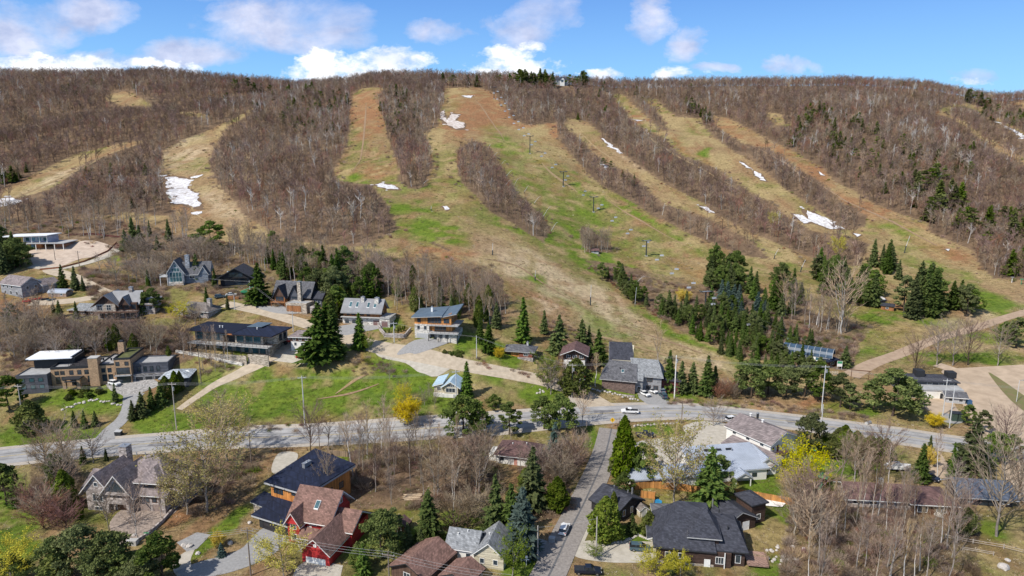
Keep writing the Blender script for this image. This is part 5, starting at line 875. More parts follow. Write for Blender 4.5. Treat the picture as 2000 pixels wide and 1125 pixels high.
# ticket building and hut at the lot
h = House('ski_club_building', 'low dark flat roofed building with rooftop boxes and pale wall at the parking lot', 'building', 1812, 778, -6)
h.block(-5.5, 11.5, 0, 4, 0, 3.4, W_WHT, 'pale_wall'); h.block(-8, 11.5, 4, 12, 0, 5.2, W_CHR); h.hip(-8, 11.5, 4, 12, 5.2, 1.4, SHD, .7, DRK); h.block(-2, 1, 6, 9, 5.8, 8.4, DRK, 'roof_unit', False); h.block(9, 12, 6, 9, 5.8, 8.0, DRK, 'roof_unit', False); h.shed(-5.5, 11.5, 0, 4, (3.5, 3.5, 3.9, 3.9), MEMB, .3, GRT, 'front_roof'); h.door('f', 0, 4.5, 0, 1, 2.1, DRK); h.row('f', 4, (2, 6, 9.5), 4.0, 1.6, .8)
h = House('equipment_hut', 'small equipment hut with grey roof and bins beside the double pole', 'hut', 1866, 788, -14); h.block(-3, 3, 0, 4.5, 0, 2.4, GRT); h.gable(-3.4, 3.4, -.3, 4.8, 2.5, 1.1, SHG, 'x', .4, GRT); h.row('f', 0, (-1.6, 1.6), .8, 1.2, 1); MB().box(3.6, 5, -.6, 1, -.5, 1.6).build('blue_bin', mat('blue_plastic', (.04,.1,.2), .5), h.o)
h = House('utility_cabinet', 'dark green utility box on the round concrete pad', 'cabinet', 1874, 824, -10); h.block(-2.2, 2.2, 0, 2.6, 0, 2.6, mat('box_green', (.05,.08,.06), .5), 'casing'); MB().box(-2.3, 2.3, -.1, 2.7, 2.6, 2.75).build('lid', DRK, h.o); MB().box(-.03, .03, -.04, 0, .2, 2.4).build('door_seam', DRK, h.o)
h = House('orange_hut', 'small orange brown wooden ski hut with dark roof on the grass', 'hut', 1730, 606, -30); h.block(-2.2, 3.4, 0, 4, 0, 2.2, W_CED); h.shed(-2.2, 3.4, 0, 4, (2.5, 2.4, 2.8, 2.9), SHD, .4, DRK); h.win('f', 0, .5, .8, 1, .8)
h = House('pump_hut', 'little grey hut at the foot of the tree island on the lift slope', 'hut', 1162, 495, -8); h.block(-2.2, 2.2, 0, 3, 0, 1.8, GRT); h.gable(-2.2, 2.2, 0, 3, 1.8, 1.0, SHM, 'x', .4, GRT, DRK); h.win('f', 0, 0, .6, 1, .7)
# white motel building
h = House('white_motel', 'long white two storey building with brown gabled roof and balcony beside the gravel lot', 'building', 1536, 896, 31)
h.block(-7.5, 4.5, 0, 16, 0, 6.2, W_WHT); h.gable(-7.5, 4.5, 0, 16, 6.2, 2.5, SHT, 'y', .6, W_WHT, og=.5)
h.row('f', 0, (-6.4, -2.5, .6, 3.2), 4.3, .8, .8); h.row('f', 0, (-6.4, -2.2, 2.4), 1.6, 1.0, .8); h.door('f', 0, -4.4, 3.3, .95, 2.1, mat('maroon_door', (.16,.03,.03), .6)); h.deck(-6.4, -1.2, -2.4, -.05, 3.2, W_BRN); h.stairs(-1.0, .2, -5.6, -1.6, 0, 3.2, W_BRN); h.row('l', -7.5, (3, 8, 13), 4.6, 1.2, .9)
h.block(-12, -7.55, -4, 13, 0, 2.8, W_WHT, 'annex_wall'); h.planes([[(-12.7, -4.6, 2.7), (-7.56, -4.6, 4.2), (-7.56, 13.5, 4.2), (-12.7, 13.5, 2.7)]], SHT, part='annex_roof'); h.row('l', -12, (-2, 2.5, 6.5), .9, 1.6, 1.2, fr=DRK, nx=2); h.door('l', -12, 10, 0, 1, 2.1, GRT); h.vent([(-1.5, 8, 8.9), (0.5, 14, 8.4)], WHT, .3, .6); h.chim(1.2, 12, 8, 9.6, .5, DRK)
h = House('metal_roof_building', 'long low white building with pale corrugated metal roof behind the orange fence', 'building', 1372, 946, 7)
h.block(-20, -1.5, 0, 7, 0, 2.6, W_WHT, 'west_wall'); h.gable(-20, -1.5, 0, 7, 2.7, 1.3, MTG, 'x', .5, W_WHT, GRT); h.block(-1.3, 18.5, .8, 12, 0, 3.0, W_WHT, 'east_wall'); h.shed(-1.3, 18.5, .8, 12, (3.2, 3.5, 5.6, 5.3), MTG, .5, GRT, 'east_roof'); h.row('f', 0, (-17, -12, -7), 1.0, 1.0, .7, fr=DRK); h.row('f', .8, (2, 6, 15), 1.0, 1.2, 1.0, fr=DRK); h.vent([(8, 10, 5.2), (12, 9, 5.2)], METL, .15, .3)
b = MB()
for k_ in range(3): b.box(4+k_*3.2, 5.8+k_*3.2, 9.2, 9.6, 5.15+.03*k_, 5.5+.03*k_)
b.build('roof_ridge_vent', DRK, h.o); h.gable(8.4, 12.6, -2.4, .7, 2.6, 1.2, MTG, 'y', .3, W_WHT, GRT, 'porch_roof')
for x in (8.4, 12.5): MB().box(x-.1, x+.1, -2.3, -2.1, -1, 2.6).build('post', WHT, h.o)
h.gable(17, 22.5, 3, 12, 3.2, 1.8, MTG, 'y', .4, W_WHT, GRT, 'end_roof'); h.block(18.55, 22.4, 3.2, 11.8, 0, 3.2, W_WHT, 'end_wall'); h.win('f', 3.2, 20.4, 1, 1.6, 1, 2)
# black cottage
h = House('black_cottage', 'small black cottage with dark hip roof and white windows beside the lane', 'cottage', 1232, 1008, 40)
h.block(-5.2, 4.2, 0, 8.4, 0, 3.1, W_BLK); h.gable(-5.2, 4.2, 0, 8.4, 3.1, 2.2, SHD, 'y', .6, W_BLK, DRK); h.row('f', 0, (-2.6, .2), 1.0, .8, 1.5); h.win('l', -5.2, 4, 1.2, 1.4, 1.0, 2); h.vent([(-1.5, 5, 5.0), (1, 6.5, 4.8), (2.2, 3, 4.5)], METL); h.chim(3.4, 2.6, 3.2, 5.4, .3, METL, cap=False)
h = House('little_white_shed', 'little beige shed with arched grey door against the black cottage', 'shed', 1258, 1009, 20); h.block(-1.2, 1.2, 0, 1.6, 0, 1.9, W_CRM); h.gable(-1.2, 1.2, 0, 1.6, 1.9, .9, SLATE, 'y', .2, W_CRM); h.door('f', 0, 0, 0, 1.2, 1.7, GRT)
h = House('grey_shed', 'small shed with flat grey roof left of the big dark house', 'shed', 1293, 1026, -4); h.block(-2, 2.6, 0, 5, 0, 2.3, CONC); h.shed(-2, 2.6, 0, 5, (2.4, 2.4, 2.9, 2.9), SHG, .3); h.door('f', 0, 0, 0, 1, 2, DRK)
# big dark house
h = House('big_dark_house', 'big dark brown house with complex charcoal roof and pyramid dormer at the bottom', 'house', 1372, 1110, -9)
BD = mat('espresso_siding', (.075,.045,.035), .85, kind='plank', var=.25)
h.block(-9.6, 6.4, 2.6, 14, 0, 4.2, BD); h.block(-9.55, 6, .9, 2.7, 0, 3.5, BD, 'front_wall', False); MB().box(-9.6, 2.4, .7, .88, -3, .5).build('stone_base', W_STN, h.o); zt = 10.4
h.planes([[(-10.6, .4, 3.9), (2.8, .4, 3.8), (1.4, 7.4, 10.4), (-5.0, 7.4, 10.4)], [(-10.6, .4, 3.9), (-5.0, 7.4, 10.4), (-5.0, 9.5, 10.4), (-10.4, 15, 4.2)], [(-5.0, 7.4, 10.4), (1.4, 7.4, 10.4), (1.4, 9.5, 10.4), (-5.0, 9.5, 10.4)], [(-5.0, 9.5, 10.4), (1.4, 9.5, 10.4), (4.0, 15, 4.2), (-10.4, 15, 4.2)], [(2.8, .4, 3.8), (4.0, 15, 4.2), (1.4, 9.5, 10.4), (1.4, 7.4, 10.4)]], SHD, fas=DRK)
h.planes([[(2.6, 1.2, 3.9), (9.6, 1.2, 3.9), (7.4, 7.0, 8.2), (1.8, 7.0, 8.2)], [(9.6, 1.2, 3.9), (9.8, 13.4, 3.9), (7.4, 9.2, 8.2), (7.4, 7.0, 8.2)], [(1.8, 7.0, 8.2), (7.4, 7.0, 8.2), (7.4, 9.2, 8.2), (1.8, 9.2, 8.2)], [(1.8, 9.2, 8.2), (7.4, 9.2, 8.2), (9.8, 13.4, 3.9), (3.0, 13.4, 4.2)]], SHD, fas=DRK, part='east_roof')
h.planes([[(-3.4, 1.6, 6.3), (4.0, 1.6, 6.3), (.8, 5.6, 11.2)], [(-3.4, 1.6, 6.3), (.8, 5.6, 11.2), (.6, 9, 9.4), (-2.6, 7.6, 8.2)], [(4.0, 1.6, 6.3), (3.6, 7.6, 8.2), (.8, 9, 9.4), (.8, 5.6, 11.2)]], SHD, fas=GRT, part='dormer_roof'); MB().box(-2.6, 3.4, 2.3, 7, 4.2, 6.2).build('dormer_wall', BD, h.o); h.win('f', 2.3, .8, 5.3, 1.8, .75, 2, 1, WHT, GLB)
h.block(6.4, 9.0, 2, 12, 0, 3.6, BD, 'east_wall'); h.row('f', 2, (7.6,), .8, 1.0, 1.8); h.row('f', 2.6, (-8.4,), 2.4, .9, 1.5); h.row('f', .9, (3.6,), .9, 1.6, 1.5, nx=3); h.row('f', .9, (-7.4, -4.6), 1.4, 1.0, 1.2); h.door('f', .7, 1.0, -.6, 1.1, 2.3, WHT); h.shed(-11.6, -9.7, 5, 12, (3.2, 4.0, 4.0, 3.2), SHD, .2, WHT, 'porch_roof'); h.vent([(-3, 9, 9.7), (4, 8, 9.3), (5.6, 5, 7.0)], DRK)
h.deck(9.6, 14, 1.5, 7, .9, mat('pink_deck', (.36,.23,.18), .8, kind='board', var=.2), True, False, 'fr'); MB().box(9.1, 9.5, 8, 12, 3.6, 5.2).build('parapet', DRK, h.o)
for x in (4.6,): MB().box(x-.09, x+.09, .5, .7, -2, 3.7).build('post', WHT, h.o)
# dark outbuilding behind it
h = House('dark_outbuilding', 'dark outbuilding with raised tower end and patio door behind the big dark house', 'outbuilding', 1452, 1036, 22)
h.block(-5.4, 3.4, 0, 8, 0, 3.0, BD); h.gable(-5.4, 3.4, 0, 8, 3.0, 2.2, SHD, 'y', .6, BD, GRT); h.block(3.45, 7.6, 1.4, 7, 0, 5.2, BD, 'tower_wall'); h.hip(3.45, 7.6, 1.4, 7, 5.3, 1.1, SHD, .5, DRK, 'tower_roof'); h.door('f', 0, .6, 0, 1.7, 2.1, WHT); h.win('f', 1.4, 5.6, 1, 1.0, 1.3); h.block(-7.5, -5.45, 3, 8, 0, 2.6, BD, 'lean_to'); h.shed(-7.5, -5.5, 3, 8, (2.5, 3.0, 3.0, 2.5), SHD, .3, GRT, 'lean_to_roof'); h.chim(-4.2, 6.4, 3.4, 6.0, .3, METL, cap=False)
# brown roofed bungalow
h = House('brown_bungalow', 'white bungalow with maroon brown hip roof among the trees left of the lane', 'house', 1003, 908, -14); h.block(-5.2, 6.4, 0, 9, 0, 2.8, W_WHT); h.hip(-5.2, 6.4, 0, 9, 2.9, 2.7, SHM, .7); h.row('f', 0, (-3.4, 4.4), 1, 1.2, 1.1); h.door('f', 0, .6, 0, 1, 2.1, mat('pink_door', (.5,.25,.2), .7)); h.vent([(-1, 3.2, 4.8), (3, 3.8, 5.0)], WHT); h.block(-7.6, -5.3, 1, 6, 0, 2.3, W_WHT, 'porch_wall')
# long brown house behind the bottom right trees
h = House('long_brown_house', 'long low brown roofed house behind the pale bare trees at bottom right', 'house', 1762, 995, -6); h.block(-13, 2, 0, 8, 0, 2.8, W_STG); h.gable(-13, 2, 0, 8, 2.8, 2.0, SHM, 'x', .8, W_STG); h.block(2, 11.5, -1.5, 7, 0, 2.8, BRN, 'east_wall'); h.hip(1.6, 11.5, -1.5, 7, 2.85, 2.2, SHM, .8, part='east_roof'); h.row('f', 0, (-11, -7, -3), 1, 1.8, 1.2, nx=2); h.row('f', -1.5, (4, 8.5), .4, 2.2, 1.8, nx=2); h.chim(-4, 4, 3.6, 6, 1, W_STG)
h = House('slate_roof_house', 'dark house with plain slate blue roof at the right beside a large pale tree', 'house', 1930, 988, -8); h.block(-6.5, 5.5, 0, 8, 0, 2.7, W_BLK); h.gable(-6.8, 5.8, 0, 8, 2.7, 2.5, mat('slate_blue_shingle', (.10,.12,.16), .85, kind='shingle', var=.2), 'x', .8, W_BLK, GRT); h.win('f', 0, -.5, .1, 3, 2.0, 3, 1, DRK); h.win('f', 0, 4, .8, 1.4, 1.1); h.win('f', 0, -4.6, .8, 1.4, 1.1)
# stone mansion bottom left
h = House('grey_stone_mansion', 'grey stone mansion with many taupe gables and paver forecourt at lower left', 'house', 240, 1000, -7)
LS = mat('pale_limestone', (.40,.355,.33), .9, kind='stone', scale=.8, var=.12)
h.block(-9.4, -3.6, 0, 10, 0, 5.0, LS, 'west_wall'); h.block(-3.6, 3.0, .8, 11, 0, 5.6, LS, 'centre_wall'); h.block(3.0, 11.2, 1.2, 12, 0, 4.6, LS, 'east_wall'); h.block(3.0, 8.6, 2.6, 12, 4.6, 7.4, LS, 'upper_wall', False)
h.hip(-3.4, 9.6, 4, 14, 7.0, 4.4, SHT, .7); h.gable(-10.4, -2.6, 0, 11, 5.2, 4.6, SHT, 'y', .6, LS, WHT, 'west_gable_roof', .5); h.gable(-4.6, 3.8, -1, 9, 5.2, 5.2, SHT, 'y', .6, LS, WHT, 'centre_gable_roof', .5); h.hip(2.6, 8.9, 2.2, 12, 7.4, 2.6, SHT, .6, WHT, 'dormer_roof'); h.shed(2.8, 11.4, .9, 2.6, (4.7, 4.7, 5.6, 5.6), SHT, .4, WHT, 'porch_roof'); h.gable(9.2, 14, 4, 12, 4.6, 3.4, SHT, 'x', .5, LS, WHT, 'east_roof'); h.block(11.3, 14, 4.2, 11.8, 0, 4.6, LS, 'east_wing')
h.gable(-13, -9, 3.5, 13, 4.0, 2.8, SHT, 'x', .5, LS, WHT, 'west_wing_roof'); h.block(-12.8, -9.5, 4, 12.5, 0, 4.0, LS, 'west_wing')
h.win('f', -.0, -6.3, 2.6, 2.6, 1.8, 3); h.win('f', 0, -6.3, .2, 2.2, .8, 2); h.win('f', 0, -6.5, 6.6, .9, .9, fr=WHT); MB().prism([(-2.8, 5.9), (2.0, 5.9), (-.4, 8.9)], -1.06, -.98, 'y').build('gable_window', GLASS, h.o); MB().prism([(-4, -.6), (-3.6, -.6), (-3.6, 0), (-4, 0)], 0, .1, 'y'); h.win('f', 2.6, 6, 5.0, 3.4, 1.3, 3, 1, BRN); h.row('f', 1.2, (4, 6, 8, 10), 2.5, 1.1, 1.7, fr=BRN)
for x in (5, 9): h.door('f', 1.2, x, 0, 3.2, 2.0, mat('taupe_door', (.28,.22,.19), .7), 'garage_door', LS)
MB().box(-3.2, 2.2, -1.0, .75, 2.6, 3.9).build('balcony', LS, h.o); h.door('f', .8, -.6, 0, 2.6, 2.4, BRN)
for x in (-3.2, 2.2): h.block(x-.35, x+.35, -.95, -.25, 0, 2.6, LS, 'pillar', False)
h.win('f', -.98+1.78, -.6, 4.0, 3.8, 1.3, 4, 1, BRN); h.chim(-6.8, 12, 5, 12.0, 2.2, LS); h.block(10.3, 11.25, .4, 1.15, 0, 4.6, W_STG, 'corner_pier', False); h.vent([(-1, 8.6, 11.4), (1.4, 8.6, 11.5), (3.8, 8.6, 11.5), (6, 8.6, 11.3)], METL)
o = thing('paver_wall', 'low stone wall curving along the right side of the paver forecourt', 'wall'); WP = [G(262, 1062), G(290, 1045), G(318, 1020), G(340, 995), G(366, 975)]
for a, b in zip(WP, WP[1:]):
    d = (b-a).normalized(); n_ = Vector((-d.y, d.x, 0))*.22; MB().slab([(a.x-n_.x, a.y-n_.y, a.z+.8), (b.x-n_.x, b.y-n_.y, b.z+.8), (b.x+n_.x, b.y+n_.y, b.z+.8), (a.x+n_.x, a.y+n_.y, a.z+.8)], 1.6).build('wall_section', LS, o)
MB().box(WP[0].x-1.4, WP[0].x+1, WP[0].y-1, WP[0].y+.4, WP[0].z-.5, WP[0].z+1.2).build('end_block', CONC, o)
# navy roofed orange house
h = House('navy_roof_house', 'orange timber house with big sloping navy roof left of the red house', 'house', 575, 1008, -28)
h.block(-7.5, 4.6, 0, 15.5, 0, 7.4, W_WOOD); h.planes([[(-8.8, -.9, 7.6), (5.6, -.9, 7.8), (5.8, 16.4, 8.2), (-8.2, 16.4, 9.6)]], SHN, .25, GRT, ft=.45); MB().prism([(-7.5, 7.3), (4.6, 7.3), (4.6, 7.5), (-7.5, 8.1)], 9, 15.4, 'y').build('upper_wall', W_WOOD, h.o)
h.row('f', 0, (-6, -4.9, -3.8), 4.8, .8, 1.8, fr=DRK); h.win('f', 0, .6, 5.6, 2.0, .6, 1, 1, DRK); h.row('r', 4.6, (4, 8, 12), 3.2, 1.6, 1.6, fr=DRK); h.chim(-4, 9, 8, 9.6, .9, METL, 2.4)
h.block(-10, -6, -3.6, -.05, 0, 3.0, W_STN, 'porch_wall'); h.shed(-10, -6.2, -3.6, -.1, (3.3, 3.0, 3.6, 3.9), SHN, .5, GRT, 'porch_roof'); h.block(-3.6, 6.4, -7.6, -.06, 0, 3.4, DRK, 'garage_wall'); h.block(-3.65, 6.45, -7.65, -.06, 2.5, 3.45, W_WOOD, 'timber_band', False); h.planes([[(-5.0, -8.6, 3.5), (7.2, -8.4, 3.7), (6.9, -.7, 4.4), (-4.8, -.7, 4.2)]], SHN, .25, GRT, part='garage_roof', ft=.4); h.door('f', -7.6, -.6, 0, 3.4, 2.3, W_BLK, 'garage_door', DRK); h.door('f', -7.6, 3.8, 0, 3.4, 2.3, W_BLK, 'garage_door', DRK)
# red house
h = House('red_house', 'bright red house with brown roofs, white trim and white garage door', 'house', 618, 1056, -16)
h.block(-6.4, 3.6, 0, 9.5, 0, 5.3, W_RED); h.planes([[(-7.2, -.9, 5.0), (4.4, -.9, 5.0), (4.4, 5.6, 10.4), (-7.2, 5.6, 10.4)], [(-7.2, 5.6, 10.4), (4.4, 5.6, 10.4), (4.4, 10.6, 5.8), (-7.2, 10.6, 5.8)]], SHB); MB().prism([(0, 5.2), (9.5, 5.2), (5.6, 9.9)], -6.38, 3.58, 'x').build('gable_wall', W_RED, h.o)
h.block(-6.0, -3.0, -2.0, -.04, 0, 5.0, W_RED, 'bay_wall', False); h.gable(-6.3, -2.7, -2.4, 2.6, 5.1, 2.6, SHB, 'y', .5, W_RED, WHT, 'bay_roof', .4); h.row('f', -2.0, (-4.5,), 3.4, 1.4, 1.2); h.row('f', -2.0, (-4.5,), .8, 1.4, 1.3); h.win('f', 0, -.6, 3.8, 1.8, .9, 2); h.win('r', 3.6, 5.6, 7.2, .9, 1.2); h.sky(-.6, 2.2, 7.7, 1.0, 1.4, .83)
h.shed(-2.4, 1.0, -3.4, -.95, (2.6, 2.6, 3.6, 3.6), SHB, .3, WHT, 'porch_roof')
for x in (-2.4, -.6, 1.0): MB().box(x-.08, x+.08, -3.4, -3.25, -2, 2.6).build('porch_post', WHT, h.o)
h.door('f', 0, -1.6, 1.2, 1, 2.1, WHT); h.deck(-2.6, 1.4, -3.5, -.05, 1.1, W_BRN, True, False, 'f', WHT); h.stairs(-1.6, -.2, -6.6, -3.5, -1.6, 1.1, mat('old_planks', (.30,.27,.24), .9, var=.3))
h.block(1.5, 8.2, -8, -.05, -.5, 3.2, W_RED, 'garage_wall'); h.block(3.65, 9.2, 0, 8, 0, 3.8, W_RED, 'east_wall'); h.gable(1.5, 8.2, -8, 2, 3.3, 2.9, SHB, 'y', .6, W_RED, WHT, 'garage_roof', .7); h.planes([[(3.62, -.6, 3.9), (9.8, -.6, 3.9), (9.8, 4.4, 6.8), (3.62, 4.4, 6.8)], [(3.62, 4.4, 6.8), (9.8, 4.4, 6.8), (9.8, 8.8, 3.9), (3.62, 8.8, 3.9)]], SHB, part='east_roof'); h.door('f', -8, 4.85, -1.2, 4.6, 2.5, WHT, 'garage_door'); MB().tube([(4.85, -8.12, 4.4), (4.85, -8, 4.4)], .42, 14).build('round_vent', WHT, h.o)
# grey cottages at the bottom
h = House('brown_cottage', 'brown roofed cottage at the bottom edge right of the red house', 'house', 795, 1136, -30); h.block(-4.2, 5.2, 0, 11, 0, 2.7, W_BRN); h.gable(-3.8, 4.6, 0, 10, 2.8, 2.0, SHB, 'y', .8, W_BRN, DRK); h.win('f', 0, 0, 1, 1.6, 1, 2); h.win('r', 4.6, 5, 1, 1.6, 1, 2)
h = House('brown_garage', 'low brown roofed garage at the bottom edge beside the brown cottage', 'garage', 885, 1150, -30); h.block(-3, 3.4, 0, 6, 0, 2.3, W_STN); h.gable(-3, 3.4, 0, 6, 2.3, 1.5, SHB, 'y', .5, W_STN, DRK); h.door('f', 0, 0, 0, 2.4, 2.0, WHT, 'garage_door')
h = House('grey_roof_cottage', 'cream cottage with light grey gabled roofs below the tall blue spruce', 'cottage', 915, 1098, -14); h.block(-5, 1.6, 0, 7, 0, 3.2, W_WHT); h.gable(-5, 1.6, 0, 7, 3.3, 2.4, SHL, 'x', .5, W_WHT); h.block(1.6, 8.2, -1, 7, 0, 3.0, W_CRM, 'east_wall'); h.gable(1.4, 8.4, -1, 7.4, 3.1, 3.0, SHL, 'y', .5, W_CRM, WHT, 'east_roof', .5); h.row('f', 0, (-3.2, 0), 1, 1.1, 1.1); h.row('f', -1, (3.4, 6.4), 1, .9, 1.1); h.deck(-8, -5.1, 0, 4, .6, WHT, True, False, 'fl', WHT); h.vent([(-3, 2.2, 4.9), (-1, 3, 5.4), (4, 3, 5.4)], WHT)
h = House('brown_shed', 'tiny shed with brown roof beside the neat dark spruce', 'shed', 780, 1040, -20); h.block(-1.6, 1.6, 0, 2.4, 0, 2.0, BRN); h.gable(-1.6, 1.6, 0, 2.4, 2.0, 1.1, SHM, 'y', .35, BRN, DRK); h.door('f', 0, 0, 0, .9, 1.8, W_BRN)
# ---------------------------------------------------------------- vehicles
def paint(n, c, r=.3): return mat(n, c, r, var=.05, spec=.6)
TYRE = mat('tyre_rubber', (.02,.02,.02), .9); RIM = mat('wheel_rim', (.45,.45,.46), .35, metal=.8, var=.1); LAMPW = mat('headlight_glass', (.7,.72,.75), .15, var=.05); LAMPR = mat('taillight_red', (.35,.02,.02), .3)
CARGL = mat('car_glass', (.015,.02,.028), .06, var=.2, spec=.9)
def vehicle(name, label, cat, px, py, yaw, col, kind='suv', loc=None, group=None):
    g = G(px, py) if loc is None else Vector(loc); o = thing(name, label, cat, (g.x, g.y, g.z+.12), R(yaw), group)
    L, W = {'suv': (4.8, 1.9), 'sedan': (4.7, 1.8), 'pickup': (5.8, 2.0)}[kind]; a = L/2
    if kind == 'suv': low = [(-a, .35), (-a+.02, .95), (-a+.15, 1.05), (a-1.3, 1.08), (a-.25, .9), (a, .65), (a, .35)]; cab = [(-a+.08, 1.0), (-a+.35, 1.62), (.35, 1.66), (1.3, 1.05)]; rf = (-a+.42, .42, 1.70)
    elif kind == 'sedan': low = [(-a, .35), (-a, .85), (-a+.2, .95), (a-1.4, .95), (a-.2, .78), (a, .6), (a, .35)]; cab = [(-a+.6, .93), (-1.1, 1.38), (.3, 1.42), (1.25, .93)]; rf = (-1.05, .32, 1.45)
    else: low = [(-a, .5), (-a, 1.1), (-.6, 1.12), (a-1.3, 1.15), (a-.2, 1.0), (a, .75), (a, .5)]; cab = [(-.7, 1.1), (-.6, 1.72), (.7, 1.78), (1.45, 1.12)]; rf = (-.58, .75, 1.82)
    h = W/2; b = MB(); n = len(low); vs = []
    for y, s in ((-h, .97), (-h*.96, 1.0), (h*.96, 1.0), (h, .97)):
        vs += [(x*(s if abs(x) > a*.8 else 1), y, z*(1 if s == 1 else .985)+(.0 if s == 1 else .01)) for x, z in low]
    fs = [tuple(range(n)), tuple(range(4*n-1, 3*n-1, -1))]
    for k_ in range(3): fs += [(k_*n+i, (k_+1)*n+i, (k_+1)*n+(i+1) % n, k_*n+(i+1) % n) for i in range(n)]
    b.add(vs, fs)
    x0, x1, zr = rf; b.add([(x0, -h*.78, zr-.06), (x1, -h*.78, zr-.06), (x1, h*.78, zr-.06), (x0, h*.78, zr-.06), (x0+.06, -h*.7, zr), (x1-.08, -h*.7, zr), (x1-.08, h*.7, zr), (x0+.06, h*.7, zr)], [(3,2,1,0),(4,5,6,7),(0,1,5,4),(1,2,6,5),(2,3,7,6),(3,0,4,7)])
    for sy in (-1, 1):
        for px_ in ([cab[1][0]*.5+cab[2][0]*.5-.1] if kind != 'pickup' else [.05]): b.tube([(px_, sy*h*.93, cab[0][1]), (px_-.02, sy*h*.8, cab[2][1]-.03)], .05, 4)
        b.box(cab[3][0]-.35, cab[3][0]-.2, sy*h-.02+(.02 if sy > 0 else -.16), sy*h+.02+(.16 if sy > 0 else -.02), 1.0, 1.14)
    body = b.build('body', col, o)
    c = MB(); m = 4; vs = [(x, -h*.95 if i in (0, 3) else -h*.79, z) for i, (x, z) in enumerate(cab)]+[(x, h*.95 if i in (0, 3) else h*.79, z) for i, (x, z) in enumerate(cab)]
    c.add(vs, [(0,1,2,3), (7,6,5,4), (0,4,5,1), (1,5,6,2), (2,6,7,3), (3,7,4,0)]).build('windows', CARGL, o)
    if kind == 'pickup': MB().box(-a+.12, -.78, -h+.12, h-.12, 1.10, 1.135).build('bed_cover', DRK, body)
    for x in (-a+.95, a-.95):
        for sy in (-1, 1):
            w_ = MB().tube([(x, sy*(h-.24), .34), (x, sy*(h+.02), .34)], .36, 14).build('wheel', TYRE, o); MB().tube([(x, sy*(h+.0), .34), (x, sy*(h+.035), .34)], .22, 10).build('rim', RIM, w_)
    for sy in (-1, 1):
        MB().box(a-.14, a+.015, sy*h*.72-.2, sy*h*.72+.2, .66, .82).build('headlight', LAMPW, o); MB().box(-a-.015, -a+.1, sy*h*.8-.14, sy*h*.8+.14, .75, .98).build('taillight', LAMPR, o)
    MB().box(a-.02, a+.02, -.5, .5, .5, .66).build('grille', DRK, o); return o
PWH = paint('white_paint', (.80,.80,.79)); PBK = paint('black_paint', (.012,.016,.03)); PBL = paint('slate_blue_paint', (.06,.10,.12)); PGR = paint('grey_paint', (.25,.30,.33)); PSV = paint('pale_paint', (.55,.57,.56)); PRD = paint('red_paint', (.55,.05,.03), .5); PGN = paint('green_paint', (.05,.30,.14), .5)
vehicle('pickup_truck', 'white pickup truck driving on the main road at the junction', 'truck', 1230, 807, 176, PWH, 'pickup')
vehicle('parked_car', 'white estate car in the drive of the shingled house, nearer the dark garage', 'car', 1259, 772, -60, PWH, 'sedan'); vehicle('parked_car', 'white car in the drive of the shingled house, farther from the garage', 'car', 1273, 766, -55, PWH, 'sedan')
vehicle('parked_car', 'silver blue car behind the dark one at the right side of the drive', 'car', 1291, 766, 100, PGR, 'suv'); vehicle('parked_car', 'dark grey car nearest the road in the shingled house drive', 'car', 1295, 776, 100, PBL, 'suv')
vehicle('pickup_truck', 'dark blue pickup truck parked at the edge of the gravel lot', 'truck', 1260, 853, 4, PBK, 'pickup'); vehicle('pickup_truck', 'black pickup truck at the bottom edge beside the lane', 'truck', 1148, 1120, -4, PBK, 'pickup')
vehicle('parked_car', 'white car parked on the grass verge of the lane', 'car', 1102, 1038, 72, PWH, 'suv'); vehicle('parked_car', 'dark teal family car on the pale gravel drive of the big dark house', 'car', 1250, 1075, -8, PBL, 'suv')
vehicle('parked_car', 'white car on the paver forecourt of the brick mansion', 'car', 224, 752, -26, PWH, 'suv'); vehicle('parked_car', 'dark blue car beside the black modern house', 'car', 430, 582, 24, PBL, 'suv'); vehicle('parked_car', 'black car in the drive behind the brown roofed white house', 'car', 1139, 736, 80, PBK, 'suv')
vehicle('parked_van', 'white and dark van parked at the motel building near the road', 'van', 1430, 822, 20, PWH, 'suv'); vehicle('parked_car', 'dark car half hidden under the spruce at right', 'car', 1816, 937, -50, PBK, 'suv'); vehicle('parked_car', 'pale car on the drive next to the white house stone drive', 'car', 452, 578, 10, PSV, 'sedan')
# tractor
g = G(562, 672); o = thing('red_tractor', 'red tractor with front bucket beside the small white house', 'tractor', (g.x, g.y, g.z+.1), R(30)); MB().box(-1.2, 1.5, -.45, .45, .7, 1.4).box(-1.5, -.2, -.8, .8, .8, 1.1).build('body', PRD, o); MB().box(-1.1, .1, -.6, .6, 2.2, 2.35).tube([(-1, -.5, 1), (-1, -.5, 2.2)], .05, 4).tube([(-1, .5, 1), (-1, .5, 2.2)], .05, 4).tube([(0, -.5, 1), (0, -.5, 2.2)], .05, 4).tube([(0, .5, 1), (0, .5, 2.2)], .05, 4).build('canopy', PRD, o)
for x, r_ in ((-.9, .75), (1.2, .45)):
    for sy in (-1, 1): MB().tube([(x, sy*.55, r_), (x, sy*.9, r_)], r_, 14).build('wheel', TYRE, o)
MB().box(2.3, 2.9, -1, 1, .1, .7).tube([(.6, -.6, 1.2), (2.4, -.6, .5)], .08, 4).tube([(.6, .6, 1.2), (2.4, .6, .5)], .08, 4).build('loader_bucket', PRD, o)
g = G(588, 699); o = thing('red_roller', 'red machine attachment lying on the gravel in front of the small white house', 'implement', (g.x, g.y, g.z+.05), R(-10)); MB().box(-1.6, 1.6, -.3, .3, .5, .7).box(-1.7, -1.4, -.8, .8, .1, .9).box(1.4, 1.7, -.8, .8, .1, .9).build('frame', PRD, o); MB().tube([(-1.4, 0, .45), (1.4, 0, .45)], .42, 12).build('drum', PRD, o)
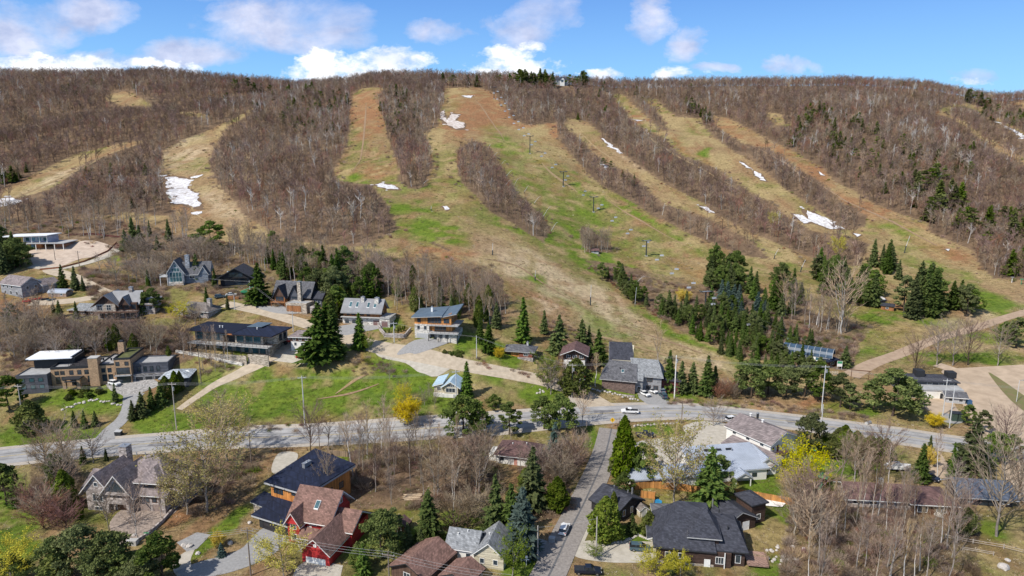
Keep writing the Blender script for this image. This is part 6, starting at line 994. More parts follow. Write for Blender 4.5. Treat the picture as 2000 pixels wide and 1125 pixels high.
# boom lift and kayaks by the black house
g = G(478, 574); o = thing('boom_lift', 'green boom lift parked right of the black modern house', 'lift machine', (g.x, g.y, g.z+.05), R(20)); MB().box(-1.6, 1.2, -.9, .9, .5, 1.3).build('chassis', PGN, o); MB().tube([(-1, 0, 1.4), (2.6, 0, 2.6)], .18, 6).tube([(2.6, 0, 2.6), (5.2, 0, 3.4)], .13, 6).build('boom', PGN, o)
for x in (-1.1, .8):
    for sy in (-1, 1): MB().tube([(x, sy*.75, .4), (x, sy*1.05, .4)], .42, 12).build('wheel', TYRE, o)
g = G(456, 584); o = thing('sand_heap', 'low heap of pale timber crates on the gravel by the black modern house', 'crates', (g.x, g.y, g.z), .2); MB().box(-2.2, .4, -1, 1, 0, 1.3).box(.5, 2.4, -.9, .8, 0, .9).build('crate', W_CED, o)
for i_, (x_, y_, c_, l_) in enumerate([(52, 590, PRD, 'red plastic boat left of the orange ones on the gravel'), (62, 586, mat('orange_plastic', (.75,.16,.03), .5), 'orange plastic boat on the gravel in front of the grey garage'), (73, 585, PRD, 'red plastic boat right of the orange one on the gravel'), (86, 586, PBK, 'black covered trailer beside the red boats on the gravel'), (100, 587, PBL, 'dark blue boat beside the garden shed')]):
    g = G(x_, y_); o = thing('small_boat', l_, 'boat', (g.x, g.y, g.z+.15), R(15+i_*7)); MB().slab([(-1.7, 0, .6), (-.9, -.6, .55), (.9, -.6, .55), (1.9, 0, .7), (.9, .6, .55), (-.9, .6, .55)], .5).build('hull', c_, o); MB().box(-.8, .8, -.35, .35, .55, .63).build('seat', DRK, o)
# boat on trailer, tarps, wrapped boat
g = G(1752, 918); o = thing('motor_boat', 'white motor boat on a trailer on the lawn at right', 'boat', (g.x, g.y, g.z), R(-4)); MB().slab([(-3.2, -1.1, 1.6), (1.6, -1.1, 1.6), (3.6, 0, 1.9), (1.6, 1.1, 1.6), (-3.2, 1.1, 1.6)], .9).build('hull', WHT, o); MB().box(-1.4, .6, -.8, .8, 1.6, 2.3).build('cabin', GRT, o); MB().box(-3, 3, -.9, .9, .4, .55).build('trailer', DRK, o)
for sy in (-1, 1): MB().tube([(-.6, sy*1.0, .35), (-.6, sy*1.25, .35)], .35, 12).build('wheel', TYRE, o)
g = G(1284, 994); o = thing('covered_boat', 'bright blue covered boat standing upright in the fenced yard', 'boat', (g.x, g.y, g.z), R(75)); MB().slab([(-2.4, -.6, 1.5), (-1.2, -1, 1.7), (1.2, -1, 1.7), (2.4, 0, 1.5), (1.2, 1, 1.7), (-1.2, 1, 1.7), (-2.4, .6, 1.5)], 1.3).build('cover', mat('blue_tarp', (.03,.22,.42), .5, bump=.4), o); MB().box(-1, 1, -.4, .4, -.2, .3).build('cradle', DRK, o)
o = patch('white_tarp', [(1470,976),(1500,970),(1535,985),(1528,992),(1490,990)], WHT, .35, 1.0, False, .5, kind=None); tag(o, 'crumpled white tarp on the ground behind the dark outbuilding', 'tarp')
# playsets
for (x_, y_, l_, s_) in ((1606, 948, 'green and tan wooden playset beside the yellow green willow', 1.0), (1588, 890, 'green slide playset on the lawn right of the white motel building', .8)):
    g = G(x_, y_); o = thing('playset', l_, 'playset', (g.x, g.y, g.z), R(-40)); o.scale = (s_, s_, s_); b = MB()
    for x in (-1, 1):
        for y in (-1, 1): b.box(x-.08, x+.08, y-.08, y+.08, -.3, 2.8)
    b.box(-1.1, 1.1, -1.1, 1.1, 1.3, 1.4).tube([(1, 0, 2.4), (4, 0, 2.4)], .08, 6).tube([(4, -1.1, -.3), (4, 0, 2.4)], .07, 5).tube([(4, 1.1, -.3), (4, 0, 2.4)], .07, 5).build('frame', W_CED, o)
    MB().slab([(-1.3, -1.3, 2.7), (1.3, -1.3, 2.7), (0, 0, 3.7)], .08).slab([(1.3, -1.3, 2.7), (1.3, 1.3, 2.7), (0, 0, 3.7)], .08).slab([(1.3, 1.3, 2.7), (-1.3, 1.3, 2.7), (0, 0, 3.7)], .08).slab([(-1.3, 1.3, 2.7), (-1.3, -1.3, 2.7), (0, 0, 3.7)], .08).build('canopy', PGN, o); MB().slab([(-.4, -1.1, 1.4), (.4, -1.1, 1.4), (.4, -3.4, .1), (-.4, -3.4, .1)], .1).build('slide', PGN, o); MB().box(2.2, 2.7, -.1, .1, .6, .65).tube([(2.25, 0, .6), (2.25, 0, 2.4)], .02, 3).tube([(2.65, 0, .6), (2.65, 0, 2.4)], .02, 3).build('swing', DRK, o)
g = G(367, 737); o = thing('satellite_dish', 'white satellite dish at the corner of the blue garage roof', 'satellite dish', (g.x, g.y, g.z), 0); MB().tube([(0, 0, 0), (0, 0, 1.5)], .08, 6).build('post', METL, o); MB().tube([(0, -.1, 1.7), (0, -.3, 1.75), (0, -.5, 1.8)], [.15, .7, 1.1], 14).build('dish', WHT, o)
g = G(232, 850); o = thing('waste_box', 'black waste box beside the mansion drive at the main road', 'waste box', (g.x, g.y, g.z), R(-3)); MB().box(-1, 1, -.6, .6, 0, 1.3).build('box', DRK, o); MB().slab([(-1.05, -.65, 1.4), (1.05, -.65, 1.4), (1.05, .65, 1.65), (-1.05, .65, 1.65)], .12).build('lid', GRT, o)
g = G(1078, 1058); o = thing('transformer_box', 'grey electrical box on the grass beside the lane', 'electrical box', (g.x, g.y, g.z), R(-8)); MB().box(-.7, .7, -.5, .5, 0, 1.1).build('casing', METL, o); MB().box(-.75, .75, -.55, .55, 1.1, 1.18).build('lid', GRT, o)
g = G(1696, 828); o = thing('culvert_end', 'grey culvert pipe end on the road bank below the pines', 'pipe', (g.x, g.y, g.z), R(30)); MB().tube([(-1.2, 0, .4), (1.0, 0, .5)], .5, 12).build('pipe', METL, o); MB().tube([(-1.25, 0, .4), (-1.15, 0, .4)], .56, 12).build('rim', CONC, o)
# ---------------------------------------------------------------- signs
g = G(1196, 834); o = thing('warning_sign', 'yellow diamond road sign at the mouth of the village lane', 'road sign', (g.x, g.y, g.z), 0); MB().tube([(0, 0, -.3), (0, 0, 3.0)], .06, 6).build('post', METL, o); s_ = MB(); s_.add([(0, -.08, 1.6), (.85, -.08, 2.45), (0, -.08, 3.3), (-.85, -.08, 2.45), (0, -.05, 1.6), (.85, -.05, 2.45), (0, -.05, 3.3), (-.85, -.05, 2.45)], [(0,1,2,3), (7,6,5,4), (0,4,5,1), (1,5,6,2), (2,6,7,3), (3,7,4,0)]); s_.build('sign_panel', mat('sign_yellow', (.80,.48,.02), .5, var=.05), o); MB().box(-.08, .08, -.10, -.082, 2.1, 2.75).box(-.3, -.08, -.10, -.082, 2.5, 2.62).build('symbol', DRK, o)
g = G(1639, 722); o = thing('trail_sign', 'white and green trail map board by the chairlift station', 'sign', (g.x, g.y, g.z), R(-5)); MB().box(-.9, -.8, 0, .08, -.3, 2).box(.8, .9, 0, .08, -.3, 2).build('post', WHT, o); MB().box(-1, 1, -.06, 0, 1.3, 3.6).build('board', WHT, o); MB().box(-.9, .9, -.075, -.061, 2.5, 3.5).build('green_panel', PGN, o)
g = G(287, 1054); o = thing('street_sign', 'small green sign on the verge right of the paver forecourt', 'sign', (g.x, g.y, g.z), R(5)); MB().tube([(0, 0, -.2), (0, 0, 2)], .04, 5).build('post', METL, o); MB().box(-.6, .6, -.04, -.01, 1.6, 1.9).build('sign_panel', PGN, o)
g = G(1028, 1105); o = thing('lawn_cross', 'white wooden birdhouse post on the lawn by the lane', 'post', (g.x, g.y, g.z), R(5)); MB().tube([(0, 0, -.2), (0, 0, 1.9)], .07, 5).box(-.6, .6, -.06, .06, 1.4, 1.55).build('post', WHT, o); MB().box(-.25, .25, -.2, .2, 1.9, 2.3).build('birdhouse', WHT, o)
g = G(1678, 745); o = thing('ski_gate', 'tall dark wooden gate frame at the foot of the dirt track', 'gate', (g.x, g.y, g.z), R(-18)); MB().box(-3, -2.8, 0, .2, -.5, 4.2).box(3, 3.2, 0, .2, -.5, 4.2).build('post', BRN, o); MB().box(-3.4, 3.6, -.05, .25, 4.2, 4.45).build('beam', BRN, o)
o = thing('bike_racks', 'row of white ski racks beside the chairlift station', 'ski rack', tuple(G(1622, 732))); 
for k_ in range(7): MB().tube([(k_*.9-3, 0, 0), (k_*.9-3, 0, 1.4), (k_*.9-2.6, 0, 1.4), (k_*.9-2.6, 0, 0)], .05, 4).build('rack_bar', WHT, o)
# ---------------------------------------------------------------- boulders
rb = random.Random(9); STN_ = mat('boulder_stone', (.50,.46,.42), .95, scale=1.2, var=.3)
def boulder(px, py, r, label, group=None):
    g = G(px, py); bm = bmesh.new(); bmesh.ops.create_icosphere(bm, subdivisions=2, radius=r)
    for v in bm.verts: v.co *= rb.uniform(.8, 1.15); v.co.z *= .7
    me = bpy.data.meshes.new('boulder'); bm.to_mesh(me); bm.free(); me.materials.append(STN_); o = link('boulder', me, None, (g.x, g.y, g.z+r*.25), rb.uniform(0, 6)); tag(o, label, 'boulder', group)
BW = [G(*p) for p in [(1168,1058),(1185,1062),(1200,1060),(1220,1058),(1235,1052),(1245,1045),(1262,1052),(1278,1058),(1292,1048)]]
for i_, (a_, b_) in enumerate(zip(BW, BW[1:])):
    for t_ in (0, .33, .66): q = a_.lerp(b_, t_); px_, py_, _ = project(q.x, q.y, q.z); boulder(px_, py_, rb.uniform(.3, .5), 'pale boulder edging the garden bed above the gravel drive', 'garden edge boulders')
for x_, y_, r_, l_ in ((450,1062,.7,'pale boulder on the bank left of the lane drive'),(432,1075,.6,'boulder below the little blue spruce bank'),(360,1066,.7,'grey boulder on the concrete pad edge'),(370,1068,.8,'brown boulder next to the grey one on the pad edge'),(387,1082,.6,'boulder on the grass right of the pad'),(1960,1110,1.1,'pale boulder in the lower right field'),(1968,1095,.6,'smaller boulder in the lower right field'),(845,1067,.6,'small pale boulder on the middle lawn'),(488,1022,.6,'boulder beside the mulched bank'),(262,1046,.5,'small stone in the round bed'),(1833,1007,1.0,'pale boulder in front of the long brown house')): boulder(x_, y_, r_, l_)
for i_ in range(26): boulder(1520+rb.uniform(-25, 50), 1075+rb.uniform(-12, 30), rb.uniform(.3, .55), 'pale stone in the rock border by the thicket', 'rock border stones')
for i_ in range(22):
    t_ = i_/21; boulder(125+t_*110+rb.uniform(-3, 3), 800-12*math.sin(t_*3)+rb.uniform(-3, 3)-t_*8, rb.uniform(.35, .6), 'grey stone in the garden bed wall on the mansion lawn', 'mansion bed stones')
for i_ in range(20): t_ = i_/19; boulder(1152+t_*94, 758+t_*24+rb.uniform(-2, 2), rb.uniform(.35, .6), 'pale stone in the roadside wall below the shingled house', 'roadside wall stones')
for i_ in range(14): t_ = i_/13; boulder(1240+t_*82, 832-t_*5+rb.uniform(-1, 1), rb.uniform(.3, .5), 'white stone along the grass island by the gravel lot', 'grass island stones')
for i_ in range(10): boulder(1055+rb.uniform(-8, 8), 765+rb.uniform(-4, 4), rb.uniform(.3, .6), 'rubble stone in the small pile by the gravel road', 'rubble pile stones')
# log pile
g = G(806, 972); o = thing('log_pile', 'pile of pale cut logs on the wooded lot', 'log pile', tuple(g), R(5))
for i_ in range(7): MB().tube([(-2.2+rb.uniform(-.3, .3), i_*.45-1.4, .2+.2*(i_ % 2)), (2.2+rb.uniform(-.5, .3), i_*.45-1.4, .2+.2*(i_ % 2))], .19, 7).build('log', mat('cut_wood', (.55,.42,.28), .9), o)
# ---------------------------------------------------------------- fences
def fence(name, label, pts, hgt, m, boards=True, post=.09, step=2.4, rails=(), cat='fence'):
    W = densify(wpoly(pts), step, False); o = thing(name, label, cat, (W[0][0], W[0][1], H1(*W[0]))); o0 = Vector(o.location); P = [Vector((a, b, H1(a, b)))-o0 for a, b in W]
    if len(P) > 100: P = P[::2]
    b = MB(); r = MB()
    for p in P: MB().box(p.x-post, p.x+post, p.y-post, p.y+post, p.z-.4, p.z+hgt+.1).build('post', m, o)
    for a, c in zip(P, P[1:]):
        d = (c-a).normalized(); n_ = Vector((-d.y, d.x, 0))*.03
        if boards: b.slab([tuple(a-n_+Vector((0, 0, hgt))), tuple(c-n_+Vector((0, 0, hgt))), tuple(c+n_+Vector((0, 0, hgt))), tuple(a+n_+Vector((0, 0, hgt)))], hgt-.05)
        for q in rails: r.tube([a+Vector((0, 0, q)), c+Vector((0, 0, q))], .06, 5)
    if boards: b.build('boards', m, o)
    if rails: r.build('rail', m, o)
    return o
F_OR = mat('fresh_cedar_fence', (.52,.25,.08), .8, kind='board', var=.2); F_TN = mat('weathered_fence', (.30,.22,.15), .85, kind='board', var=.25); F_GY = mat('split_rail', (.42,.36,.30), .9, var=.25)
fence('cedar_fence', 'long orange cedar fence behind the black cottage and dark house', [(1222,960),(1270,953),(1330,958),(1362,964),(1420,966),(1480,975),(1530,984),(1560,990)], 2.0, F_OR)
fence('cedar_fence', 'short orange fence panel right of the black cottage', [(1252,972),(1279,975),(1276,1002)], 2.0, F_OR); fence('yard_fence', 'thin brown fence dividing the two back yards', [(1365,962),(1364,1010)], 1.8, F_TN)
fence('board_fence', 'brown board fence behind the orange house along the road', [(632,892),(650,905),(640,880)], 1.6, F_TN); fence('board_fence', 'long tan board fence climbing beside the navy roofed house', [(700,918),(690,945),(660,965),(648,985)], 2.0, F_TN); fence('board_fence', 'straight tan board fence along the road verge', [(640,890),(680,893),(720,888)], 1.8, F_TN)
fence('split_rail_fence', 'grey split rail fence crossing the field at lower right', [(1845,1052),(1900,1062),(1960,1072),(2010,1085)], 1.1, F_GY, False, .08, 3.0, (.45, .95)); fence('split_rail_fence', 'second split rail line below the first at lower right', [(1880,1075),(1940,1085)], .9, F_GY, False, .07, 3.0, (.4, .8))
fence('guard_rail', 'low timber guard rail along the grass island by the main road', [(1240,834),(1270,833),(1300,832),(1325,826)], .8, F_GY, False, .1, 2.2, (.6,), 'guard rail'); fence('guard_rail', 'short timber guard rail on the road verge above the navy roof', [(534,884),(560,881)], .9, BRN, False, .1, 2.2, (.7,), 'guard rail'); fence('guard_rail', 'second short timber guard rail right of the first on the verge', [(571,881),(600,880)], .9, BRN, False, .1, 2.2, (.7,), 'guard rail')
fence('silt_fence', 'orange brown silt fence around the construction yard', [(78,528),(120,524),(165,512),(210,492),(228,475)], .9, mat('silt_cloth', (.30,.12,.06), .9), True, .05, 3); fence('silt_fence', 'dark red silt fence behind the construction yard', [(135,460),(180,458),(235,464)], .9, mat('dark_silt_cloth', (.16,.06,.05), .9), True, .05, 3)
fence('deck_fence', 'low wooden barrier right of the big dark house deck', [(1462,1090),(1500,1096)], 1.2, F_TN)
# ---------------------------------------------------------------- utility poles and wires
PW = mat('pole_wood', (.42,.38,.34), .9, var=.2, scale=1); PWD = mat('pole_wood_dark', (.20,.16,.13), .9, var=.2, scale=1); PGY = mat('pole_grey', (.55,.55,.54), .6, var=.1); WIRE = mat('wire', (.28,.28,.28), .5, var=0)
POLE = {}
def pole(key, px, py, hpx, label, m=PW, arm=True, trf=False, low=0, r=.16):
    g = G(px, py); dep = project(g.x, g.y, g.z)[2]; h = hpx*dep/FP/math.cos(PITCH+math.atan((py-562)/FP)); o = thing('utility_pole', label, 'utility pole', tuple(g), R(rb.uniform(-15, 15))); MB().tube([(0, 0, -.5), (0, 0, h)], [r*1.15, r*.75], 8).build('pole', m, o)
    if arm:
        MB().box(-1.3, 1.3, -.07, .07, h-.7, h-.55).build('crossarm', m, o); i = MB()
        for x in (-1.2, 0, 1.2): i.cyl(x, 0, h-.55, h-.3, .06, 6)
        i.build('insulator', GRT, o)
    if trf: MB().cyl(.4, -.25, h-2.6, h-1.5, .3, 10).build('transformer', METL, o)
    POLE[key] = (g, h); return o
pole('a', 48, 842, 88, 'tall weathered pole at the far left beside the broad cedar'); pole('b', 345, 840, 90, 'pole with white transformer on the bank right of the mansion drive', trf=True); pole('c', 596, 838, 100, 'tall pole in the green field beside the main road', PGY); pole('d', 892, 822, 96, 'pole standing beside the tiny cottage', PGY); pole('e', 1117, 778, 66, 'pole with blue transformer in front of the brown roofed white house', trf=True)
pole('f', 1317, 778, 82, 'tall white pole right of the shingled house', mat('white_pole', (.72,.70,.66), .8), False, True, r=.2); pole('g', 1331, 826, 42, 'short pole beside the grass island', PWD, False); pole('h', 1604, 806, 90, 'left tall steel pole of the roadside pair', PGY, True, True); pole('i', 1602, 852, 60, 'shorter pole below the tall steel one across the road', PGY, False)
pole('j', 1841, 812, 70, 'tall pole with two crossarms beside the equipment hut', PGY); pole('k', 1854, 836, 80, 'plain grey pole right of the equipment hut', PGY, False); pole('l', 1164, 1090, 74, 'weathered pole at the gravel drive beside the lane', PW, False); pole('m', 1050, 1092, 60, 'weathered pole on the left side of the lane', PW, False); pole('n', 490, 1124, 84, 'dark pole at the bottom left lane drive', PWD)
pole('o', 491, 905, 56, 'brown pole on the verge below the main road', PWD, False); pole('p', 770, 669, 40, 'pole by the terrace garden', PGY, True, True); pole('q', 931, 700, 44, 'pole on the timber house lawn edge', PGY, False); pole('r', 573, 648, 40, 'pole by the small white house roof', PGY, False); pole('s', 762, 1180, 90, 'power pole at the bottom edge by the brown cottage', PWD)
pole('t', 108, 508, 22, 'thin pole in the construction yard', PWD, False); pole('u', 155, 520, 30, 'pole at the edge of the construction yard', PWD, True); pole('v', 289, 538, 18, 'short pole with white box on the brushy bank', PGY, False, True); pole('w', 490, 588, 40, 'pole right of the black modern house', PGY, False); pole('x', 459, 605, 28, 'slim pole on the lawn above the stone house', PGY, False)
pole('y', 1102, 740, 30, 'short pole by the brown roofed white house', PWD, False); pole('z', 393, 748, 60, 'bare dark pole on the slope right of the garage wing', PWD, False)
def wires(label, keys, offs=(-1.2, 0, 1.2), drop=.4, r=.022, ext=None):
    P = [(POLE[k_][0]+Vector((0, 0, POLE[k_][1]-drop))) if isinstance(k_, str) else Vector(k_) for k_ in keys]; b = MB(); o0 = P[0].copy(); o = thing('power_line', label, 'power line', tuple(o0))
    for of in offs:
        b = MB()
        for a, c in zip(P, P[1:]):
            d = (c-a); ln = d.length; n_ = Vector((-d.y, d.x, 0)).normalized()*of*.8; pts = []
            for i in range(9): t = i/8; q = a.lerp(c, t)+n_-o0; q.z -= ln*.022*4*t*(1-t); pts.append(q)
            b.tube(pts, r, 3, False)
        b.build('wire', WIRE, o)
def far(px, py, up): g = G(px, py); return (g.x, g.y, g.z+up)
wires('power line along the main road on the left', [far(-250, 860, 14), 'a', 'b', 'c', 'd'], (-1.2, 0, 1.2)); wires('power line along the main road on the right', ['e', 'f', 'h', 'j', far(2150, 840, 13)], (-1.2, 0, 1.2)); wires('power line following the gravel road past the chalets', ['u', 'v', 'w', 'r', 'p', 'q', 'e'], (-.4, .4)); wires('power line across the bottom of the picture', [far(380, 1130, 10), 'n', 's', far(1000, 1220, 10)], (-1.1, 0, 1.1)); wires('single wire to the lane pole', ['m', 'l'], (0,)); wires('wire from the cottage pole to the junction', ['d', 'e'], (0,))
g = G(1985, 785); o = thing('lamp_post', 'slim lamp post on the grass median of the parking lot', 'lamp post', tuple(g)); MB().tube([(0, 0, -.3), (0, 0, 8)], .1, 6).build('pole', PGY, o); MB().tube([(0, 0, 7.9), (1.2, 0, 8.1)], .07, 5).box(.9, 1.7, -.2, .2, 8.05, 8.2).build('lamp_head', METL, o)
# ---------------------------------------------------------------- chairlift
TOW = [(1377, 604, 32), (1262, 500, 30), (1159, 414, 29), (1100, 364, 28), (1035, 300, 34), (965, 193, 22)]; DKM = mat('tower_steel', (.04,.05,.055), .6, var=.2); CHW = mat('chair_grey', (.55,.57,.60), .5, metal=.2, var=.1)
LT = []; TLAB = ['chairlift tower standing in the pine belt, lowest of the line', 'second chairlift tower up the slope', 'third chairlift tower up the slope', 'fourth chairlift tower up the slope', 'fifth chairlift tower, at the steep part', 'topmost chairlift tower by the summit snow patch']
base = G(1586, 700); gl = [(base.x, base.y, base.z, 5.0)]
for (px, py, hp), lb in zip(TOW, TLAB):
    g = G(px, py); dep = project(g.x, g.y, g.z)[2]; gl.append((g.x, g.y, g.z, min(max(hp*dep/FP, 9), 15)))
for i, (x, y, z, h) in enumerate(gl):
    a = Vector(gl[max(i-1, 0)][:3]); b_ = Vector(gl[min(i+1, len(gl)-1)][:3]); d = (b_-a).normalized(); yaw = math.atan2(d.y, d.x)-math.pi/2; LT.append((Vector((x, y, z+h)), yaw))
    if i == 0: continue
    o = thing('lift_tower', TLAB[i-1], 'lift tower', (x, y, z), yaw); MB().tube([(0, 0, -1), (0, 0, h)], [.42, .3], 10).build('pole', DKM, o); MB().box(-3.0, 3.0, -.2, .2, h-.25, h+.1).build('crossarm', DKM, o); MB().box(-3.0, 3.0, -.9, .9, h+.12, h+.2).build('work_platform', METL, o)
    for s in (-1, 1): MB().box(s*2.8-.12, s*2.8+.12, -1.8, 1.8, h+.22, h+.5).build('sheave_train', DKM, o)
    MB().box(-.8, .8, -.8, .8, -1, .3).build('footing', CONC, o)
for s in (-1, 1):
    b = MB(); pts = []; o0 = LT[0][0]
    for (a, ya), (c, yc) in zip(LT, LT[1:]):
        A = a+Vector((math.cos(ya), math.sin(ya), 0))*2.8*s; C_ = c+Vector((math.cos(yc), math.sin(yc), 0))*2.8*s; ln = (C_-A).length
        for i in range(10): t = i/10; q = A.lerp(C_, t); q.z -= ln*.015*4*t*(1-t); pts.append(q)
    pts.append(C_); b.tube([p-o0 for p in pts], .045, 4, False); o = b.build('lift_cable', DKM); o.location = o0; tag(o, 'chairlift cable on the %s side of the towers' % ('left' if s < 0 else 'right'), 'cable')
    # chairs hanging from it
    acc = 0; nxt = 9 if s < 0 else 15; first = None
    for p, q in zip(pts, pts[1:]):
        ln = (q-p).length
        while acc+ln > nxt:
            c = p.lerp(q, (nxt-acc)/ln); d = (q-p); ya = math.atan2(d.y, d.x)-math.pi/2+rb.uniform(-.15, .15)
            if s < 0 and 'CHB' not in globals():
                CHB = [MB().box(-1.15, 1.15, -.3, .3, -2.7, -2.55).box(-1.15, 1.15, .22, .32, -2.5, -1.85).mesh('seat', CHW), MB().tube([(0, 0, 0), (0, .35, -.7), (0, .35, -1.85)], .045, 4).tube([(-1.15, .28, -1.85), (1.15, .28, -1.85)], .04, 4).mesh('hanger', METL), MB().tube([(-1.1, -.45, -2.2), (1.1, -.45, -2.2)], .03, 4).tube([(-1.1, -.45, -2.2), (-1.1, .25, -1.9)], .03, 4).tube([(1.1, -.45, -2.2), (1.1, .25, -1.9)], .03, 4).mesh('safety_bar', METL)]
            o = thing('lift_chair', 'empty pale chair hanging on the %s cable of the chairlift' % ('left' if s < 0 else 'right'), 'lift chair', tuple(c), ya, 'chairs of the %s cable' % ('left' if s < 0 else 'right'))
            link('seat', CHB[0], o); link('hanger', CHB[1], o); link('safety_bar', CHB[2], o); nxt += 25.0
        acc += ln
# ---------------------------------------------------------------- snow lances
LW = mat('lance_white', (.62,.64,.66), .5, var=.1)
def lance(bx, by, tx, ty, label, group, dark=False):
    g = G(bx, by); dep = project(g.x, g.y, g.z)[2]; dx = (tx-bx)*dep/FP; dzz = (by-ty)*dep/FP; o = thing('snow_lance', label, 'snow lance', tuple(g), 0, group); MB().tube([(0, 0, -.5), (0, 0, 1.5)], .16, 6).build('base', DKM, o); MB().tube([(0, 0, 1.2), (dx*.55, 0, dzz*.7), (dx*.9, 0, dzz*.97), (dx*1.15, 0, dzz)], [.1, .08, .06, .05], 6).build('lance', LW, o)
for l_ in [(1060,428,1074,404),(1076,455,1088,434),(1241,557,1256,540),(953,293,958,282),(962,310,971,298),(976,328,986,314),(989,347,999,333),(985,368,996,352),(827,362,836,351),(833,325,843,316),(841,303,845,294),(845,250,850,232),(1002,370,1013,348),(1024,378,1032,363),(1043,400,1054,384),(1296,280,1302,262),(1268,265,1275,248),(1240,600,1242,560)]: lance(*l_, 'thin white snow making lance leaning over the ski run', 'snow lances')
for (x_, y_, h_, l_) in [(1045,548,20,'snow making tower beside the green patch on the main slope'),(1153,596,40,'snow making tower low on the main slope'),(962,498,24,'snow making tower near the dark soil patch'),(1511,506,20,'leaning snow tower on the lower right run, left one'),(1563,531,24,'leaning snow tower on the lower right run, right one'),(1766,494,34,'snow making tower on the far right run'),(842,412,10,'small snow making tower near the little snow spot'),(1090,256,10,'small snow tower at the top of the tree strip')]:
    g = G(x_, y_); dep = project(g.x, g.y, g.z)[2]; h_ = h_*dep/FP; ln = 2.5 if 'leaning' in l_ or 'far right' in l_ else .2; o = thing('snow_tower', l_, 'snow gun', tuple(g)); MB().tube([(0, 0, -.5), (ln*.3, 0, h_*.4)], .28, 8).build('base', DKM, o); MB().tube([(ln*.3, 0, h_*.4), (ln, 0, h_)], [.12, .08], 6).build('lance', LW, o)
for (x_, y_, l_) in ((1976, 552, 'pale bullwheel post at the right edge of the slope, left one'), (1994, 556, 'green bullwheel post at the right edge of the slope')):
    g = G(x_, y_); o = thing('beginner_lift_post', l_, 'lift post', tuple(g)); MB().tube([(0, 0, 0), (0, 0, 3)], .15, 6).build('post', WHT if 'pale' in l_ else PGN, o); MB().cyl(0, 0, 3, 3.2, .9, 12).build('wheel', METL if 'pale' in l_ else PGN, o)
# ---------------------------------------------------------------- tufts and weeds that roughen the open ground
def tuft(seed, m, n=16, h=.45, w=.05, r=.55):
    t = TB(seed); a = t.r.rand(n)*6.28; q = t.r.rand(n)*r; b = np.column_stack([np.cos(a)*q, np.sin(a)*q, np.full(n, -.05)]); d = np.column_stack([np.cos(a)*.6, np.sin(a)*.6, .35+t.r.rand(n)]); d = d+t.rdir(n)*.5; d[:, 2] = np.abs(d[:, 2])+.1; d /= np.linalg.norm(d, axis=1)[:, None]; t.sliver(b, d, h*(.6+.8*t.r.rand(n)), w); return t.mesh('tuft', m)
TM = [tuft(401, foliage('straw_tuft', (.36,.28,.16), (.50,.40,.25), .25)), tuft(402, foliage('dull_tuft', (.17,.125,.07), (.27,.20,.12), .3)), tuft(403, foliage('olive_tuft', (.14,.14,.04), (.24,.22,.08), .3)), tuft(404, foliage('green_tuft', (.09,.16,.02), (.16,.25,.04), .3)), tuft(405, foliage('pale_tuft', (.52,.44,.32), (.68,.60,.47), .2), 10)]
NT_ = 90000; ty = 118*np.exp(rr2.rand(NT_)*math.log(640/118)) if 'rr2' in globals() else 118*np.exp(np.random.RandomState(77).rand(NT_)*math.log(640/118))
r7 = np.random.RandomState(78); tu = r7.uniform(-.86, .86, NT_); tx = tu*ty; tz = height(tx, ty); qx, qy, qd = project(tx, ty, tz)
ok = (qx > -200) & (qx < 2200); fz = pip(qx, qy, FORESTZONE) & ~(anyin(qx, qy, OPEN) & ~anyin(qx, qy, ISLANDS)); ok &= ~fz
for P_ in NOGROW: 
    A_ = np.array(P_); m_ = (tx > A_[:, 0].min()) & (tx < A_[:, 0].max()) & (ty > A_[:, 1].min()) & (ty < A_[:, 1].max()) & ok
    if m_.any(): ix = np.where(m_)[0]; ok[ix[pip(tx[ix], ty[ix], [tuple(a) for a in P_])]] = False
for (a_, b_, r_) in BLOCK: ok &= ((tx-a_)**2+(ty-b_)**2 > (r_*.9)**2)
cl = fbm(tx, ty, 9, 3, 61); ok &= r7.rand(NT_) < (.25+1.2*(cl-.3))*np.where(ty > 330, .55, 1.0)
tx, ty, tz, qx, qy, qd = [v[ok] for v in (tx, ty, tz, qx, qy, qd)]; n_ = len(tx)
gcol = ground_color(tx, ty, tz); grn = gcol[:, 1] > gcol[:, 0]*1.12; ti = r7.choice(5, n_, p=[.34, .32, .16, .05, .13]); ti = np.where(grn & (r7.rand(n_) < .8), np.where(r7.rand(n_) < .75, 3, 2), ti); sz_ = r7.uniform(.5, 1.2, n_)*(.45+qd/330)
scatter_stuff('grass_tufts', TM, np.column_stack([tx, ty, tz]), np.column_stack([sz_*1.2, sz_*1.2, sz_*.8]), np.column_stack([np.zeros(n_), np.zeros(n_), r7.rand(n_)*6.28]), ti, 'tufts of dead and green grass over the open ground', 'grass')
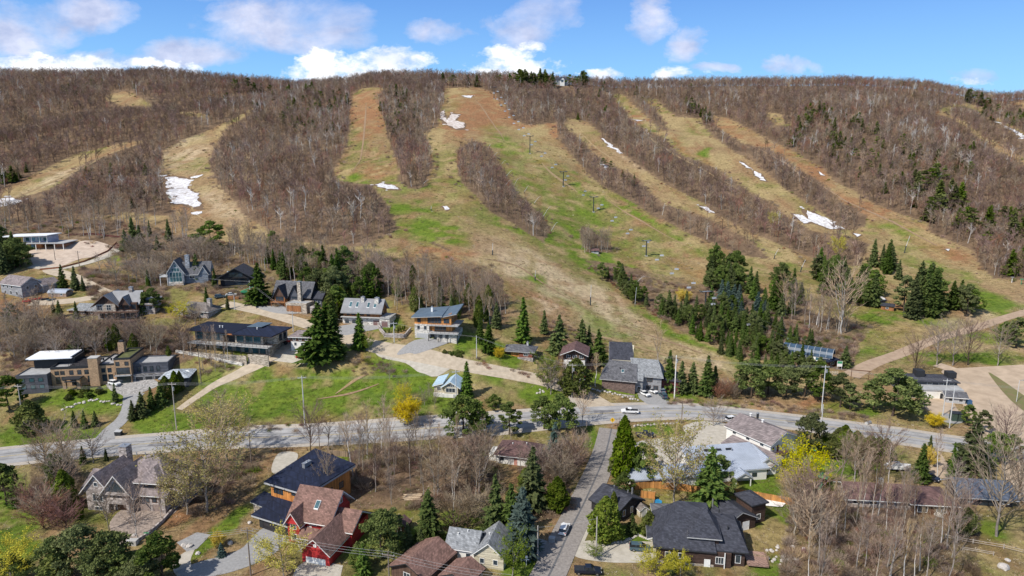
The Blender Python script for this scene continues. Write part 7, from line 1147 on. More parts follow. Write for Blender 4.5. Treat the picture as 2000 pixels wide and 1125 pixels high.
# ---------------------------------------------------------------- trees one by one: kind, base x, base y, height (photograph pixels), label, width
for a in [
 ('spruce',625,706,112,'big dark spruce in front of the small white and brown house, left of its clump',1.25),('spruce',652,702,108,'big dark spruce in front of the small white and brown house, right of its clump',1.2),('spruce',640,694,100,'dark spruce at the back of the big clump beside the gravel yard',1.1),
 ('spruce',703,682,70,'lone spruce by the gravel yard below the white stone house',1.1),('pine',415,492,60,'large round pine above the blue grey chalet',1.35),('spruce',385,548,52,'spruce in front of the blue grey chalet roof',.9),('spruce',507,592,78,'tall spruce between the black modern house and the dark chalet',1.1),('spruce',420,560,36,'small spruce right of the blue grey chalet',.9),
 ('spruce',262,487,62,'tallest spruce right of the construction yard',1.0),('spruce',246,490,42,'smaller spruce left of the tallest one by the construction yard',1.1),('spruce',275,488,48,'spruce right of the tallest one by the construction yard',1.1),('spruce',293,462,32,'small slim spruce above the snow bank',.8),('spruce',330,470,42,'spruce standing by the snow bank at the wood edge',.9),('spruce',308,488,28,'low young spruce under the snow bank',1.0),
 ('spruce',123,562,46,'left spruce of the pair on the bank by the grey garage',.9),('spruce',148,566,46,'right spruce of the pair on the bank by the grey garage',1.0),('spruce',163,568,30,'small spruce tucked by the gravel bend',.9),
 ('spruce',281,612,42,'bluish spruce right of the stone chalet',1.5),('pine',300,612,50,'dark pine behind the bluish spruce by the stone chalet',1.3),('spruce',150,622,34,'slim spruce in front of the low grey cabin',.8),('spruce',117,620,34,'spruce left of the low grey cabin',1.0),('cedar',105,612,20,'small cedar left of the low grey cabin',.9),
 ('spruce',405,603,42,'spruce by the gravel road above the stone bungalow',1.0),('spruce',445,605,30,'small young spruce on the lawn behind the black roofed stone house',.9),('spruce',290,560,34,'leafy spruce left of the blue grey chalet',.9),
 ('cedar',215,684,46,'tall narrow cedar behind the brick mansion chimney',.8),('cedar',228,682,50,'taller narrow cedar right of the brick mansion chimney',.8),('cedar',262,690,40,'narrow cedar behind the grey garage wing',.8),('cedar',330,700,26,'yellowish young cedar below the long white wall',.9),('spruce',150,690,44,'dark spruce behind the flat white roof of the mansion',1.3),
 ('spruce',260,820,38,'nearest young spruce right of the mansion drive',1.2),('spruce',278,812,46,'second young spruce right of the mansion drive',1.2),('spruce',297,800,44,'third young spruce right of the mansion drive',1.1),('spruce',315,792,46,'fourth young spruce right of the mansion drive',1.1),('cedar',325,780,46,'tall yellow green cedar in front of the grey garage wing, left one',1.0),('cedar',343,768,44,'yellow green cedar in front of the grey garage wing, middle one',.9),('cedar',353,764,40,'yellow green cedar in front of the grey garage wing, right one',.9),
 ('spruce',226,785,36,'young spruce on the lawn left of the mansion drive',1.0),('cedar',62,845,62,'broad dark cedar beside the tall pole at far left',2.0),('pine',20,800,66,'dark evergreen at the left edge behind the broad cedar',1.3),('spruce',146,834,32,'left one of three small evergreens on the mansion lawn',1.1),('spruce',166,836,34,'middle one of three small evergreens on the mansion lawn',1.1),('spruce',187,832,30,'right one of three small evergreens on the mansion lawn',1.1),
 ('pine',110,948,60,'dark pine left of the grey stone mansion roof',1.0),('blue',138,935,50,'bluish spruce left of the grey stone mansion roof',1.1),('cedar',130,995,74,'tall green cedar beside the grey stone mansion',1.2),('cedar',108,978,56,'green cedar further left of the grey stone mansion',1.1),('cedar',157,1012,34,'clipped narrow cedar at the left corner of the grey stone mansion',.8),('cedar',195,992,40,'slim cedar in front of the grey stone mansion entrance',.6),('spruce',208,900,24,'small spruce by the mansion chimney along the road',1.0),('spruce',163,905,34,'dark spruce by the road left of the mansion chimney',1.1),
 ('pine',15,985,76,'dark pine at the left edge of the picture',1.0),('spruce',32,990,56,'green spruce next to the left edge pine',1.1),('pine',110,1130,74,'dark pine at the bottom left, left of its group',1.1),('pine',165,1125,92,'tallest dark pine at the bottom left',1.0),('pine',215,1130,84,'dark pine at the bottom left, right of its group',1.1),('pine',315,1140,90,'wide dark pine at the bottom edge in front of the paver drive',1.25),('pine',275,1150,60,'low dark pine at the bottom edge',1.3),('blue',433,1087,26,'little blue spruce on the mulched bank beside the lane',1.2),
 ('spruce',912,775,68,'spruce right of the tiny cottage with the blue roof',1.1),('pine',905,852,78,'dark pine at the roadside under the blue roofed cottage',1.1),('pine',935,850,60,'lighter pine in the roadside clump',1.1),('pine',995,848,62,'round pine by the road, middle of three',1.2),('pine',1062,838,62,'round pine by the road, left of the tallest',1.2),('pine',1092,848,76,'tallest roadside pine by the village lane',1.1),('pine',965,800,30,'small pine above the main road',1.2),
 ('blue',1083,892,64,'bluish narrow spruce behind the brown roofed bungalow',.9),('spruce',1040,992,112,'tall dark spruce beside the village lane',1.05),('cedar',1088,996,62,'round cedar beside the tall dark spruce on the lane',1.5),('cedar',1025,955,40,'cedar in front of the brown roofed bungalow',1.2),('spruce',968,1048,112,'dark blue green spruce behind the grey roofed cottage, left one',.9),('spruce',998,1052,100,'dark spruce behind the grey roofed cottage, second one',.9),('blue',1020,1082,118,'tall blue spruce beside the driveway and the lane',1.15),
 ('spruce',838,1052,88,'neat dark spruce standing alone in the middle garden',1.25),('spruce',797,1072,48,'small spruce left of the neat dark spruce',1.2),('spruce',822,1076,42,'small spruce in front of the neat dark spruce',1.2),('pine',745,1090,86,'big spreading pine right of the red house',1.0),('pine',770,1055,60,'pine behind the big spreading one right of the red house',1.0),('spruce',710,1124,58,'spruce at the bottom beside the red house garage',1.0),('pine',702,1112,40,'low pine touching the red garage',.9),
 ('cedar',1217,938,120,'tall columnar cedar at the corner of the lane and the gravel lot',.72),('cedar',1205,930,60,'lower cedar at the foot of the tall columnar one',1.1),('pine',1256,940,72,'open light pine beside the metal roofed building',.9),('pine',1217,975,50,'flat topped pine left of the metal roofed building',1.0),('spruce',1384,1002,120,'tall spruce by the orange fence in front of the metal roof',1.1),('pine',1402,985,90,'pine leaning behind the tall spruce by the orange fence',.8),('cedar',1182,1055,80,'round green cedar beside the black cottage',1.3),('cedar',1198,1012,50,'narrow cedar touching the black cottage',.8),('spruce',1234,1042,38,'small spruce in the garden bed below the black cottage',1.1),('cedar',1267,1046,46,'rounded cedar by the grey shed',1.3),
 ('pine',1580,888,80,'tall thin pine at the end of the white motel building',.9),('spruce',1797,942,72,'spruce between the parked car and the yellow bush',1.1),('spruce',1857,935,68,'very narrow spruce near the right lane',.7),('spruce',1895,922,100,'large green spruce by the main road at right',1.35),('pine',1945,905,60,'dark pine right of the large green spruce',1.0),('pine',1975,900,50,'pine at the right edge by the main road',1.2),('cedar',1885,1040,46,'round cedar in front of the blue grey roofed house',1.6),('pine',1890,830,40,'small pine beside the parking lot entrance',1.1),('pine',1918,845,44,'second small pine beside the parking lot entrance',1.1),('spruce',1815,885,34,'little dark spruce by the road at right',1.0),
 ('spruce',1022,670,88,'tallest spruce behind the little brown cabin',1.1),('spruce',1063,652,46,'spruce right of the tallest one behind the cabin',1.1),('spruce',1092,690,74,'spruce left of the brown roofed white house',1.1),('spruce',1136,690,66,'spruce behind the brown roofed white house',1.1),('spruce',1150,690,54,'second spruce behind the brown roofed white house',1.1),('spruce',1168,712,68,'spruce with brown branches right of the brown roofed white house',1.0),('spruce',955,690,60,'spruce behind the timber house lawn',1.2),('spruce',970,640,50,'spruce at the wood edge above the timber house',1.2),('spruce',938,670,50,'slim spruce right of the timber house',1.0),
 ('spruce',1306,764,78,'slim spruce left of the tall white pole by the dark house',.9),('spruce',1330,768,62,'spruce behind the tall white pole',1.1),('spruce',1352,766,58,'spruce in the row right of the dark house',1.2),('spruce',1380,772,76,'biggest spruce in the row right of the dark house',1.2),('spruce',1395,765,50,'low spruce ending the row right of the dark house',1.2),('cedar',1125,770,70,'green cedar in front of the brown roofed white house',1.5),
 ('spruce',1650,717,42,'lone spruce right of the chairlift station',1.1),('pine',1742,812,88,'broadest pine by the main road below the ticket building',1.35),('pine',1705,800,60,'pine left of the broadest one by the main road',1.1),('pine',1770,800,60,'pine right of the broadest one by the main road',1.1),('pine',1640,795,66,'pine behind the double pole on the roadside',1.1),('pine',1600,780,70,'pine left of the double pole on the roadside',1.1),
 ('pine',1660,800,50,'low pine right of the double pole',1.2),('pine',1570,775,66,'roadside pine below the chairlift station',1.1),('pine',1535,775,60,'roadside pine further left of the chairlift station',1.1),('pine',1500,770,66,'roadside pine in the left part of the row',1.1),('pine',1468,775,74,'first pine of the roadside row at the foot of the ski slope',1.2),('pine',1448,770,50,'small pine starting the roadside row',1.1),('pine',1985,680,60,'round pine at the right edge by the dirt track',1.3),('pine',1965,668,40,'smaller pine beside the right edge pine',1.2),
 ('spruce',1184,1000,0.1,'x',1)]:
    if a[3] > 1: one(*a)
many(['pine','spruce'], [(0,600),(60,640),(0,700)], 3, (36,50), 'green conifer at the left edge of the woods beside the grey house', 'left edge conifers')
many(['spruce','pine'], [(0,540),(50,530),(45,500),(0,480)], 14, (40,60), 'dark conifer in the clump left of the construction yard', 'conifers by the construction yard')
many(['pine','spruce'], [(1160,540),(1215,545),(1260,590),(1310,625),(1290,625),(1220,580)], 20, (24,42), 'conifer in the narrow upper end of the pine belt', 'pine belt upper end')
many(['spruce','spruce','pine','spruce'], [(1300,610),(1400,600),(1500,630),(1600,680),(1620,720),(1560,740),(1440,720),(1340,650)], 110, (26,46), 'green conifer packed in the pine belt on the ski slope', 'pine belt conifers', .92, 2.2)
many(['blue'], [(1385,590),(1420,580),(1500,620),(1530,650),(1490,655),(1420,620)], 14, (28,42), 'blue spruce along the upper edge of the pine belt', 'blue spruces of the pine belt')
many(['spruce','pine'], [(1230,575),(1330,600),(1440,690),(1560,735),(1620,730),(1540,690),(1400,615),(1290,590)], 26, (24,40), 'young conifer along the lower edge of the pine belt', 'lower edge of the pine belt')
many(['pine','spruce','spruce'], [(1368,555),(1400,530),(1450,550),(1440,580),(1390,575)], 20, (40,60), 'dark conifer in the round clump beside the lift line', 'round clump beside the lift', .95)
many(['spruce','pine'], [(1450,570),(1540,560),(1570,600),(1540,625),(1470,600)], 16, (34,54), 'conifer between the lift line and the bare trees', 'conifers right of the lift')
many(['spruce','pine'], [(1590,545),(1640,540),(1700,560),(1715,600),(1660,600),(1600,570)], 20, (44,66), 'dark conifer in the clump above the orange hut', 'clump above the orange hut', .95)
many(['spruce'], [(1690,515),(1735,520),(1770,540),(1750,550),(1700,540)], 7, (38,56), 'spruce on the open run above the orange hut', 'spruces on the open run')
many(['spruce','spruce','pine'], [(1755,610),(1800,600),(1830,600),(1825,620),(1780,622)], 12, (60,96), 'tall conifer in the big clump right of the orange hut', 'big clump right of the hut', 1.0)
many(['spruce','pine'], [(1845,600),(1880,590),(1900,610),(1890,620)], 7, (44,60), 'conifer in the small clump near the dirt track', 'small clump near the track', 1.1)
many(['spruce','pine'], [(510,500),(560,500),(700,560),(720,600),(640,590),(560,560)], 30, (34,58), 'conifer mixed in the band of trees behind the chalets', 'conifers behind the chalets', .9)
many(['spruce','pine'], [(600,540),(720,550),(740,590),(640,590)], 14, (50,78), 'tall conifer in the trees behind the white stone house', 'conifers behind the white stone house', .9)
many(['spruce','cedar'], [(740,560),(960,600),(950,650),(800,610)], 18, (34,52), 'slim conifer in the bare trees behind the timber house', 'conifers behind the timber house', .8)
many(['cedar'], [(1608,880),(1640,868),(1740,890),(1738,904),(1610,893)], 22, (30,42), 'dense cedar in the hedge along the main road', 'cedar hedge along the road', 1.8, 1.8)
many(['pine','cedar'], [(40,1120),(240,1125),(240,1140),(20,1140)], 4, (50,66), 'dark evergreen filling the bottom left corner', 'bottom left evergreens', 1.3)
many(['cedar'], [(545,608),(560,602),(565,610),(552,614)], 5, (9,13), 'small upright cedar beside the dark chalet drive', 'upright cedars by the dark chalet', .5, .8)
many(['cedar'], [(750,652),(792,640),(796,645),(752,658)], 16, (8,11), 'small upright cedar on the wall of the lower terrace garden', 'small cedars on the terrace wall', .6, .8)
many(['spruce','pine','cedar'], [(640,620),(680,600),(690,640),(650,650)], 5, (44,66), 'green conifer between the big spruces and the white stone house', 'conifers beside the white stone house')
# bare trees, bottom right first
many(['poplar','poplar','bare'], [(1590,1000),(1900,990),(1900,1060),(1600,1070)], 17, (80,118), 'pale leafless tree in front of the long brown house', 'bottom right pale trees', .75, 2.4)
many(['poplar','bare'], [(1560,1080),(1880,1070),(1900,1180),(1560,1180)], 17, (95,140), 'pale leafless tree at the bottom edge of the thicket', 'bottom edge pale trees', .75, 2.4)
many(['poplar','broad'], [(1600,930),(1700,920),(1780,960),(1620,985)], 7, (60,90), 'leafless tree standing behind the playset garden', 'trees by the playset garden')
many(['broad','bare'], [(1545,1000),(1590,1000),(1590,1090),(1550,1080)], 8, (60,86), 'dark spreading leafless tree left of the pale thicket', 'dark trees left of the thicket', 1.1)
one('broad',1947,1048,160,'large pale leafless tree in front of the blue grey roofed house',.75); one('broad',1985,985,90,'leafless tree at the right edge by the lane',.9); one('broad',1960,870,60,'leafless tree beside the parking lot entrance',1.0); one('poplar',1830,935,90,'tall thin leafless tree by the yellow bush',.9)
many(['poplar','bare','bare'], [(690,900),(940,890),(980,940),(900,1000),(760,1000),(700,960)], 27, (60,96), 'thin leafless tree on the wooded lot between the houses', 'trees of the wooded lot', .78, 2.2)
many(['broad'], [(840,930),(960,900),(970,960),(860,990)], 7, (60,80), 'grey spreading leafless tree on the wooded lot', 'spreading trees of the wooded lot')
many(['broad','bare'], [(960,880),(1000,870),(1120,930),(1090,960),(1040,950)], 10, (36,56), 'leafless tree around the brown roofed bungalow', 'trees around the bungalow', 1.1)
one('broad',607,885,80,'leafless tree on the verge left of the navy roof',.8); one('poplar',636,985,90,'leafless tree standing before the navy roof and orange walls',1.25); one('poplar',690,935,120,'tall thin tree beside the road, left of three',1.0); one('poplar',718,895,110,'tall thin tree beside the road, middle of three',.9); one('poplar',745,880,100,'tall thin tree beside the road, right of three',1.0)
one('broad',213,1035,66,'small leafless tree in the round bed of the paver drive',.8); one('broad',270,1050,80,'leafless tree at the wall of the paver drive',.75); one('poplar',314,1012,62,'slim young leafless tree beside the mansion garage',.8)
one('broad',182,905,56,'purple leafless tree on the road bank by the mansion chimney',1.1); one('bare',445,862,100,'tall leafless tree beside the main road at left centre',1.4); one('olive',445,900,90,'yellow green budding tree straddling the road edge',1.1); one('olive',402,1000,125,'wide budding willow over the right end of the stone mansion',1.35); one('olive',365,1005,80,'lower budding tree against the stone mansion garage',1.1)
many(['broad','bare'], [(80,900),(150,900),(150,1000),(90,1010)], 8, (50,70), 'brown leafless tree left of the grey stone mansion', 'brown trees left of the mansion', 1.1)
many(['bare','broad','bare'], [(0,690),(0,650),(120,650),(200,668),(330,672),(380,676),(370,705),(230,698),(60,715)], 64, (38,56), 'leafless tree in the thicket behind the brick mansion', 'thicket behind the brick mansion', 1.1)
many(['bare','poplar'], [(0,600),(60,600),(140,610),(60,650),(0,650)], 8, (44,60), 'pale leafless tree by the grey house at far left', 'trees by the grey house')
many(['bare','poplar'], [(0,470),(0,440),(230,425),(400,450),(400,475),(250,470),(120,468)], 50, (36,54), 'leafless tree in the woods above the construction yard', 'woods above the construction yard', 1.1)
many(['bare','broad'], [(180,530),(250,500),(340,500),(420,500),(420,520),(330,560),(260,560),(190,550)], 34, (30,44), 'leafless tree on the brushy bank below the construction yard', 'brushy bank trees', 1.2)
many(['bare','poplar'], [(440,488),(600,505),(720,530),(870,548),(1000,598),(965,645),(790,612),(740,590),(620,570),(480,520)], 210, (40,64), 'thin leafless tree in the band behind the chalets', 'bare trees behind the chalets', .95, 2.2)
many(['bare','broad'], [(330,500),(440,500),(500,520),(440,525)], 14, (30,40), 'leafless tree above the black modern house', 'trees above the black house', 1.2)
many(['poplar','bare'], [(1530,600),(1560,620),(1650,645),(1655,655),(1600,650),(1530,620)], 22, (50,80), 'pale leafless tree in the strip below the orange hut', 'pale strip trees', .9, 1.8)
one('broad',1645,655,112,'large spreading leafless tree beside the orange hut',.9)
for i_, (x_, y_, h_) in enumerate([(1829,713,70),(1860,714,74),(1890,713,76),(1948,714,70),(1785,735,70)]): one('broad',x_,y_,h_,['leafless tree at the parking lot edge, leftmost of four','second leafless tree from the left at the parking lot edge','third leafless tree from the left at the parking lot edge','leafless tree at the parking lot edge, rightmost of four','leafless tree left of the ticket building'][i_],.8)
one('broad',1137,830,52,'small leafless tree at the road junction'); one('broad',1392,832,44,'round purple leafless tree beside the gravel lot',1.1); one('broad',1075,770,56,'leafless tree with yellow buds beside the gravel road',1.0); one('poplar',1285,715,70,'pale budding tree behind the dark house',1.2); one('poplar',1163,755,66,'bare brown tree left of the dark house lawn',1.3)
many(['bare'], [(1230,880),(1212,870),(1200,920),(1225,1000),(1205,1000)], 5, (46,64), 'thin leafless tree along the lane beside the columnar cedar', 'lane side bare trees')
many(['bare'], [(1130,480),(1190,488),(1185,495),(1140,494)], 16, (34,44), 'leafless tree in the little island of trees on the lift slope', 'tree island on the lift slope')
many(['bare','poplar'], [(395,742),(400,700),(460,700),(440,725)], 7, (44,70), 'tall bare trunk on the slope below the long white wall', 'bare trunks below the white wall', .6)
many(['bare','bare'], [(590,870),(700,850),(830,845),(860,870),(700,880)], 8, (44,64), 'scraggy leafless tree on the verge of the main road', 'verge trees', 1.1)
many(['broad'], [(400,830),(470,825),(470,848),(400,848)], 5, (30,44), 'low dark leafless tree above the main road', 'low trees above the road')
many(['bare','broad'], [(760,740),(860,760),(850,800),(790,790)], 6, (24,34), 'scrubby grey tree beside the yellow bushes', 'scrub by the yellow bushes')
many(['broad','bare'], [(380,640),(420,610),(360,600),(340,625)], 4, (24,36), 'leafless tree beside the stone bungalow', 'trees by the stone bungalow')
# blossoming and yellow
one('willow',790,797,38,'upper round yellow tree above the main road',.9); one('forsythia',796,832,40,'lower golden yellow tree at the main road edge',1.15); one('olive',1318,985,118,'large yellow green budding tree in front of the gravel lot',1.0); one('willow',1560,962,70,'bright yellow green willow beside the playset',1.35)
one('willow',555,1128,66,'yellow budding bush at the bottom beside the red house',1.1); one('willow',20,1140,60,'golden yellow tree in the bottom left corner',1.2); one('forsythia',427,1068,20,'orange yellow shrub on the bank beside the lane',1.2); one('forsythia',1815,910,26,'yellow bush behind the spruce at right',.9); one('forsythia',1825,835,20,'yellow bush beside the concrete pad',1.4); one('willow',350,628,30,'bright green leafing bush left of the black roofed stone house',1.4)
one('forsythia',1335,592,20,'yellow bush in the pine belt near the lift tower',1.3); one('willow',1635,508,38,'yellow green tree above the dark clump',.8); one('willow',1512,450,30,'pale yellow tree in the woods beside the lower run',.7); one('willow',1280,1130,40,'leafing yellow shrub in front of the big dark house',1.5); one('willow',1330,1125,34,'yellow shrub touching the dark house wall',1.1); one('leafing',1160,1092,24,'green shrub beside the bottom black pickup',1.6)
one('leafing',1070,760,52,'yellow green leafing tree at the gravel road bend',1.4); one('leafing',1000,1125,60,'yellow green leafing tree behind the grey roofed cottage',1.2); one('leafing',720,690,30,'low green shrub beside the lone spruce',1.0); one('forsythia',975,700,16,'orange shrub beside the little brown cabin',1.2)
many(['bush','redbush'], [(50,990),(120,985),(140,1045),(70,1050)], 7, (34,46), 'large reddish leafless bush in the lower left garden', 'reddish bushes', 1.2)
many(['bush'], [(1100,730),(1160,720),(1150,740),(1110,750)], 4, (16,24), 'leafless bush around the brown roofed white house', 'bushes by the white house')
many(['bush','redbush'], [(1400,770),(1440,770),(1440,785),(1400,785)], 5, (18,28), 'tan leafless bush at the foot of the ski slope', 'tan bushes')
many(['bush'], [(860,1075),(900,1010),(960,1000),(960,1050),(900,1060)], 4, (36,50), 'round grey leafless bush in the middle garden', 'grey bushes middle garden', 1.3)
many(['bush'], [(1080,900),(1130,900),(1110,970),(1080,950)], 6, (34,46), 'tan leafless bush on the left side of the lane', 'bushes left of the lane', 1.2)
many(['greenbush'], [(1310,1125),(1340,1100),(1290,1090)], 3, (14,20), 'small green bush beside the dark house drive', 'green bushes by the drive')
many(['greenbush'], [(120,770),(210,762),(205,775),(125,782)], 6, (8,14), 'clipped bush in front of the brick mansion', 'mansion bushes')
many(['greenbush'], [(850,690),(905,690),(900,700),(850,695)], 10, (5,9), 'little shrub on the timber house lawn', 'timber house shrubs', 1, 1)
# ---------------------------------------------------------------- woods of the hill and the remaining near trees
rest = flush_trees()
FT = [far_tree(100, 11, T_PUR, nt=90), far_tree(101, 11, T_PUR, .12, 80, 2.0), far_tree(102, 12, T_GRY, .12, 80, 2.4), far_tree(103, 11, T_PUR, .14, 95, 2.7), far_tree(104, 12, T_GRY, .15, 60, 2.0), far_tree(105, 11, T_TAN, .1, 60, 2.2), far_tree(106, 12.5, B_PALE, .17, 22, 1.8), far_tree(107, 10, T_RED, .1, 70, 2.2)]
rr = np.random.RandomState(3); sp = 4.5
gx, gy = np.meshgrid(np.arange(-950, 950, sp), np.arange(330, 1055, sp)); gx = gx.ravel()+rr.uniform(-.5, .5, gx.size)*sp*1.1; gy = gy.ravel()+rr.uniform(-.5, .5, gy.size)*sp*1.1
keep = (np.abs(gx) < gy*0.92) & (rr.rand(gx.size) < 0.97); gx = gx[keep]; gy = gy[keep]; hh = rr.uniform(5.5, 14.5, gx.size)*(.85+.3*fbm(gx, gy, 45, 3, 44))
keep = forest_at(gx, gy, hh*0.9) & ~((np.abs(gx-HTOP[0]) < 14) & (gy > HTOP[1]-45) & (gy < HTOP[1]+20)); gx, gy, hh = gx[keep], gy[keep], hh[keep]; gz = height(gx, gy); a, b, dep = project(gx, gy, gz)
# clearings: a few sparse spots
n = len(gx); red = fbm(gx, gy, 70, 3, 41)
idx = rr.choice(8, n, p=[.24, .2, .14, .18, .09, .07, .03, .05]); idx = np.where((red > .6) & (rr.rand(n) < .35), 7, idx); idx = np.where((a < 420) & (b < 330) & (idx > 1) & (rr.rand(n) < .6), 0, idx)
sp_ = fbm(gx, gy, 38, 3, 46); idx = np.where((sp_ < .42) & (rr.rand(n) < .6), rr.choice([0, 1, 3], n), idx); idx = np.where((sp_ > .57) & (rr.rand(n) < .6), rr.choice([2, 4, 5, 1, 7, 2, 4, 6], n), idx)
S = (hh/11)[:, None]*np.column_stack([rr.uniform(.9, 1.4, n)]*2+[np.ones(n)]); rot = np.column_stack([rr.normal(size=n)*.05, rr.normal(size=n)*.05, rr.rand(n)*6.28])
P = np.column_stack([gx, gy, gz]); NF = len(P)
M2 = FT+[merged(v) for v in VAR['bare'][:2]+VAR['poplar'][:2]+VAR['broad'][:1]]
KX = {'bare': [8, 9], 'poplar': [10, 11], 'broad': [12]}
ex = [(t[1], t[2], H1(t[1], t[2])-.15) for t in rest['bare']]
if ex:
    P = np.concatenate([P, np.array(ex)]); S = np.concatenate([S, np.array([(t[3]/VH[t[0]]*t[6],)*2+(t[3]/VH[t[0]],) for t in rest['bare']])]); rot = np.concatenate([rot, np.array([(0, 0, t[7]) for t in rest['bare']])])
    idx = np.concatenate([idx, np.array([KX[t[0]][t[8] % len(KX[t[0]])] for t in rest['bare']])])
scatter_stuff('bare_woods', M2, P, S, rot, idx, 'brown leafless woods covering the hill between the ski runs', 'woods')
# conifers among the hill woods
HC = [spruce(201, 11, 2.6, F_HIL, .45), spruce(202, 11, 2.1, F_HIL, .45), pine(203, 10, 2.6, F_HIL, 16, .2, 26)]
HM = [merged(v) for v in HC]+[merged(v) for v in VAR['spruce'][:2]+VAR['pine'][:2]+VAR['cedar'][:1]+VAR['blue'][:1]]
KC = {'spruce': [3, 4], 'pine': [5, 6], 'cedar': [7], 'blue': [8]}
CL = [([(545,250),(560,205),(640,190),(690,200),(680,260),(600,262)], 55, 18), ([(740,180),(790,180),(830,230),(810,280),(760,290),(745,230)], 26, 18), ([(1540,225),(1600,215),(1680,240),(1740,275),(1900,300),(1900,350),(1780,350),(1650,310),(1560,270)], 95, 20), ([(1335,205),(1390,215),(1390,240),(1350,238)], 16, 17),
      ([(1540,240),(1580,240),(1600,300),(1540,290)], 12, 16), ([(1012,167),(1082,167),(1082,172),(1012,172)], 22, 27), ([(1112,167),(1145,167),(1145,172),(1112,172)], 10, 24), ([(20,165),(300,160),(300,210),(20,200)], 26, 12), ([(440,174),(620,182),(620,188),(440,182)], 18, 20), ([(1880,195),(1910,195),(2000,240),(1990,250),(1900,215)], 20, 20), ([(150,340),(330,330),(340,400),(180,420)], 26, 18),
      ([(410,180),(520,170),(560,200),(500,240),(430,230)], 10, 14), ([(860,165),(1000,165),(1000,171),(860,171)], 8, 18), ([(1200,165),(1400,165),(1380,210),(1230,200)], 10, 14), ([(1050,170),(1180,170),(1200,280),(1090,210)], 12, 16), ([(1100,260),(1200,330),(1300,400),(1200,350)], 8, 18), ([(0,350),(60,330),(40,370),(0,375)], 8, 24),
      ([(1600,290),(1800,370),(1780,420),(1640,330)], 14, 22), ([(1620,170),(1850,180),(1800,230),(1600,200)], 8, 12), ([(1760,380),(1820,360),(1900,400),(1900,470),(1850,465),(1780,425)], 22, 42), ([(1900,440),(2000,430),(2010,490),(1930,500)], 12, 40), ([(1960,500),(2010,500),(2010,560),(1970,550)], 5, 40)]
CP, CS, CR, CI = [], [], [], []
for poly, cn_, hp in CL:
    W = wpoly(poly); ax = [p[0] for p in W]; ay = [p[1] for p in W]; got = 0; tr_ = 0
    while got < cn_ and tr_ < 6000:
        tr_ += 1; x = rr.uniform(min(ax), max(ax)); y = rr.uniform(min(ay), max(ay))
        if not pip([x], [y], W)[0] or open_at(*project(x, y, H1(x, y))[:2]): continue
        z = H1(x, y); dep = project(x, y, z)[2]; h = hp*dep/FP*rr.uniform(.75, 1.35); s = h/11
        CP.append((x, y, z-.3)); CS.append((s*1.5, s*1.5, s)); CR.append((0, 0, rr.rand()*6.28)); CI.append(rr.randint(3)); got += 1
for t in rest['con']:
    s = t[3]/VH[t[0]]; CP.append((t[1], t[2], H1(t[1], t[2])-.15)); CS.append((s*t[6], s*t[6], s)); CR.append((0, 0, t[7])); CI.append(KC[t[0]][t[8] % len(KC[t[0]])])
scatter_stuff('hillside_conifers', HM, CP, CS, CR, CI, 'scattered dark green conifers among the bare hill woods', 'woods')
# undergrowth
ex_ = rr.uniform(-760, 760, 26000); ey_ = rr.uniform(335, 940, 26000); kp = (np.abs(ex_) < ey_*.85) & ~forest_at(ex_, ey_, np.full(26000, 2.)); nb = np.zeros(26000, bool)
for ox, oy in ((7, 0), (-7, 0), (0, 8), (0, -8), (4, 4), (-4, -4)): nb |= forest_at(ex_+ox, ey_+oy, np.full(26000, 3.))
a_, b_, _ = project(ex_, ey_, height(ex_, ey_)); kp &= nb & (a_ > -150) & (a_ < 2150) & (rr.rand(26000) < .45); FR = (ex_[kp], ey_[kp])
SH = [shrub_mesh(301, T_PUR), shrub_mesh(302, T_GRY), shrub_mesh(303, T_TAN, 2.4, 140), shrub_mesh(304, F_GRB, 1.8, 120, .03, .13), shrub_mesh(305, T_RED, 1.8)]
UP, US, UR, UI = [], [], [], []
m = len(FR[0]); s = rr.uniform(.4, 1.2, m); UP += list(zip(FR[0], FR[1], height(FR[0], FR[1])-.1)); US += list(zip(s*1.2, s*1.2, s)); UR += list(zip(np.zeros(m), np.zeros(m), rr.rand(m)*6.28)); UI += list(rr.choice(5, m, p=[.4, .25, .15, .08, .12]))
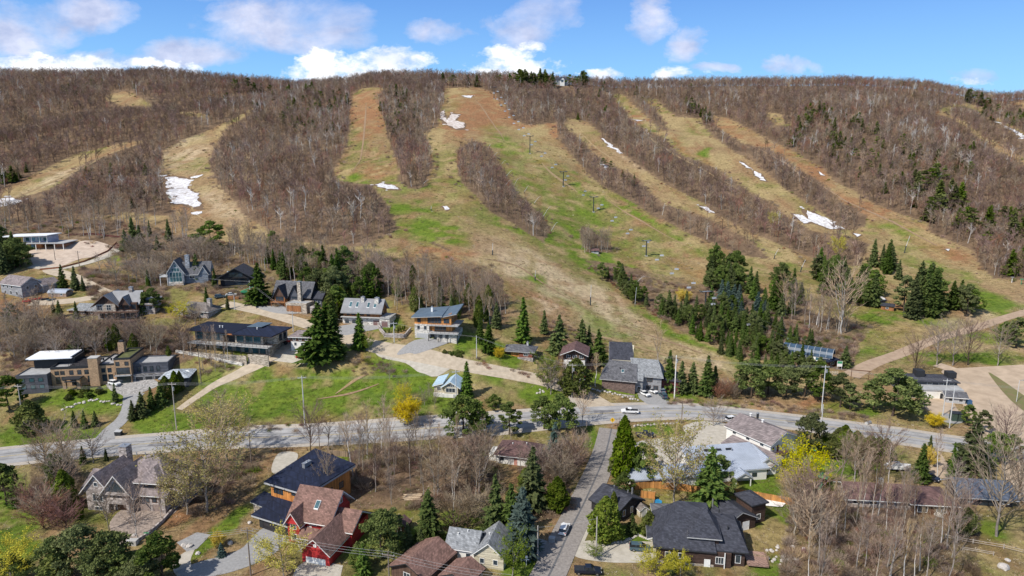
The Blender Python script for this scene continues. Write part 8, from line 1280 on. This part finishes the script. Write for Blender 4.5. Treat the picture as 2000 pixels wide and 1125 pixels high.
for q, poly in enumerate(LOWWOOD+[[(1147,525),(1187,549),(1227,581),(1253,605),(1301,627),(1336,640),(1387,659),(1427,683),(1453,700),(1470,690),(1380,640),(1300,610),(1240,585),(1190,545),(1155,515)], [(1060,620),(1240,680),(1230,700),(1050,650)], [(930,700),(1090,740),(1080,752),(930,715)],[(1300,780),(1500,785),(1700,815),(1700,828),(1500,800),(1300,790)], [(400,830),(590,830),(590,846),(400,846)], [(690,690),(800,700),(790,740),(680,730)], [(360,700),(440,690),(460,720),(370,745)]]):
    W = wpoly(poly); A = np.array(W); x0, y0 = A.min(0); x1, y1 = A.max(0); red = q == len(LOWWOOD); area = (x1-x0)*(y1-y0); m = int(min(3000, area/(3.6 if q < len(LOWWOOD) else 3.5)))
    x = rr.uniform(x0, x1, m); y = rr.uniform(y0, y1, m); kp = pip(x, y, W) & (fbm(x, y, 12, 3, 51) > .40); x, y = x[kp], y[kp]; z = height(x, y)
    ok = np.array([not blocked(u, v) for u, v in zip(x, y)], bool) if len(x) else np.zeros(0, bool)
    x, y, z = x[ok], y[ok], z[ok]; m = len(x); s = rr.uniform(.5, 1.25, m)*(1.0 if q < len(LOWWOOD) else .7)
    UP += list(zip(x, y, z-.1)); US += list(zip(s*1.2, s*1.2, s)); UR += list(zip(np.zeros(m), np.zeros(m), rr.rand(m)*6.28)); UI += list(rr.choice(5, m, p=[.34, .3, .2, .08, .08]) if not red else rr.choice(5, m, p=[.3, .1, 0, .1, .5]))
scatter_stuff('undergrowth', SH, UP, US, UR, UI, 'low bare brush and weeds under the trees', 'undergrowth')
print('COUNTS', NF, len(ex), len(CP), len(UP), len(TREES), {k: len(v) for k, v in rest.items()})
# ---------------------------------------------------------------- labels of look-alikes: say which one, by row and place
bpy.context.view_layer.update()
ORD = ['first', 'second', 'third', 'fourth', 'fifth', 'sixth', 'seventh', 'eighth', 'ninth', 'tenth', 'eleventh', 'twelfth', 'thirteenth', 'fourteenth']
same = {}
for o in bpy.data.objects:
    if o.parent is None and o.get('label') and o.get('kind') is None: same.setdefault(o['label'], []).append(o)
for lb, os_ in same.items():
    n = len(os_)
    if n < 2: continue
    os_.sort(key=lambda o: o.location.y)
    if 'cable of the chairlift' in lb and n <= 40:
        sg = {}
        for o in os_: sg.setdefault(sum(o.location.y > t_[0].y for t_ in LT[1:]), []).append(o)
        SN_ = ['the lift station', 'the lowest tower', 'the second tower', 'the third tower', 'the fourth tower', 'the fifth tower', 'the topmost tower']
        for q_, l_ in sg.items():
            for i, o in enumerate(l_): o['label'] = 'pale chair on the %s lift cable, %s above %s' % ('left' if ' left ' in lb else 'right', ORD[i], SN_[q_])
        continue
    nrow = 1 if n <= 14 else int(math.ceil(n/12)); per = int(math.ceil(n/nrow))
    for r_ in range(nrow):
        ch = sorted(os_[r_*per:(r_+1)*per], key=lambda o: project(o.location.x, o.location.y, o.location.z)[0])
        for i, o in enumerate(ch):
            if 'group' not in o: o['group'] = lb[:48]
            o['label'] = lb+(', %s from left' % ORD[i] if nrow == 1 else ', %s row, %s from left' % ('front' if r_ == 0 else 'rearmost' if r_ == nrow-1 else ORD[r_], ORD[i]))
